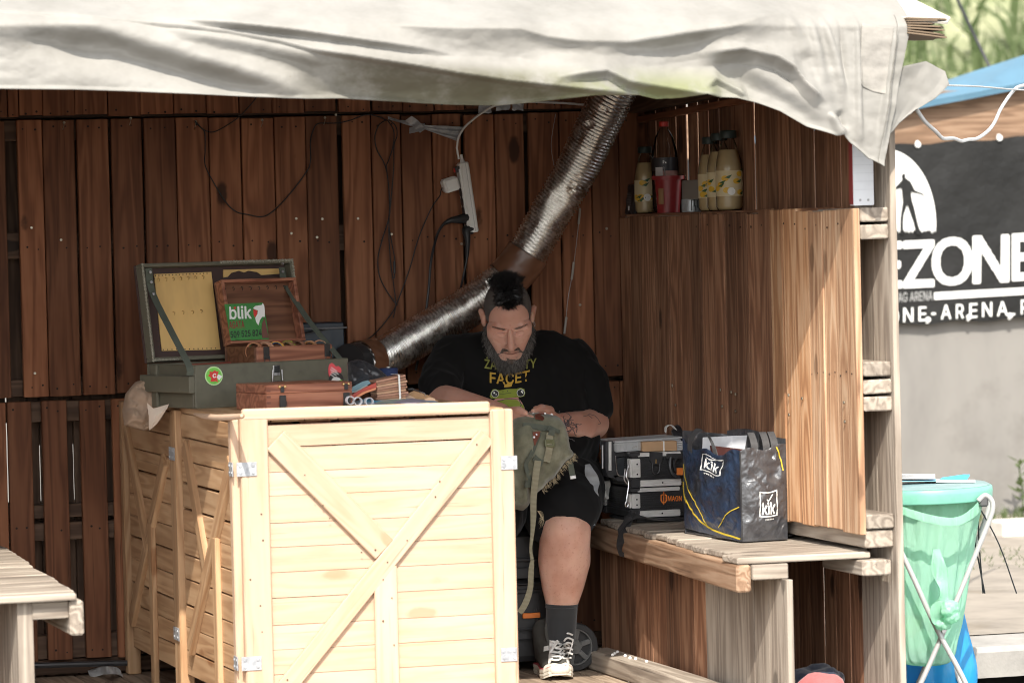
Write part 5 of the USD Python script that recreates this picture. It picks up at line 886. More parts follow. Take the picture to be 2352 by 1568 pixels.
for a_, b_ in (((1523, 372), (1535, 415)), ((1574, 402), (1583, 418))): part(t, 'brush', tube([oX(*a_, .05), oX(b_[0], b_[1] + 30, .055)], .002, 6), STEEL)
t, c, s_ = bagbox('grey_carton', 1560, 1611, 414, 457, .028, .05, None, 'small grey carton standing on the patterned tin on the shelf', 'carton'); part(t, 'carton', obb(A(c[0], c[1], oX(1585, 436, .028)[2]), np.eye(3), (.05, s_[1] * .75, .066), .003), plain('grey_card', (.19, .17, .145), .6, 0, .12))
c = SH(1590, 485, .055); t = thing('patterned_tin', 'grey tin with black swirls under the small carton on the shelf', 'tin', A(c[0], c[1], SZ)); h = oX(1590, 457, .03)[2] - SZ; part(t, 'can', lathe([(0, 0), (.035, 0), (.036, .002), (.036, h - .002), (.035, h), (0, h)], 26, A(c[0], c[1], SZ)), plain('grey_tin', (.30, .32, .33), .35, .4), 40)
part(t, 'swirl_print', cat(*[wrap_patch((c[0], c[1]), .036, CAMA + a_, CAMA + a_ + .10, SZ + h * z0, SZ + h * z1, 4, .0006) for a_, z0, z1 in ((-.1, .1, .95), (.15, .4, .95), (.3, .08, .5), (.5, .3, .9), (.75, .1, .7))]), RUB)
pa, pb = oY(1962, 472, -2.27), oY(2007, 338, -2.27); t = thing('white_carton', 'tall white carton standing at the sunlit end of the shelf under the canvas corner', 'carton', A(.05, -2.2, SZ))
cx_ = (pa[0] + pb[0]) / 2; part(t, 'carton', obb(A(cx_, -2.25, (SZ + pb[2] + .03) / 2 + .002), np.eye(3), (pb[0] - pa[0], .03, pb[2] + .03 - SZ), .002), plain('white_card', (.62, .63, .65), .5, 0, .05)); part(t, 'fold_line', cat(*[obb(A(cx_, -2.2658, SZ + z_), np.eye(3), (pb[0] - pa[0] - .004, .0008, .0014), .0002) for z_ in (.05, .075, .1, .125, .15)]), plain('grey_fold', (.54, .55, .57), .5)); part(t, 'side_print', obb(A(pa[0] - .0006, -2.25, SZ + .10), np.eye(3), (.001, .028, .19), .0002), plain('dark_red_print', (.22, .03, .03), .5)); part(t, 'print_dot', cat(disc(A(cx_ - .012, -2.265, SZ + .018), (0, -1, 0), .004, .001), disc(A(cx_ + .014, -2.265, SZ + .018), (0, -1, 0), .004, .001)), plain('grey_dot', (.3, .3, .3), .5))

# ================================================================ ON THE RIGHT BENCH
ALU = plain('brushed_aluminium', (.74, .73, .70), .38, .45, .06, 20, stretch=(1, 12, 1)); RIB = plain('black_ribbed_panel', (.022, .022, .023), .4, 0, .2); ORG = plain('orange_print', (.72, .20, .035), .5); CASEB = plain('case_corner_plastic', (.03, .03, .032), .35)
BZ = .498
def alu_case(t, x0, x1, y0, y1, z0, z1, rib=.0052, front=None):
    """a flight case: ribbed panels between aluminium edges and black corners"""
    f = .028; nr = int((z1 - z0 - 2 * f) / rib); zs_ = np.linspace(z0 + f * .8, z1 - f * .6, nr * 2 + 1)
    part(t, 'body', obb(A((x0 + x1) / 2, (y0 + y1) / 2, (z0 + z1) / 2), np.eye(3), (x1 - x0 - .008, y1 - y0 - .008, z1 - z0 - .004), .002), RIB)
    part(t, 'front_ribs', cat(*[obb(A((x0 + x1) / 2, y0 + .0035, z), np.eye(3), (x1 - x0 - .04, .004, rib * .5), .0008) for z in zs_[::2]]), RIB)
    part(t, 'side_ribs', cat(*[obb(A(x0 + .0035, (y0 + y1) / 2, z), np.eye(3), (.004, y1 - y0 - .04, rib * .5), .0008) for z in zs_[::2]]), RIB)
    for z in (z0 + f * .45, z1 - f * .3): part(t, 'edge_rail', cat(obb(A((x0 + x1) / 2, y0 + .001, z), np.eye(3), (x1 - x0 - .05, .008, f * .8 if z < (z0 + z1) / 2 else f * .5), .002), obb(A((x0 + x1) / 2, y0 - .0035, z), np.eye(3), (x1 - x0 - .05, .002, .004), .0008)), ALU)
    part(t, 'edge_rail', obb(A(x0 + .017, y0 - .0, (z0 + z1) / 2 + .006), np.eye(3), (.032, .009, z1 - z0 - .055), .003), ALU)
    part(t, 'edge_rail', obb(A(x0 - .0, y0 + .017, (z0 + z1) / 2 + .006), np.eye(3), (.009, .030, z1 - z0 - .055), .003), ALU); part(t, 'edge_rail', obb(A(x0, y1 - .017, (z0 + z1) / 2), np.eye(3), (.009, .030, z1 - z0 - .055), .003), ALU)
    for z in (z0 + .014, z1 - .006):
        for y in (y0 + .012, y1 - .012): part(t, 'corner', obb(A(x0 + .014, y, z), np.eye(3), (.040, .036, .030 if z < (z0 + z1) / 2 else .014), .006), CASEB)
    part(t, 'rivet', cat(*[disc(A(x, y0 - .005, z), (0, -1, 0), .003, .0015, 8) for x, z in ((x0 + .02, z0 + .045), (x0 + .02, z1 - .04), (x0 + .11, z0 + .013), (x1 - .02, z0 + .013))]), BLKM)
fL = oZ(1452, 1199, BZ); y0c = -.72
xa = oY(1449, 1150, y0c)[0]; zl = oY(1500, 1117, y0c)[2]; zu = oY(1500, 1037, y0c - .012)[2]
lc = thing('lower_tool_case', 'black ribbed tool case with aluminium edges and orange emblem, lower one of the pair', 'tool case', A(xa + .1, -.55, BZ)); alu_case(lc, xa, -.006, y0c, y0c + .31, BZ + .014, zl - .001)
part(lc, 'black_mat', obb(A(xa + .105, y0c + .12, BZ + .006), np.eye(3), (-.012 - xa, .30, .011), .003), RUB)
mc_ = lambda x, y: oY(x, y, y0c - .0008)
part(lc, 'lettering', fit(meshkit.text_mesh('MAGN', .1, .0008, True), mc_(1534, 1150), mc_(1566, 1150), mc_(1534, 1138)), ORG)
part(lc, 'shield_emblem', cat(*[fpoly(p, .0008, mc_) for p in ([(1517, 1136), (1522, 1134), (1522, 1137), (1520, 1138), (1520, 1148), (1523, 1154), (1521, 1155), (1517, 1149)], [(1532, 1136), (1527, 1134), (1527, 1137), (1529, 1138), (1529, 1148), (1526, 1154), (1528, 1155), (1532, 1149)], [(1523.7, 1128), (1525.3, 1128), (1525.8, 1156), (1524.5, 1159), (1523.2, 1156)])]), ORG)
y0u = y0c - .012; xu = oY(1450, 1090, y0u)[0]
uc = thing('upper_tool_case', 'black ribbed tool case with aluminium edges and orange handle tab, upper one of the pair', 'tool case', A(xu + .1, -.57, zl)); alu_case(uc, xu, -.004, y0u, y0u + .31, zl + .0005, zu)
mu = lambda x, y, d=.004: oY(x, y, y0u - d)
part(uc, 'latch', cat(fpoly([(1491, 1038), (1520, 1038), (1520, 1052), (1516, 1066), (1498, 1066), (1491, 1054)], .009, mu), tube([mu(1499, 1064, .012), mu(1500, 1082, .014), mu(1507, 1088, .014), mu(1514, 1082, .014), mu(1516, 1064, .012)], .0022, 6, 4)), CASEB); part(uc, 'latch_key', obb(mu(1507, 1059, .015), np.eye(3), (.006, .003, .014), .001), BRASS)
part(uc, 'handle', cat(fpoly([(1530, 1041), (1562, 1041), (1562, 1052), (1530, 1052)], .012, mu), tube([mu(1541, 1050, .014), mu(1539, 1070, .02), mu(1546, 1088, .022), mu(1562, 1096, .022)], .006, 8, 4), tube([mu(1556, 1050, .014), mu(1549, 1060, .02), mu(1551, 1080, .022)], .004, 8, 4)), CASEB)
part(uc, 'orange_tab', fpoly([(1554, 1074), (1574, 1074), (1574, 1090), (1554, 1090)], .006, lambda x, y: mu(x, y, .022)), ORG)
# side clasps and shoulder strap on the left of the cases
sc = thing('case_strap', 'black shoulder strap with a metal hook hanging from the tool cases over the bench edge', 'strap', oY(1435, 1200, -.8))
part(sc, 'webbing', strap([oY(1448, 1180, -.78), oY(1437, 1210, -.86), oY(1430, 1228, -.90), oY(1424, 1250, -.93), oY(1423, 1262, -.93), oY(1428, 1272, -.92), oY(1437, 1274, -.90)], [A(.020, .004, .006), A(.020, .006, .002), A(.019, .008, 0), A(.015, .010, 0), A(.011, .012, -.002), A(.010, .010, .004), A(.008, .010, .006)], .002, 8), RUB)
part(sc, 'loop', strap([oY(1420, 1222, -.90), oY(1440, 1196, -.84), oY(1465, 1186, -.78), oY(1500, 1192, -.76), oY(1560, 1194, -.74)], [A(.002, .012, .010), A(.002, .012, .006), A(0, .014, .004), A(0, .016, .003), A(0, .016, .003)], .002, 8), RUB)
part(sc, 'hook', cat(tube([oY(1444, 1068, -.76), oY(1438, 1092, -.77), oY(1444, 1108, -.77), oY(1440, 1140, -.78), oY(1439, 1150, -.78)], .0026, 7, 5), tube([oY(1436, 1076, -.76), oY(1434, 1100, -.76), oY(1442, 1112, -.76)], .002, 6, 5), tube([oY(1439, 1150, -.78), oY(1444, 1156, -.78), oY(1440, 1164, -.78), oY(1436, 1158, -.78), oY(1439, 1150, -.78)], .0022, 6, 5)), STEEL)
tr_ = thing('open_tool_tray', 'black open lid tray with bright edges hanging at the left of the upper case', 'tray', oY(1405, 1060, -.6))
tY = -.62
for pl, d, m_ in (([(1381, 1012), (1402, 1010), (1404, 1062), (1410, 1092), (1400, 1096), (1386, 1092), (1380, 1070)], .05, CASEB), ([(1404, 1020), (1428, 1018), (1430, 1045), (1406, 1048)], .04, RUB), ([(1412, 1050), (1444, 1046), (1446, 1088), (1420, 1096), (1410, 1090)], .03, plain('dark_tray', (.02, .024, .028), .4)), ([(1398, 1090), (1450, 1090), (1446, 1104), (1408, 1102)], .05, CASEB)): part(tr_, 'panel', fpoly(pl, d, lambda x, y: oY(x, y, tY)), m_)
part(tr_, 'bright_edge', cat(tube([oY(1384, 1022, tY - .052), oY(1384, 1076, tY - .052)], .0022, 6), tube([oY(1401, 1014, tY - .052), oY(1401, 1080, tY - .052)], .0055, 6)), ALU); part(tr_, 'wire_latch', tube([oY(1414, 1046, tY - .06), oY(1416, 1070, tY - .06), oY(1420, 1090, tY - .06), oY(1434, 1094, tY - .06)], .002, 6, 4), STEEL)
part(tr_, 'plastic_knob', trimesh.creation.icosphere(3, .018).apply_scale((1.1, .8, .8)).apply_translation(oY(1411, 1021, tY - .02)), WHITEP, True)
solo('white_tissue', fuse([m3.Manifold.batch_hull([sph(oY(1388, 1110, -.5), .008), sph(oY(1398, 1106, -.5), .006), sph(oY(1394, 1140, -.5), .007), sph(oY(1386, 1128, -.52), .008)])], .006, 1, (.006, 60, 2)), WHITEP, 'white plastic lump tucked between the lower tool case and the shorts', 'plastic', smooth=40)
OY = y0u + .04
og = thing('parts_organizer', 'clear plastic parts box lying on the upper tool case behind the cardboard box', 'organizer', oY(1490, 1010, OY)); f_ = lambda x, y: oY(x, y, OY)
gz_ = (f_(1413, 1021)[2], f_(1413, 997)[2]); gx = (f_(1414, 1010)[0], f_(1565, 1004)[0]); sl5 = .06
FRO = mat('frosted_clear_plastic', {'t': ('transparent_bsdf', {'color': (.8, .81, .82)}), 'p': ('principled_bsdf', {'base_color': (.62, .63, .63), 'roughness': .3}), 'm': ('mix_closure', {'fac': .55})}, [('t.BSDF', 'm.closure1'), ('p.BSDF', 'm.closure2')], 'm.closure')
fr5 = np.array([nz(A(1, 0, .025)), A(0, 1, 0), nz(A(-.025, 0, 1))]); zc5 = zu + .020; Lx = gx[1] - gx[0]; cx5 = (gx[0] + gx[1]) / 2
part(og, 'box', obb(A(cx5, OY + .09, zc5), fr5, (Lx, .18, .032), .004), FRO); part(og, 'lid', obb(A(cx5, OY + .09, zc5 + .0195), fr5, (Lx + .006, .186, .006), .002), FRO)
part(og, 'divider', cat(*[obb(A(gx[0] + Lx * q_, OY + .09, zc5), fr5, (.0016, .17, .028), .0003) for q_ in (.12, .25, .4, .55, .7, .85)]), WHITEP)
part(og, 'small_parts', cat(*[trimesh.creation.icosphere(1, rnd.uniform(.003, .006)).apply_translation(A(gx[0] + Lx * rnd.uniform(.3, .97), OY + rnd.uniform(.006, .16), zc5 + rnd.uniform(-.012, .006))) for _ in range(90)]), BRASS, kind='stuff')
kx = lambda x, y: oY(x, y, y0u + .004)
cbx = thing('cardboard_box', 'small brown cardboard box with a white rubber band on the upper tool case', 'box', kx(1505, 1030)); ka, kb_ = kx(1481, 1034), kx(1558, 1012); W5 = kb_[0] - ka[0]; H5 = kb_[2] - zu
part(cbx, 'carton', obb(A((ka[0] + kb_[0]) / 2, y0u + .06, zu + H5 / 2 + .001), np.array([nz(A(1, -.12, 0)), nz(A(.12, 1, 0)), A(0, 0, 1)]), (W5, .11, H5), .002), plain('brown_cardboard', (.44, .275, .15), .75, 0, .05, 20))
part(cbx, 'rubber_band', obb(A(ka[0] + W5 * .62, y0u + .06 - .002, zu + H5 / 2 + .001), np.array([nz(A(1, -.12, 0)), nz(A(.12, 1, 0)), A(0, 0, 1)]), (.005, .1125, H5 + .003), .0008), WHITEP)
solo('paper_sheets', cat(*[obb(A(kx(1572, 1026)[0], y0u + .07, zu + .004 + .006 * k), np.array([nz(A(1, rnd.uniform(-.1, .1), 0)), A(0, 1, 0), A(0, 0, 1)]), (.07, .12, .004), .0005) for k in range(5)]), plain('white_papers', (.60, .60, .60), .7, 0, .05), 'small stack of white papers between the cardboard box and the shopping bag', 'papers')
crumple('black_cloth_bag', [(1545, 990), (1556, 976), (1590, 982), (1640, 990), (1660, 1000), (1650, 1030), (1560, 1030)], -.62, .12, LABK, 'black cloth bag bunched behind the organizer and shopping bag', 'bag', 21, .03)
solo('white_tape_loop', strap([oY(1528, 992, OY + .06), oY(1530, 980, OY + .06), oY(1541, 976, OY + .06), oY(1556, 990, OY + .06)], [A(.0, .008, .002), A(0, .01, 0), A(0, .012, 0), A(.002, .012, .0)], .002, 6), WHITEP, 'loop of white tape sticking up behind the organizer', 'tape', smooth=40)

# the shopping bag
BAGN = mat('woven_black_bag_plastic', {'g': ('geometry', {}), 'n': ('noise_texture', {'scale': 18, 'detail': 5}), 'r': ('rgb_ramp', {'ramp': [(.3, (.022, .022, .025)), (.7, (.055, .056, .060))]}), 'n2': ('noise_texture', {'scale': 34, 'detail': 4, 'roughness': .5, 'distortion': .9}), 'b': ('bump', {'strength': .5, 'distance': .007}), 'p': ('principled_bsdf', {'roughness': .28, 'specular_ior_level': .9})},
    [('g.position', 'n.vector'), ('n.fac', 'r.fac'), ('r.color', 'p.base_color'), ('g.position', 'n2.vector'), ('n2.fac', 'b.height'), ('b.normal', 'p.normal')])
BAGB = mat('woven_blue_bag_plastic', {'g': ('geometry', {}), 'n': ('noise_texture', {'scale': 7, 'detail': 5, 'distortion': .5}), 'r': ('rgb_ramp', {'ramp': [(.36, (.011, .012, .015)), (.5, (.013, .022, .042)), (.66, (.02, .038, .075))]}), 'n2': ('noise_texture', {'scale': 55, 'detail': 5, 'roughness': .6, 'distortion': .6}), 'b': ('bump', {'strength': .7, 'distance': .006}), 'p': ('principled_bsdf', {'roughness': .28, 'specular_ior_level': .8})},
    [('g.position', 'n.vector'), ('n.fac', 'r.fac'), ('r.color', 'p.base_color'), ('g.position', 'n2.vector'), ('n2.fac', 'b.height'), ('b.normal', 'p.normal')])
gC = A(-.168, -1.72, BZ + .001); gr_ = nz(A(.97, .10, 0)); gl = A(-gr_[1], gr_[0], 0); BW, BD, BH = .160, .43, .300
bagp = lambda a, b, c: gC + gr_ * a + gl * b + A(0, 0, c)     # a along the right face, b along the left face
sb = thing('shopping_bag', 'big black and blue woven shopping bag with white lettering standing on the bench', 'shopping bag', bagp(BW / 2, BD / 2, 0))
def face(fn, nu, nv, amp, seed, n_out, m, name):
    G = np.array([[fn(u_, v_) for u_ in np.linspace(0, 1, nu)] for v_ in np.linspace(0, 1, nv)]); f3 = G * 17
    rg_ = np.abs(meshkit.fbm(f3, 4, seed) - .5) * 2; uu, vv = np.meshgrid(np.linspace(0, 1, nu), np.linspace(0, 1, nv)); env = np.clip(np.minimum(uu, 1 - uu) * 9, 0, 1) * np.clip(vv * 7, .15, 1)
    G = G + n_out * ((.35 - rg_) * amp * 1.2 * env + .018 * np.sin(np.pi * uu) * np.sin(np.pi * np.clip(vv * 1.1, 0, 1)))[..., None]; part(sb, name, grid(G, .0012), m, True); return G
topR = lambda u_: BH - .012 + .007 * math.sin(u_ * 9) + .012 * u_; topL = lambda u_: BH - .012 - .020 * math.sin(u_ * 3.1) + .008 * math.sin(u_ * 14) + .016 * u_
tap = lambda v_: .012 * (1 - v_) ** 2
GR = face(lambda u_, v_: bagp(.0 + u_ * BW, tap(v_) * 0, v_ * topR(u_)), 60, 70, .016, 3, -gl, BAGN, 'end_face')
GL_ = face(lambda u_, v_: bagp(0, u_ * BD, .0 + v_ * topL(u_) + .018 * u_ * (1 - v_)), 80, 70, .016, 5, -gr_, BAGB, 'blue_face')
face(lambda u_, v_: bagp(BW, (1 - u_) * BD, v_ * (BH + .03 + .01 * math.sin(u_ * 5))), 40, 40, .016, 7, gr_, BAGN, 'far_face'); face(lambda u_, v_: bagp((1 - u_) * BW, BD, v_ * (BH + .018 + .02 * u_)), 40, 40, .012, 8, gl, BAGN, 'rear_face')
part(sb, 'bottom', obb(bagp(BW / 2, BD / 2, .004), np.array([gr_, gl, A(0, 0, 1)]), (BW - .006, BD - .006, .006), .001), BAGN)
ngR, ngL = -gl, -gr_
def surf(G, fu_, fv_, n_, off=.0022):
    nv, nu = G.shape[:2]; y, x = np.clip(fv_, 0, 1) * (nv - 1), np.clip(fu_, 0, 1) * (nu - 1); i, j = np.minimum(y.astype(int), nv - 2), np.minimum(x.astype(int), nu - 2); a, b = (y - i)[..., None], (x - j)[..., None]
    return (G[i, j] * (1 - a) * (1 - b) + G[i + 1, j] * a * (1 - b) + G[i, j + 1] * (1 - a) * b + G[i + 1, j + 1] * a * b) + n_ * off
def onto(G, m, u0, u1, v0, v1, n_, off=.0022, shear=0.):
    """lays flat print on a creased face: the print's box fills u0..u1, v0..v1"""
    m = m.subdivide_to_size(max(m.extents[:2]) / 26); v = m.vertices; lo, hi = v.min(0), v.max(0); s_ = (v - lo) / np.maximum(hi - lo, 1e-9)
    return trimesh.Trimesh(surf(G, u0 + (u1 - u0) * s_[:, 0], v0 + (v1 - v0) * s_[:, 1] + shear * s_[:, 0], n_, off), m.faces, process=False)
tm = lambda s_: (lambda m: trimesh.Trimesh(m.vertices, m.faces[np.abs(m.face_normals[:, 2] - 1) < .1]))(meshkit.text_mesh(s_, .1, .001, True))
ft = lambda pl: trimesh.Trimesh(*(lambda r: (np.c_[r[0], np.zeros(len(r[0]))], r[1]))(trimesh.creation.triangulate_polygon(pl, engine='earcut')))
frm = Polygon([(0, 0), (1, 0), (1, 1.2), (0, 1.2)], [[(.05, .05), (.95, .05), (.95, 1.15), (.05, 1.15)]]); chk = Polygon([(0, .35), (.12, .45), (.3, .25), (.85, 1), (1, .95), (.35, 0)])
for G, n_, (u0, u1, v0, v1), (k0, k1, w0, w1), sh_ in ((GR, ngR, (.335, .735, .265, .54), (.39, .68, .29, .43), 0), (GL_, ngL, (.28, .62, .75, .94), (.34, .56, .78, .89), -.02)):
    mir = (lambda a, b: (a, b)) if G is GR else (lambda a, b: (1 - b + 0, 1 - a))
    if G is GL_:   # on this face u runs away from the corner, so print runs from far to near
        fx = lambda m, a, b, c, d, o=.0024: (lambda mm: trimesh.Trimesh(mm.vertices, mm.faces[:, ::-1], process=False))(onto(G, trimesh.Trimesh(m.vertices * A(-1, 1, 1), m.faces, process=False), a, b, c, d, n_, o))
    else: fx = lambda m, a, b, c, d, o=.0024: onto(G, m, a, b, c, d, n_, o)
    part(sb, 'logo_frame', fx(ft(frm), u0, u1, v0, v1), WHT); part(sb, 'logo_letters', fx(tm('kik'), k0, k1, w0, w1), WHT); part(sb, 'logo_tick', fx(ft(chk), (k0 + k1) / 2 - .06, (k0 + k1) / 2 + .10, w1 + (v1 - w1) * .0, w1 + (v1 - w1) * .72, .0027), WHT)
    part(sb, 'logo_web', fx(tm('www kik eu'), u0 + (u1 - u0) * .3, u0 + (u1 - u0) * .78, v0 - .035, v0 - .018), WHT)
YLW = plain('yellow_streak', (.55, .40, .03), .5)
def streak(G, n_, pts, w, m=YLW, off=.003):
    P = np.array(pts, float); P = catmull(P, 6); q = surf(G, P[:, 0], P[:, 1], n_, off); part(sb, 'yellow_streak', strap(q, np.cross(n_, nz(q[-1] - q[0]))[None] * w, .0008, 0), m)
streak(GL_, ngL, [(.98, .72), (.9, .56), (.74, .40), (.62, .26), (.55, .10)], .0016); streak(GL_, ngL, [(.97, .38), (.86, .30), (.72, .20), (.55, .09), (.3, .05), (.02, .03)], .0028); streak(GL_, ngL, [(.02, .38), (.2, .27), (.35, .12)], .0014); streak(GL_, ngL, [(.99, .52), (.985, .42), (.93, .3)], .0022); streak(GR, ngR, [(.78, .98), (.86, .86), (.9, .72)], .002)
part(sb, 'corner_piping', tube([bagp(-.001, -.001, z_) for z_ in np.linspace(.005, BH - .014, 12)], .0024, 6), RUB)
HD = plain('handle_webbing', (.05, .05, .052), .6, 0, .15, 60, .5, 300)
part(sb, 'handle', strap([bagp(-.004, BD * .86, BH - .03), bagp(-.003, BD * .84, BH + .01), bagp(.01, BD * .76, BH + .042), bagp(.012, BD * .62, BH + .03), bagp(-.002, BD * .45, BH - .004), bagp(-.005, BD * .4, BH - .03)], [gl * .016 + A(0, 0, .004)] * 6, .002, 8), HD)
for a_ in (.34, .60, .78): part(sb, 'handle', strap([bagp(BW * a_, .004, BH - .03), bagp(BW * a_, .012, BH + .012), bagp(BW * (a_ + .05), .05, BH + .040), bagp(BW * (a_ + .12), .075, BH + .030), bagp(BW * (a_ + .10), .085, BH - .01)], [gr_ * .012] * 5, .002, 8), HD)
part(sb, 'inner_lining', grid(np.array([[bagp(BW * .10, BD * .75, BH - .05), bagp(BW * .5, BD * .55, BH - .05), bagp(BW * .9, BD * .5, BH - .05)], [bagp(BW * .1, BD * .72, BH + .018), bagp(BW * .5, BD * .52, BH + .024), bagp(BW * .9, BD * .48, BH + .024)]]), .001), plain('white_lining', (.55, .56, .58), .5, 0, .06, 20, .3, 40)); part(sb, 'inner_fold', grid(np.array([[bagp(.02, BD * .6, BH - .06), bagp(BW * .35, .06, BH - .06)], [bagp(.02, BD * .62, BH - .006), bagp(BW * .4, .08, BH - .014)]]), .001), plain('dark_red_cloth', (.07, .018, .014), .8))
solo('cardboard_scrap', fpoly([(1806, 1226), (1822, 1221), (1826, 1228), (1812, 1232)], .003, lambda x, y: oZ(x, y, BZ + .006)), RUB, 'small black scrap lying on the bench beside the shopping bag', 'scrap')
BEAD = plain('polystyrene', (.80, .80, .77), .7)
for i, (x, y) in enumerate(((1412, 1500), (1418, 1496), (1407, 1503), (1436, 1505), (1447, 1510), (1460, 1512), (1485, 1518), (1446, 1563))): 
    p = oZ(x, y, .07 if y < 1540 else .004); solo('foam_bead', trimesh.creation.icosphere(2, .0055).apply_translation(p), BEAD, f'tiny white foam bead, {("second nearest the wheel", "third nearest the wheel", "nearest the wheel", "fourth along the floor beam", "fifth along the floor beam", "sixth along the floor beam", "farthest along the floor beam", "alone on the floor before the beam")[i]}', 'foam bead', 'foam beads on the floor by the right bench', smooth=True)

def cloth(name, c, r, m, lab, seed): return solo(name, fuse([ell(c, r)], .02, 0, (.030, 16, seed)), m, lab, 'clothes', smooth=True)
pc = oY(1885, 1556, -2.0); cloth('pink_cloth', A(pc[0], -2.02, .045), (.075, .09, .055), plain('pink_fabric', (.42, .11, .11), .9, 0, .1, 30, .3, 300, sheen=.3), 'bunched pink cloth in the bottom of the right bench', 4)
pc = oY(1858, 1540, -1.8); cloth('navy_cloth', A(pc[0], -1.86, .065), (.085, .08, .045), plain('navy_fabric', (.02, .028, .05), .9, 0, .15, 30, .3, 300, sheen=.3), 'bunched navy cloth behind the pink one under the right bench', 6)

# ================================================================ RUBBISH BAGS ON THEIR STAND
SD = 13.0
def sd(x, y, d=0.): return CP + ray(x, y) * ((SD + d) / F)
GBAG = mat('green_bag_film', {'g': ('geometry', {}), 'm': ('mapping', {'scale': (1, 1, .22)}), 'n': ('noise_texture', {'scale': 26, 'detail': 5, 'distortion': .4}), 'b': ('bump', {'strength': .9, 'distance': .02}), 'p': ('principled_bsdf', {'base_color': (.46, .74, .59), 'roughness': .2, 'specular_ior_level': .6}), 't': ('translucent_bsdf', {'color': (.42, .80, .60)}), 'tr': ('transparent_bsdf', {'color': (.5, .85, .66)}), 'm1': ('mix_closure', {'fac': .42}), 'm2': ('mix_closure', {'fac': .3})},
    [('g.position', 'm.vector'), ('m.vector', 'n.vector'), ('n.fac', 'b.height'), ('b.normal', 'p.normal'), ('p.BSDF', 'm1.closure1'), ('t.BSDF', 'm1.closure2'), ('m1.closure', 'm2.closure1'), ('tr.BSDF', 'm2.closure2')], 'm2.closure')
BBAG = mat('blue_bag_film', {'g': ('geometry', {}), 'm': ('mapping', {'scale': (1, 1, .25)}), 'n': ('noise_texture', {'scale': 22, 'detail': 5, 'distortion': .5}), 'b': ('bump', {'strength': .7, 'distance': .01}), 'p': ('principled_bsdf', {'base_color': (.03, .36, .70), 'roughness': .25, 'specular_ior_level': .6}), 't': ('translucent_bsdf', {'color': (.02, .30, .75)}), 'm1': ('mix_closure', {'fac': .4})},
    [('g.position', 'm.vector'), ('m.vector', 'n.vector'), ('n.fac', 'b.height'), ('b.normal', 'p.normal'), ('p.BSDF', 'm1.closure1'), ('t.BSDF', 'm1.closure2')], 'm1.closure')
fwh = nz(A(FW[0], FW[1], 0)); rh = nz(A(CR[0], CR[1], 0))
ctr = lambda x, y: sd(x, y)
st = thing('bag_stand', 'grey tubular folding rubbish bag stand with crossed legs and a pale green rim', 'bag stand', sd(2150, 1568))
GT = plain('grey_painted_tube', (.40, .40, .39), .4, .2, .06)
for pts in ([(2246, 1150, -.10), (2262, 1137, -.10), (2276, 1146, -.10), (2280, 1165, -.10), (2270, 1200, -.10), (2213, 1340, -.11), (2150, 1490, -.115), (2105, 1590, -.12), (2060, 1690, -.12)], [(2030, 1150, -.12), (2052, 1225, -.12), (2100, 1330, -.125), (2150, 1440, -.13), (2214, 1560, -.135), (2270, 1690, -.14)], [(2246, 1150, .22), (2272, 1160, .22), (2210, 1330, .22), (2100, 1590, .22)], [(2030, 1150, .24), (2150, 1440, .24), (2230, 1620, .24)]):
    part(st, 'leg_tube', tube(catmull([sd(*p) for p in pts], 6), .0085, 10), GT, True)
part(st, 'pivot', disc(sd(2168, 1448, -.145), -fwh, .008, .006, 12), STEEL)
part(st, 'hinge_knuckle', obb(sd(2258, 1150, -.08), np.array([rh, fwh, A(0, 0, 1)]), (.03, .05, .035), .006), plain('dark_grey_plastic', (.07, .07, .07), .5))
# the rim ring, seen almost edge on
rc = sd(2130, 1128, .06); ra, rb_ = .215, .20; RT = plain('pale_green_rim_plastic', (.17, .42, .33), .35, 0, .06)
tiltx = nz(rh + A(0, 0, .015)); ring = lambda a, z_=0., k=1.: rc + tiltx * ra * k * math.cos(a) + fwh * rb_ * k * math.sin(a) + A(0, 0, z_)
an = np.linspace(0, 2 * math.pi, 72)
part(st, 'rim', grid(np.array([[ring(a, z_, k) for a in an] for z_, k in ((-.030, .985), (-.026, 1.0), (.0, 1.01), (.014, 1.0), (.018, .97), (.010, .94), (-.02, .93))])), RT, True)
part(st, 'lid', grid(np.array([[ring(a, z_, k) for a in an] for z_, k in ((.018, .975), (.026, .9), (.030, .5), (.031, .02))])), plain('lid_plastic', (.20, .30, .30), .35, 0, .08, 6), True)
for (x0, x1, y0, y1), m_, nm in (((2040, 2148, 1096, 1106), WHITEP, 'white_paper'), ((2150, 2240, 1108, 1114), WHITEP, 'white_paper'), ((2050, 2150, 1106, 1112), plain('pale_blue_print', (.18, .42, .62), .5), 'blue_paper')):
    part(st, nm, grid(np.array([[sd(x0, y1, -.02), sd(x1, y1, -.02)], [sd(x0, y0, .12), sd(x1, y0 + 1, .12)]]) + A(0, 0, .012), .002), m_)
part(st, 'lid_tab', fpoly([(2148, 1112), (2152, 1104), (2164, 1096), (2212, 1089), (2227, 1089), (2226, 1094), (2214, 1110)], .003, lambda x, y: sd(x, y, .1)), plain('blue_tab', (.05, .33, .62), .4))
for pts in ([(2246, 1168), (2249, 1250), (2258, 1362)], [(2232, 1205), (2248, 1290), (2262, 1362)], [(2250, 1165), (2295, 1250), (2335, 1362)]): part(st, 'black_cord', tube([sd(*p, .16) for p in pts], .0026, 6, 4), BLK)
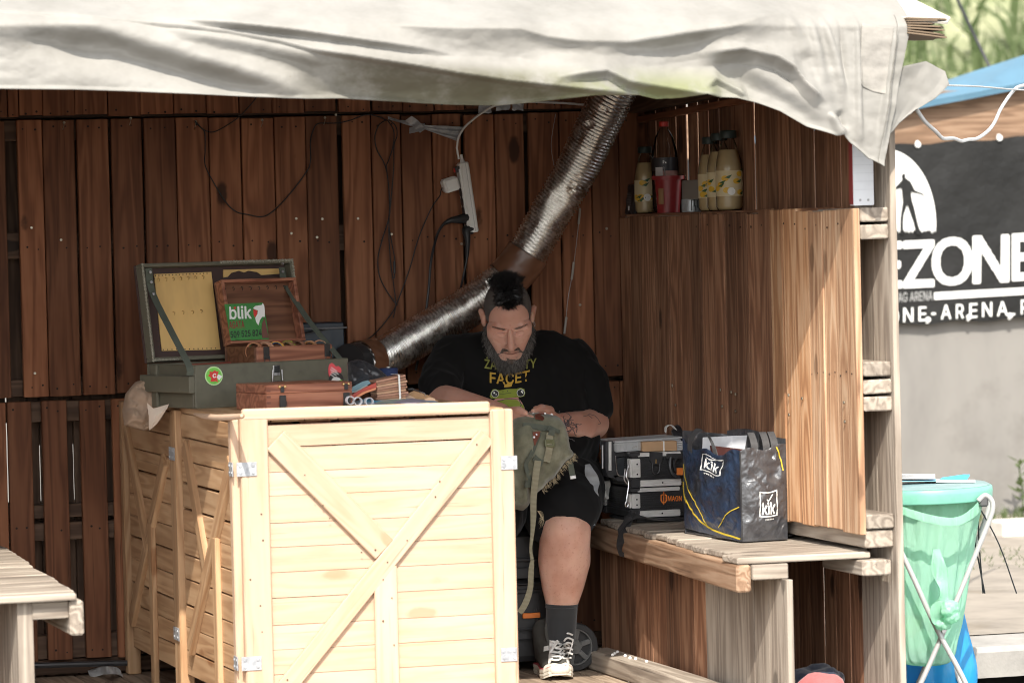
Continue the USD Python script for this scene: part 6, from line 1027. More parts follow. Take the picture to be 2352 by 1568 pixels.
def bagbody(name, prof, d0, dep, m, lab, seed, fold=.04, nf=17):
    """a hanging bag: rows of (y, left x, right x); round in plan, with hanging folds"""
    rows_ = []
    for k, (y, xl, xr) in enumerate(prof):
        a, b = sd(xl, y, d0), sd(xr, y, d0); c = (a + b) / 2; hw_ = np.linalg.norm(b - a) / 2; row = []
        for q_ in np.linspace(0, 2 * math.pi, 90):
            f_ = 1 + fold * math.sin(nf * q_ + .7 * math.sin(3 * q_)) * min(1, k / 3) + .10 * (meshkit.fbm(A(math.cos(q_) * 3, math.sin(q_) * 3, k * .5), 4, seed) - .5) * min(1, k / 2) + .16 * (.22 - abs(meshkit.fbm(A(math.cos(q_) * 4.5, math.sin(q_) * 4.5, k * .30 + .4 * math.sin(q_)), 3, seed + 9) - .5)) * min(1, k / 2)
            row.append(c + rh * hw_ * f_ * math.cos(q_) + fwh * hw_ * dep * f_ * math.sin(q_))
        rows_.append(row)
    R = np.array(rows_); R = np.array([catmull(R[:, j], 5) for j in range(R.shape[1])]).transpose(1, 0, 2); return solo(name, grid(R), m, lab, 'rubbish bag', smooth=True)
bagbody('green_rubbish_bag', [(1136, 2024, 2258), (1150, 2024, 2256), (1175, 2022, 2246), (1230, 2026, 2236), (1330, 2034, 2222), (1420, 2042, 2208), (1470, 2048, 2196), (1500, 2056, 2190), (1518, 2070, 2180), (1526, 2100, 2160), (1527, 2126, 2130)], .06, .85, GBAG, 'pale green translucent rubbish bag hanging on the folding stand beside the booth', 3)
part(None, 'x', trimesh.creation.icosphere(1, .01), WHT) if 0 else None
gk = thing('green_bag_knot', 'knotted and folded top of the green bag hanging over the crossed tubes', 'bag knot', sd(2165, 1400, -.15))
part(gk, 'cuff', strap([sd(2052, 1162, -.16), sd(2090, 1178, -.19), sd(2150, 1194, -.20), sd(2200, 1196, -.18), sd(2240, 1172, -.12), sd(2256, 1148, -.05)], [A(0, 0, .012), A(.0, 0, .014), A(0, 0, .014), A(0, 0, .014), A(0, 0, .018), A(0, 0, .02)], .003, 10), GBAG, True)
part(gk, 'tail', strap([sd(2150, 1260, -.17), sd(2158, 1310, -.18), sd(2168, 1360, -.19), sd(2158, 1395, -.19), sd(2152, 1425, -.17), sd(2170, 1440, -.16)], [rh * .012 + fwh * .01, rh * .024 - fwh * .014, rh * .014 + fwh * .02, rh * .028 - fwh * .012, rh * .018 + fwh * .014, rh * .02], .003, 10), GBAG, True)
part(gk, 'knot', fuse([ell(sd(2180, 1396, -.19), (.032, .025, .028)), ell(sd(2186, 1412, -.18), (.028, .022, .03)), ell(sd(2166, 1432, -.16), (.03, .02, .018))], .006, 2, (.010, 50, 7)), GBAG, True)
rgx = random.Random(2)
for i, (x, y, r_, c_) in enumerate(((2110, 1470, .05, 'white'), (2150, 1480, .045, 'green'), (2085, 1440, .05, 'cream'), (2165, 1500, .03, 'dark'), (2120, 1405, .04, 'pale'))):
    solo('rubbish_lump', fuse([ell(sd(x, y, .06), (r_, r_, r_ * .8))], .012, 0, (.012, 30, i)), plain('rubbish_' + c_, {'white': (.6, .62, .58), 'green': (.1, .25, .15), 'cream': (.5, .42, .25), 'dark': (.04, .06, .05), 'pale': (.5, .6, .55)}[c_], .6), {'white': 'white lump of rubbish low in the green bag', 'green': 'dark green lump of rubbish at the right in the green bag', 'cream': 'cream coloured rubbish at the left in the green bag', 'dark': 'dark lump of rubbish in the bottom corner of the green bag', 'pale': 'pale rubbish topmost in the green bag'}[c_], 'rubbish', smooth=True)
bagbody('blue_rubbish_bag', [(1300, 2090, 2200), (1380, 2080, 2208), (1440, 2060, 2218), (1500, 2050, 2232), (1540, 2048, 2240), (1580, 2052, 2236), (1620, 2070, 2220), (1650, 2100, 2190), (1655, 2140, 2150)], .34, .8, BBAG, 'bright blue rubbish bag standing behind the green one', 8, .06, 9)
# ================================================================ THE SEATED MAN
SPH = 36
SKIN = mat('skin', {'sx': ('separate_xyz', {}), 'tz': ('map_range', {'from_min': .55, 'from_max': .85, 'to_max': .62, 'clamp': True}), 'tm': ('mix_color', {'b': (.36, .165, .115)}), 'g': ('geometry', {}), 'n': ('noise_texture', {'scale': 9, 'detail': 5}), 'r': ('rgb_ramp', {'ramp': [(.3, (.46, .235, .165)), (.55, (.61, .36, .27)), (.8, (.68, .43, .33))]}), 'n2': ('noise_texture', {'scale': 130, 'detail': 3}), 'sp': ('map_range', {'from_min': .60, 'from_max': .74, 'to_max': .5, 'clamp': True}), 'm': ('mix_color', {'b': (.36, .14, .10)}),
    'b': ('bump', {'strength': .3, 'distance': .0015}), 'n3': ('noise_texture', {'scale': 260, 'detail': 4}), 'p': ('principled_bsdf', {'roughness': .5, 'subsurface_weight': .18, 'subsurface_scale': .012, 'specular_ior_level': .4})},
    [('g.position', 'n.vector'), ('n.fac', 'r.fac'), ('g.position', 'n2.vector'), ('n2.fac', 'sp.value'), ('sp.result', 'm.fac'), ('r.color', 'tm.a'), ('g.position', 'sx.vector'), ('sx.z', 'tz.value'), ('tz.result', 'tm.fac'), ('tm.result', 'm.a'), ('m.result', 'p.base_color'), ('g.position', 'n3.vector'), ('n3.fac', 'b.height'), ('b.normal', 'p.normal')])
TEE = plain('black_cotton', (.0065, .0062, .006), .9, 0, .2, 16, .35, 260, sheen=.03, spec=.15); SHORT = plain('black_jersey', (.007, .007, .0075), .88, 0, .2, 20, .3, 200, sheen=.03, spec=.2); SOCK = plain('charcoal_sock', (.028, .030, .032), .9, 0, .2, 90, .6, 420, sheen=.2)
HAIRB = plain('black_hair', (.008, .007, .0065), .42, 0, .2); HAIRG = plain('grey_hair', (.17, .155, .14), .5, 0, .3); STUB = plain('clipped_hair', (.080, .067, .058), .8, 0, .4, 240, .5, 400)
me = thing('person', 'bearded seated man with a mohawk in a printed black T-shirt, hands on a rucksack', 'person', oY(1230, 1280, -.55) * A(1, 1, 0))
J = lambda x, y, Y: oY(x, y, Y)
shL, shR = J(1314, 838, -.40), J(1046, 828, -.40); elL, elR = J(1362, 972, -.50), J(998, 912, -.58); wrL, wrR = J(1283, 972, -.71), J(1150, 948, -.84)
hipL, hipR = J(1290, 1105, -.36), J(1150, 1105, -.36); knL, knR = J(1301, 1218, -.81), J(1120, 1218, -.80); anL = J(1289, 1440, -.775); anR = J(1110, 1440, -.78)
PH = math.radians(37); yw = math.radians(5); hh = -fh_ if 0 else -nz(A(FW[0], FW[1], 0)) * math.cos(yw) + rh * math.sin(yw); xl_ = nz(np.cross(A(0, 0, 1), hh)); fw_ = hh * math.cos(PH) - A(0, 0, 1) * math.sin(PH); up_ = A(0, 0, 1) * math.cos(PH) + hh * math.sin(PH)
rl = math.radians(3); xl_, up_ = xl_ * math.cos(rl) + up_ * math.sin(rl), up_ * math.cos(rl) - xl_ * math.sin(rl)
HC = J(1167, 729, -.60); HS = 1.03; hd = lambda x, y, z: HC + HS * (xl_ * x + fw_ * y + up_ * z); HR = np.array([xl_, fw_, up_])
def hell(c, r):
    m = m3.Manifold.sphere(1, 40).scale([float(v * HS) for v in r]); c = hd(*c); mt_ = np.hstack([HR.T, c[:, None]]); return m.transform(mt_)
hs = lambda x, y, z, r: sph(hd(x, y, z), r * HS)
hull = m3.Manifold.batch_hull
both = lambda f_: [f_(-1), f_(1)]
head = [hell((0, -.012, .035), (.077, .098, .088)),
        hull([hs(s_ * .045, .048, -.002, .030) for s_ in (-1, 1)] + [hs(s_ * .050, .045, -.028, .024) for s_ in (-1, 1)] + [hs(s_ * .052, .008, -.07, .020) for s_ in (-1, 1)] + [hs(s_ * .018, .076, -.104, .017) for s_ in (-1, 1)] + [hs(0, .082, -.064, .018)] + [hs(s_ * .036, .066, .020, .020) for s_ in (-1, 1)]),
        hull([hs(0, .091, .012, .0085), hs(0, .119, -.034, .0125)]), hull([hs(0, .116, -.035, .0115), hs(-.013, .104, -.040, .0085)]), hull([hs(0, .116, -.035, .0115), hs(.013, .104, -.040, .0085)]), hull([hs(0, .112, -.036, .008), hs(0, .094, -.062, .010)]),
        *both(lambda s_: hull([hs(s_ * .052, .070, .018, .010), hs(s_ * .016, .086, .015, .0085)])), *both(lambda s_: hull([hs(s_ * .040, .073, -.004, .0105), hs(s_ * .026, .077, -.005, .0105)])), *both(lambda s_: hull([hs(s_ * .046, .066, -.030, .017), hs(s_ * .030, .078, -.036, .012)])),
        hull([hs(-.022, .091, -.068, .005), hs(0, .0985, -.0665, .0062)]), hull([hs(.022, .091, -.068, .005), hs(0, .0985, -.0665, .0062)]), hull([hs(-.018, .090, -.079, .006), hs(.018, .090, -.079, .006), hs(0, .0965, -.079, .0066)]), hull([hs(-.014, .084, -.10, .013), hs(.014, .084, -.10, .013)]),
        *both(lambda s_: hull([hs(s_ * .079, -.010, -.028, .008), hs(s_ * .088, -.020, .018, .009), hs(s_ * .080, .002, .014, .007)]))]
dig = [hell((s_ * .033, .094, -.001), (.019, .017, .011)) for s_ in (-1, 1)]
h0_ = m3.Manifold.batch_boolean(head[:2], m3.OpType.Add)
for d_ in dig: h0_ = h0_ - d_
head = [h0_] + head[2:]
nb = J(1180, 790, -.44)
def hand(wr, palm, kn, dirs, thumb, curl):
    """palm hull and five fingers, each a chain of three bones; kn: knuckle centres; dirs: finger directions"""
    out = [m3.Manifold.batch_hull([sph(wr, .027), sph(palm, .026)] + [sph(k, .0125) for k in kn])]
    for k, L, c_ in zip(kn, (.040, .045, .042, .034), (0, .1, .05, -.05)):
        d = nz(dirs[0]); b = nz(dirs[1]); p1 = k + d * L; p2 = p1 + nz(d * math.cos(curl + c_) + b * math.sin(curl + c_)) * L * .75; p3 = p2 + nz(d * math.cos(1.9 * curl) + b * math.sin(1.9 * curl)) * L * .6
        out += chain((k, .0105), (p1, .0098), (p2, .0088), (p3, .0078))
    out += chain((thumb[0], .017), (thumb[1], .0125), (thumb[2], .0098)); return out
pL = J(1254, 952, -.79); knl = [J(1232 + 4.6 * i, 940 + 7.5 * i, -.845 + .010 * i) for i in range(4)]
handL = hand(wrL, pL, knl, (A(-.75, -.45, -.45), A(.1, .35, -.9)), (J(1262, 943, -.78), J(1243, 936, -.85), J(1226, 944, -.89)), .85)
pR = J(1180, 955, -.90); knr = [J(1196 + 1.5 * i, 950 + 8 * i, -.945 + .004 * i) for i in range(4)]
handR = hand(wrR, pR, knr, (A(.75, -.45, -.35), A(.1, .5, -.8)), (J(1176, 945, -.91), J(1192, 941, -.95), J(1206, 948, -.97)), .8)
body = head + chain((hd(0, -.035, -.04), .062), (nb, .070)) + chain((nb, .07), (J(1180, 870, -.42), .14), (J(1200, 1000, -.44), .17), (J(1220, 1095, -.40), .15)) + chain((shR + A(0, 0, -.02), .065), (nb + A(0, 0, -.02), .06), (shL + A(0, 0, -.02), .065)) \
    + chain((shL, .072), (elL, .055)) + chain((elL, .056), (J(1338, 978, -.58), .054), (wrL, .034)) + handL + chain((shR, .07), (elR, .050)) + chain((elR, .050), (J(1040, 922, -.67), .050), (wrR, .033)) + handR \
    + chain((hipL, .12), (knL + A(0, .06, .02), .088), (knL, .083), (J(1297, 1250, -.80), .086), (J(1296, 1285, -.785), .089), (J(1293, 1335, -.785), .074), (J(1290, 1385, -.78), .053), (anL, .046)) + chain((hipR, .12), (knR, .082), (J(1116, 1285, -.78), .088), (J(1112, 1385, -.78), .053), (anR, .046)) \
    + chain((anR, .046), (anR * A(1, 1, 0) + A(0, -.12, .045), .035))
part(me, 'body', fuse(body, .0062, 5), SKIN, True)

# T-shirt
tee = [hull([sph(shL + A(0, 0, -.004), .086), sph(shR + A(0, 0, -.004), .083), sph(nb + A(0, .01, -.03), .075), sph(J(1262, 806, -.42), .066), sph(J(1102, 806, -.42), .062), ell(J(1195, 895, -.44), (.235, .165, .13))]), hull([ell(J(1195, 895, -.44), (.235, .165, .13)), ell(J(1205, 1010, -.47), (.262, .215, .13)), ell(J(1210, 1085, -.42), (.235, .20, .06))]), *chain((shL, .088), (J(1344, 880, -.44), .084), (J(1354, 932, -.475), .077)), *chain((shR, .084), (J(1022, 862, -.46), .080), (J(1008, 888, -.53), .072), (J(1012, 900, -.58), .066))]
tm_ = fuse(tee, .009, 14)
f3 = tm_.vertices * A(9, 9, 5); wr_ = (np.abs(meshkit.fbm(f3 + 3, 4, 12) - .5) * 2); tm_.vertices += tm_.vertex_normals * ((.3 - wr_) * .026)[:, None]
part(me, 't_shirt', tm_, TEE, True)
part(me, 'collar', tube([nb + A(0, 0, .012) + xl_ * .075 * math.cos(a) + hh * (.070 * math.sin(a) + .01) + A(0, 0, .02 - .035 * math.sin(a)) for a in np.linspace(0, 2 * math.pi, 28)], .0065, 8), TEE, True)
from scipy.interpolate import LinearNDInterpolator
def proj(V):
    q_ = V - CP; d = q_ @ FW; return np.stack([1176 + F * (q_ @ CR) / d, 784 - F * (q_ @ CU) / d], -1), d
def projector(mesh, box, lift=.0022):
    """a map that sends sighted points to the visible front of a garment"""
    P, d = proj(mesh.vertices); ok = (mesh.vertex_normals @ FW < -.08) & (P[:, 0] > box[0]) & (P[:, 0] < box[1]) & (P[:, 1] > box[2]) & (P[:, 1] < box[3]); f_ = LinearNDInterpolator(P[ok], d[ok])
    def go(m, lf=lift):
        v = m.vertices; dd = f_(v[:, :2]); dd = np.where(np.isnan(dd), np.nanmean(dd), dd); D = FW * F + CR * (v[:, :1] - 1176) - CU * (v[:, 1:2] - 784); return trimesh.Trimesh(CP + D * ((dd - lf) / F)[:, None], m.faces, process=False)
    return go
pj = projector(tm_, (1080, 1290, 790, 1010))
def pxpoly(pts, step=3.): 
    v, f = trimesh.creation.triangulate_polygon(Polygon(pts).buffer(0), engine='earcut'); m = trimesh.Trimesh(np.c_[v, np.zeros(len(v))], f, process=False); return m.subdivide_to_size(step)
def pxtext(s_, x0, x1, yb0, yb1, h, arc=0.):
    m = tm(s_).subdivide_to_size(.02); v = m.vertices.copy(); lo, hi = v.min(0), v.max(0); u_ = (v[:, 0] - lo[0]) / (hi[0] - lo[0]); w = v[:, 1] / .1
    v[:, 0] = x0 + (x1 - x0) * u_; v[:, 1] = yb0 + (yb1 - yb0) * u_ - arc * np.sin(np.pi * u_) - h * w; v[:, 2] = 0; return trimesh.Trimesh(v, m.faces, process=False)
GOLD = plain('gold_print', (.50, .30, .035), .7, 0, .08); OLV = plain('olive_print', (.27, .27, .055), .7, 0, .08); FROG = plain('frog_green_print', (.20, .24, .022), .7, 0, .06); PNK = plain('pale_pink_print', (.50, .22, .20), .7, 0, .06)
part(me, 'shirt_lettering', pj(pxtext('ŻAJEBISTY', 1113, 1232, 845, 843, 20, -5)), OLV); part(me, 'shirt_lettering', pj(pxtext('FACET', 1125, 1217, 878, 873, 23, -5)), GOLD)
Z = lambda pts: [(965 + .2344 * x, 606 + .2344 * y) for x, y in pts]
part(me, 'shirt_crown', pj(pxpoly(Z([(825, 1170), (840, 1180), (862, 1168), (880, 1178), (908, 1160), (895, 1200), (824, 1210)]))), GOLD)
part(me, 'frog_print', pj(pxpoly(Z([(682, 1300), (690, 1262), (712, 1228), (740, 1226), (775, 1238), (850, 1224), (940, 1222), (985, 1212), (1022, 1226), (1030, 1265), (1018, 1296), (980, 1304), (900, 1308), (800, 1318), (730, 1320), (695, 1315)]))), FROG)
part(me, 'frog_print', pj(pxpoly(Z([(690, 1362), (740, 1320), (850, 1316), (960, 1306), (1000, 1362), (1020, 1400), (1028, 1440), (1010, 1478), (960, 1490), (800, 1490), (700, 1470)])), .0020), PNK)
part(me, 'frog_print', pj(pxpoly(Z([(700, 1380), (760, 1336), (830, 1326), (950, 1330), (1012, 1384), (1026, 1430), (1010, 1476), (960, 1500), (700, 1500)])), .0026), FROG)
for cx, cy, r_, m_, lf in ((735, 1270, 37, WHT, .0026), (735, 1271, 33, RUB, .0032), (985, 1262, 38, WHT, .0026), (985, 1263, 34, RUB, .0032), (726, 1262, 9, WHT, .0038), (745, 1278, 6, WHT, .0038), (996, 1250, 9, WHT, .0038), (1004, 1262, 6, WHT, .0038), (812, 1250, 5, RUB, .0030), (857, 1243, 5, RUB, .0030)): part(me, 'frog_eye_print', pj(pxpoly(Z([(cx + r_ * math.cos(a), cy + r_ * math.sin(a)) for a in np.linspace(0, 6.28, 16, endpoint=False)])), lf), m_)
part(me, 'frog_mouth_print', pj(pxpoly(Z([(780, 1274), (892, 1260), (892, 1264), (780, 1278)])), .003), RUB); part(me, 'frog_line_print', pj(pxpoly(Z([(700, 1362), (830, 1322), (970, 1316), (996, 1380), (940, 1450), (934, 1446), (988, 1380), (964, 1322), (830, 1328), (704, 1367)])), .0032), RUB)

# shorts with a crumpled grey side stripe
sho = [hull([sph(hipL, .145), sph(hipR, .145), ell(J(1215, 1100, -.40), (.22, .18, .11))]), *chain((hipL, .145), (J(1302, 1128, -.60), .128), (J(1303, 1162, -.765), .112)), *chain((hipL + A(-.05, 0, -.02), .12), (J(1272, 1160, -.62), .115), (J(1268, 1195, -.74), .088)), *chain((hipR, .145), (J(1140, 1150, -.60), .12), (J(1125, 1185, -.76), .11))]
shm = fuse(sho, .010, 10); wr_ = np.abs(meshkit.fbm(shm.vertices * A(10, 10, 5), 4, 31) - .5) * 2; shm.vertices += shm.vertex_normals * ((.3 - wr_) * .018)[:, None]; part(me, 'shorts', shm, SHORT, True)
sy = [(1349, 1066, 6), (1358, 1090, 15), (1366, 1110, 12), (1361, 1128, 13), (1370, 1150, 10), (1364, 1172, 9), (1358, 1190, 9), (1362, 1206, 6)]
part(me, 'side_stripe', strap([J(x, y, -.80 - .02 * (i % 2)) for i, (x, y, w) in enumerate(sy)], [rh * w / 690 * .9 + fwh * .012 * (-1) ** i for i, (x, y, w) in enumerate(sy)], .003, 10), plain('grey_mesh_stripe', (.26, .27, .28), .85, 0, .1, 40, .4, 300), True)
# sock
P = [J(1290, 1378, -.78), J(1290, 1390, -.78), J(1290, 1400, -.78), J(1289, 1420, -.778), J(1287, 1445, -.785), J(1284, 1480, -.80)]; Rr = A(.0535, .0555, .053, .0525, .053, .052)
rng_ = []
C_ = catmull(P, 10); rr = np.interp(np.linspace(0, 1, len(C_)), np.linspace(0, 1, 6), Rr) + .0014 * np.sin(np.arange(len(C_)) * 1.1) * (np.arange(len(C_)) < 18); part(me, 'sock', tube(C_, rr, 40), SOCK, True)
# trainer
TOE = oZ(1280, 1563, 0); HEEL = TOE + A(.0, .285, 0) * 1; dsh = nz(HEEL - TOE) * -1; dsh = nz(A(-.10, -1, 0)); rgt = A(-dsh[1], dsh[0], 0) * 1.; rgt = nz(np.cross(dsh, A(0, 0, 1)))
s0 = A(TOE[0] + .012, TOE[1], 0); so = lambda l, w, z: s0 - dsh * l + rgt * w + A(0, 0, z)      # l metres back from the toe
shp = [(0, .018), (.012, .036), (.04, .048), (.08, .052), (.13, .045), (.19, .038), (.25, .040), (.285, .030), (.30, .012)]
outl = [(l, w) for l, w in shp] + [(l, -w) for l, w in shp[::-1]]
def sole(grow, z0, z1, l0=0): 
    pl = Polygon(outl).buffer(grow, quad_segs=6); m = trimesh.creation.extrude_polygon(pl, z1 - z0, engine='earcut'); v = m.vertices; rise = .018 * np.clip(1 - v[:, 0] / .07, 0, 1) ** 2; return trimesh.Trimesh(s0 - v[:, :1] * dsh + v[:, 1:2] * rgt + (v[:, 2:] + z0 + rise[:, None]) * A(0, 0, 1), m.faces, process=False)
RUBW = plain('off_white_rubber', (.62, .58, .49), .55, 0, .1, 30, dirt=((.25, .22, .17), 40, .6)); CANG = plain('grey_shoe_canvas', (.055, .053, .046), .85, 0, .2, 60, .6, 350); PIP = plain('red_piping', (.42, .05, .06), .6)
part(me, 'sole', cat(sole(.002, .002, .010), sole(.0035, .010, .016), sole(.002, .016, .022), sole(.0035, .022, .032)), RUBW); part(me, 'sole_piping', sole(.0025, .0321, .0345), PIP)
upp = [hull([sph(so(.030, 0, .048), .030), sph(so(.07, .018, .048), .032), sph(so(.07, -.018, .048), .032), sph(so(.13, .012, .058), .036), sph(so(.13, -.012, .058), .036)]), hull([sph(so(.13, 0, .066), .042), sph(so(.20, 0, .07), .044), sph(so(.26, 0, .06), .036), sph(so(.20, 0, .115), .047), sph(so(.235, 0, .14), .047), sph(so(.17, 0, .11), .036)]), hull([sph(so(.09, 0, .060), .034), sph(so(.18, 0, .115), .036), sph(so(.14, 0, .075), .042)])]
um = fuse(upp, .005, 5, (.002, 40, 3)); part(me, 'shoe_upper', um, CANG, True)
tcm = fuse([hull([sph(so(.016, .014, .038), .023), sph(so(.016, -.014, .038), .023), sph(so(.040, .032, .034), .019), sph(so(.040, -.032, .034), .019)])], .005, 3); part(me, 'toe_cap', tcm, RUBW, True)
pu = projector(um, (1220, 1340, 1400, 1570), .003)
Zs = lambda pts: [(1130 + x / 4.193, 1194 + y / 4.193) for x, y in pts]
LACE = plain('white_lace', (.70, .69, .66), .8, 0, .06)
part(me, 'eyelet_stay', pu(pxpoly(Zs([(545, 1055), (570, 1050), (590, 1150), (580, 1280), (590, 1340), (545, 1388), (540, 1370), (552, 1230), (556, 1130)]), 4)), LACE); part(me, 'eyelet_stay', pu(pxpoly(Zs([(776, 1150), (790, 1140), (770, 1230), (742, 1300), (746, 1400), (728, 1405), (716, 1340), (735, 1280), (760, 1220)]), 4)), LACE)
def lace(pts, r=.0034, lf=.008): 
    q_ = catmull([(x, y, 0) for x, y in Zs(pts)], 6); m = pu(trimesh.Trimesh(q_, np.array([[0, 1, 2]]), process=False), lf); part(me, 'lace', tube(m.vertices, r, 6), LACE, True)
for y0, y1 in ((1170, 1145), (1225, 1190), (1275, 1235), (1315, 1285), (1350, 1330)): lace([(565, y0 - 60), (640, y0 - 40), (700, y1), (765, y1 - 10)]); lace([(570, y0 - 5), (650, y0 - 10), (720, y1 - 55), (780, y1 - 40)], .0032, .011)
lace([(640, 1150), (600, 1190), (560, 1270), (570, 1255), (610, 1200), (655, 1150)], .0038, .018); lace([(640, 1140), (690, 1150), (730, 1190), (740, 1230), (710, 1215), (680, 1170), (650, 1140)], .0038, .020); lace([(580, 1085), (620, 1120), (650, 1145), (640, 1165)], .004, .017)
part(me, 'shoe_stripe', pu(pxpoly(Zs([(500, 1215), (545, 1205), (548, 1250), (496, 1262)]), 4)), LACE); part(me, 'shoe_tongue', strap([so(.125, -.004, .118), so(.15, -.006, .15), so(.165, -.008, .178)], [rgt * .024, rgt * .027, rgt * .022], .005, 6), CANG); part(me, 'heel_trim', strap([so(.27, -.035, .05), so(.262, -.045, .11), so(.245, -.05, .165), so(.225, -.05, .19)], [dsh * .006] * 4, .003, 6), LACE)

# hair, beard, brows
rh_ = np.random.default_rng(5)
def skullpt(a, b): # a: angle from the forehead over the crown, b: sideways
    x = .0785 * math.sin(b); k = math.cos(b); return A(x, -.012 + .0995 * k * math.cos(a), .035 + .0895 * k * math.sin(a)), nz(A(math.sin(b) / .0785, k * math.cos(a) / .0995, k * math.sin(a) / .0895))
part(me, 'mohawk_base', fuse([hull([hs(x, *(lambda p: (p[0], p[1]))((-.012 + .093 * math.cos(a), .035 + .084 * math.sin(a))), .014) for x in (-.030, .030) for a in (a_, a_ + .34)]) for a_ in np.arange(.92, 2.7, .3)], .006, 4, (.007, 70, 3)), HAIRB, True)
L1 = []
for kk in range(3000):
    a = rh_.uniform(.80, 2.9) if kk > 420 else rh_.uniform(.66, .92); b = rh_.normal(0, .30 if kk > 420 else .13); b = max(-.56, min(.56, b)); p, n = skullpt(a, b); ln2 = rh_.uniform(.018, .036) * (1.0 if a > .9 else .85); fwd = .75 if a < 1.1 else .35; d = nz(n * 1. + A(rh_.normal(0, .3), fwd * rh_.uniform(.1, 1.3), .25)); q1_ = p + d * ln2 * .5; d2 = nz(d + A(rh_.normal(0, .4), .55 if a < 1.3 else .2, -.45 if a < 1.1 else -.1)); q2_ = q1_ + d2 * ln2 * .5
    L1.append(np.array([hd(*v) for v in (p, p + d * ln2 * .25, q1_, q2_)]))
curves(me, 'mohawk_hair', L1, .00085, HAIRB)
def patch(rx, keep, m_, nm, off=1.012):
    s_ = trimesh.creation.icosphere(5, 1.0); v = s_.vertices * A(.077, .098, .088) * off + A(0, -.012, .035); c = v[s_.faces].mean(1); f_ = s_.faces[keep(c)]; u_, inv = np.unique(f_.ravel(), return_inverse=True); part(me, nm, trimesh.Trimesh(np.array([hd(*p) for p in v[u_]]), inv.reshape(-1, 3), process=False), m_, True)
patch(0, lambda c: (c[:, 2] > -.005 - .3 * np.clip(-c[:, 1], 0, 1)) & (c[:, 1] < .042 + .16 * np.clip(c[:, 2] - .05, -.05, .06) - .10 * np.maximum(0, .03 - np.abs(c[:, 0]))), STUB, 'clipped_sides')
beard = [*both(lambda s_: hull([hs(s_ * .066, .000, -.032, .010), hs(s_ * .063, .012, -.066, .015), hs(s_ * .048, .040, -.098, .019)])), *both(lambda s_: hull([hs(s_ * .048, .040, -.098, .019), hs(s_ * .020, .074, -.122, .024), hs(0, .070, -.135, .026)])), hull([hs(0, .076, -.128, .028), hs(-.020, .066, -.158, .022), hs(.020, .066, -.158, .022), hs(0, .058, -.200, .013)])]
bm_ = fuse(beard, .006, 4, (.006, 80, 8)); part(me, 'beard_base', bm_, plain('dark_beard', (.055, .047, .041), .7, 0, .4, 200, .6, 300), True)
must = fuse([*both(lambda s_: hull([hs(0, .0975, -.0575, .0062), hs(s_ * .022, .089, -.063, .0075), hs(s_ * .034, .075, -.086, .009)])), hull([hs(-.015, .086, -.096, .009), hs(.015, .086, -.096, .009), hs(0, .086, -.116, .016)])], .004, 2, (.002, 90, 3)); part(me, 'moustache', must, plain('brown_grey_moustache', (.085, .055, .040), .7, 0, .4, 300, .6, 400), True)
def strands(base, n, len_, m_, nm, grav, rad, seed, cond=None):
    r_ = np.random.default_rng(seed); p, fi = trimesh.sample.sample_surface(base, n, seed=seed); nn = base.face_normals[fi]; out = []
    for a, b in zip(p, nn):
        l_ = len_ * r_.uniform(.5, 1.2); d = nz(b + r_.normal(0, .35, 3) + grav * .7); d2 = nz(d + grav + r_.normal(0, .3, 3)); out.append(np.array([a, a + d * l_ * .4, a + d * l_ * .4 + d2 * l_ * .6]))
    curves(me, nm, out, rad, m_)
gv = -up_ * .8 - A(0, 0, .4)
strands(bm_, 2400, .022, plain('beard_dark_hair', (.022, .018, .016), .55, 0, .3), 'beard_hair', gv, .0005, 3); strands(bm_, 2300, .022, HAIRG, 'beard_grey_hair', gv, .0005, 4); strands(must, 500, .010, HAIRG, 'moustache_hair', -up_ * .8, .0004, 6)
for s_ in (-1, 1):
    L2 = []
    for _ in range(130):
        t_ = rh_.random(); p = A(s_ * (.014 + .040 * t_), .0955 - .014 * t_ * t_ * 1.2 - .004, .0225 + .003 * math.sin(t_ * 2.6) + rh_.normal(0, .0016)); d = A(s_ * .9, -.1, rh_.normal(.15, .3)); L2.append(np.array([hd(*p), hd(*(p + nz(d) * .007 + A(0, .001, 0)))]))
    curves(me, 'eyebrow', L2, .0005, plain('eyebrow_hair', (.12, .07, .05), .6, 0, .2))
    part(me, 'eyelash_line', tube([hd(s_ * x, y, z) for x, y, z in ((.020, .0865, -.0115), (.027, .0885, -.0145), (.034, .0870, -.0150), (.042, .0820, -.0120), (.048, .0755, -.0085))], .0009, 6, 4), plain('lash_brown', (.06, .03, .022), .6), True)
part(me, 'mouth_line', tube([hd(x, y, z) for x, y, z in ((-.021, .0945, -.0735), (-.010, .1010, -.0725), (0, .1022, -.0730), (.010, .1010, -.0725), (.021, .0945, -.0735))], .0012, 6, 4), plain('lip_shadow_skin', (.20, .07, .055), .5), True)
part(me, 'nose_stud', trimesh.creation.icosphere(1, .0022).apply_translation(hd(.0, .108, -.048)), STEEL); part(me, 'earring', tube([hd(.087 + .002 * math.cos(a), -.006 + .007 * math.cos(a), -.038 + .008 * math.sin(a)) for a in np.linspace(0, 5.6, 14)], .0011, 6), STEEL)
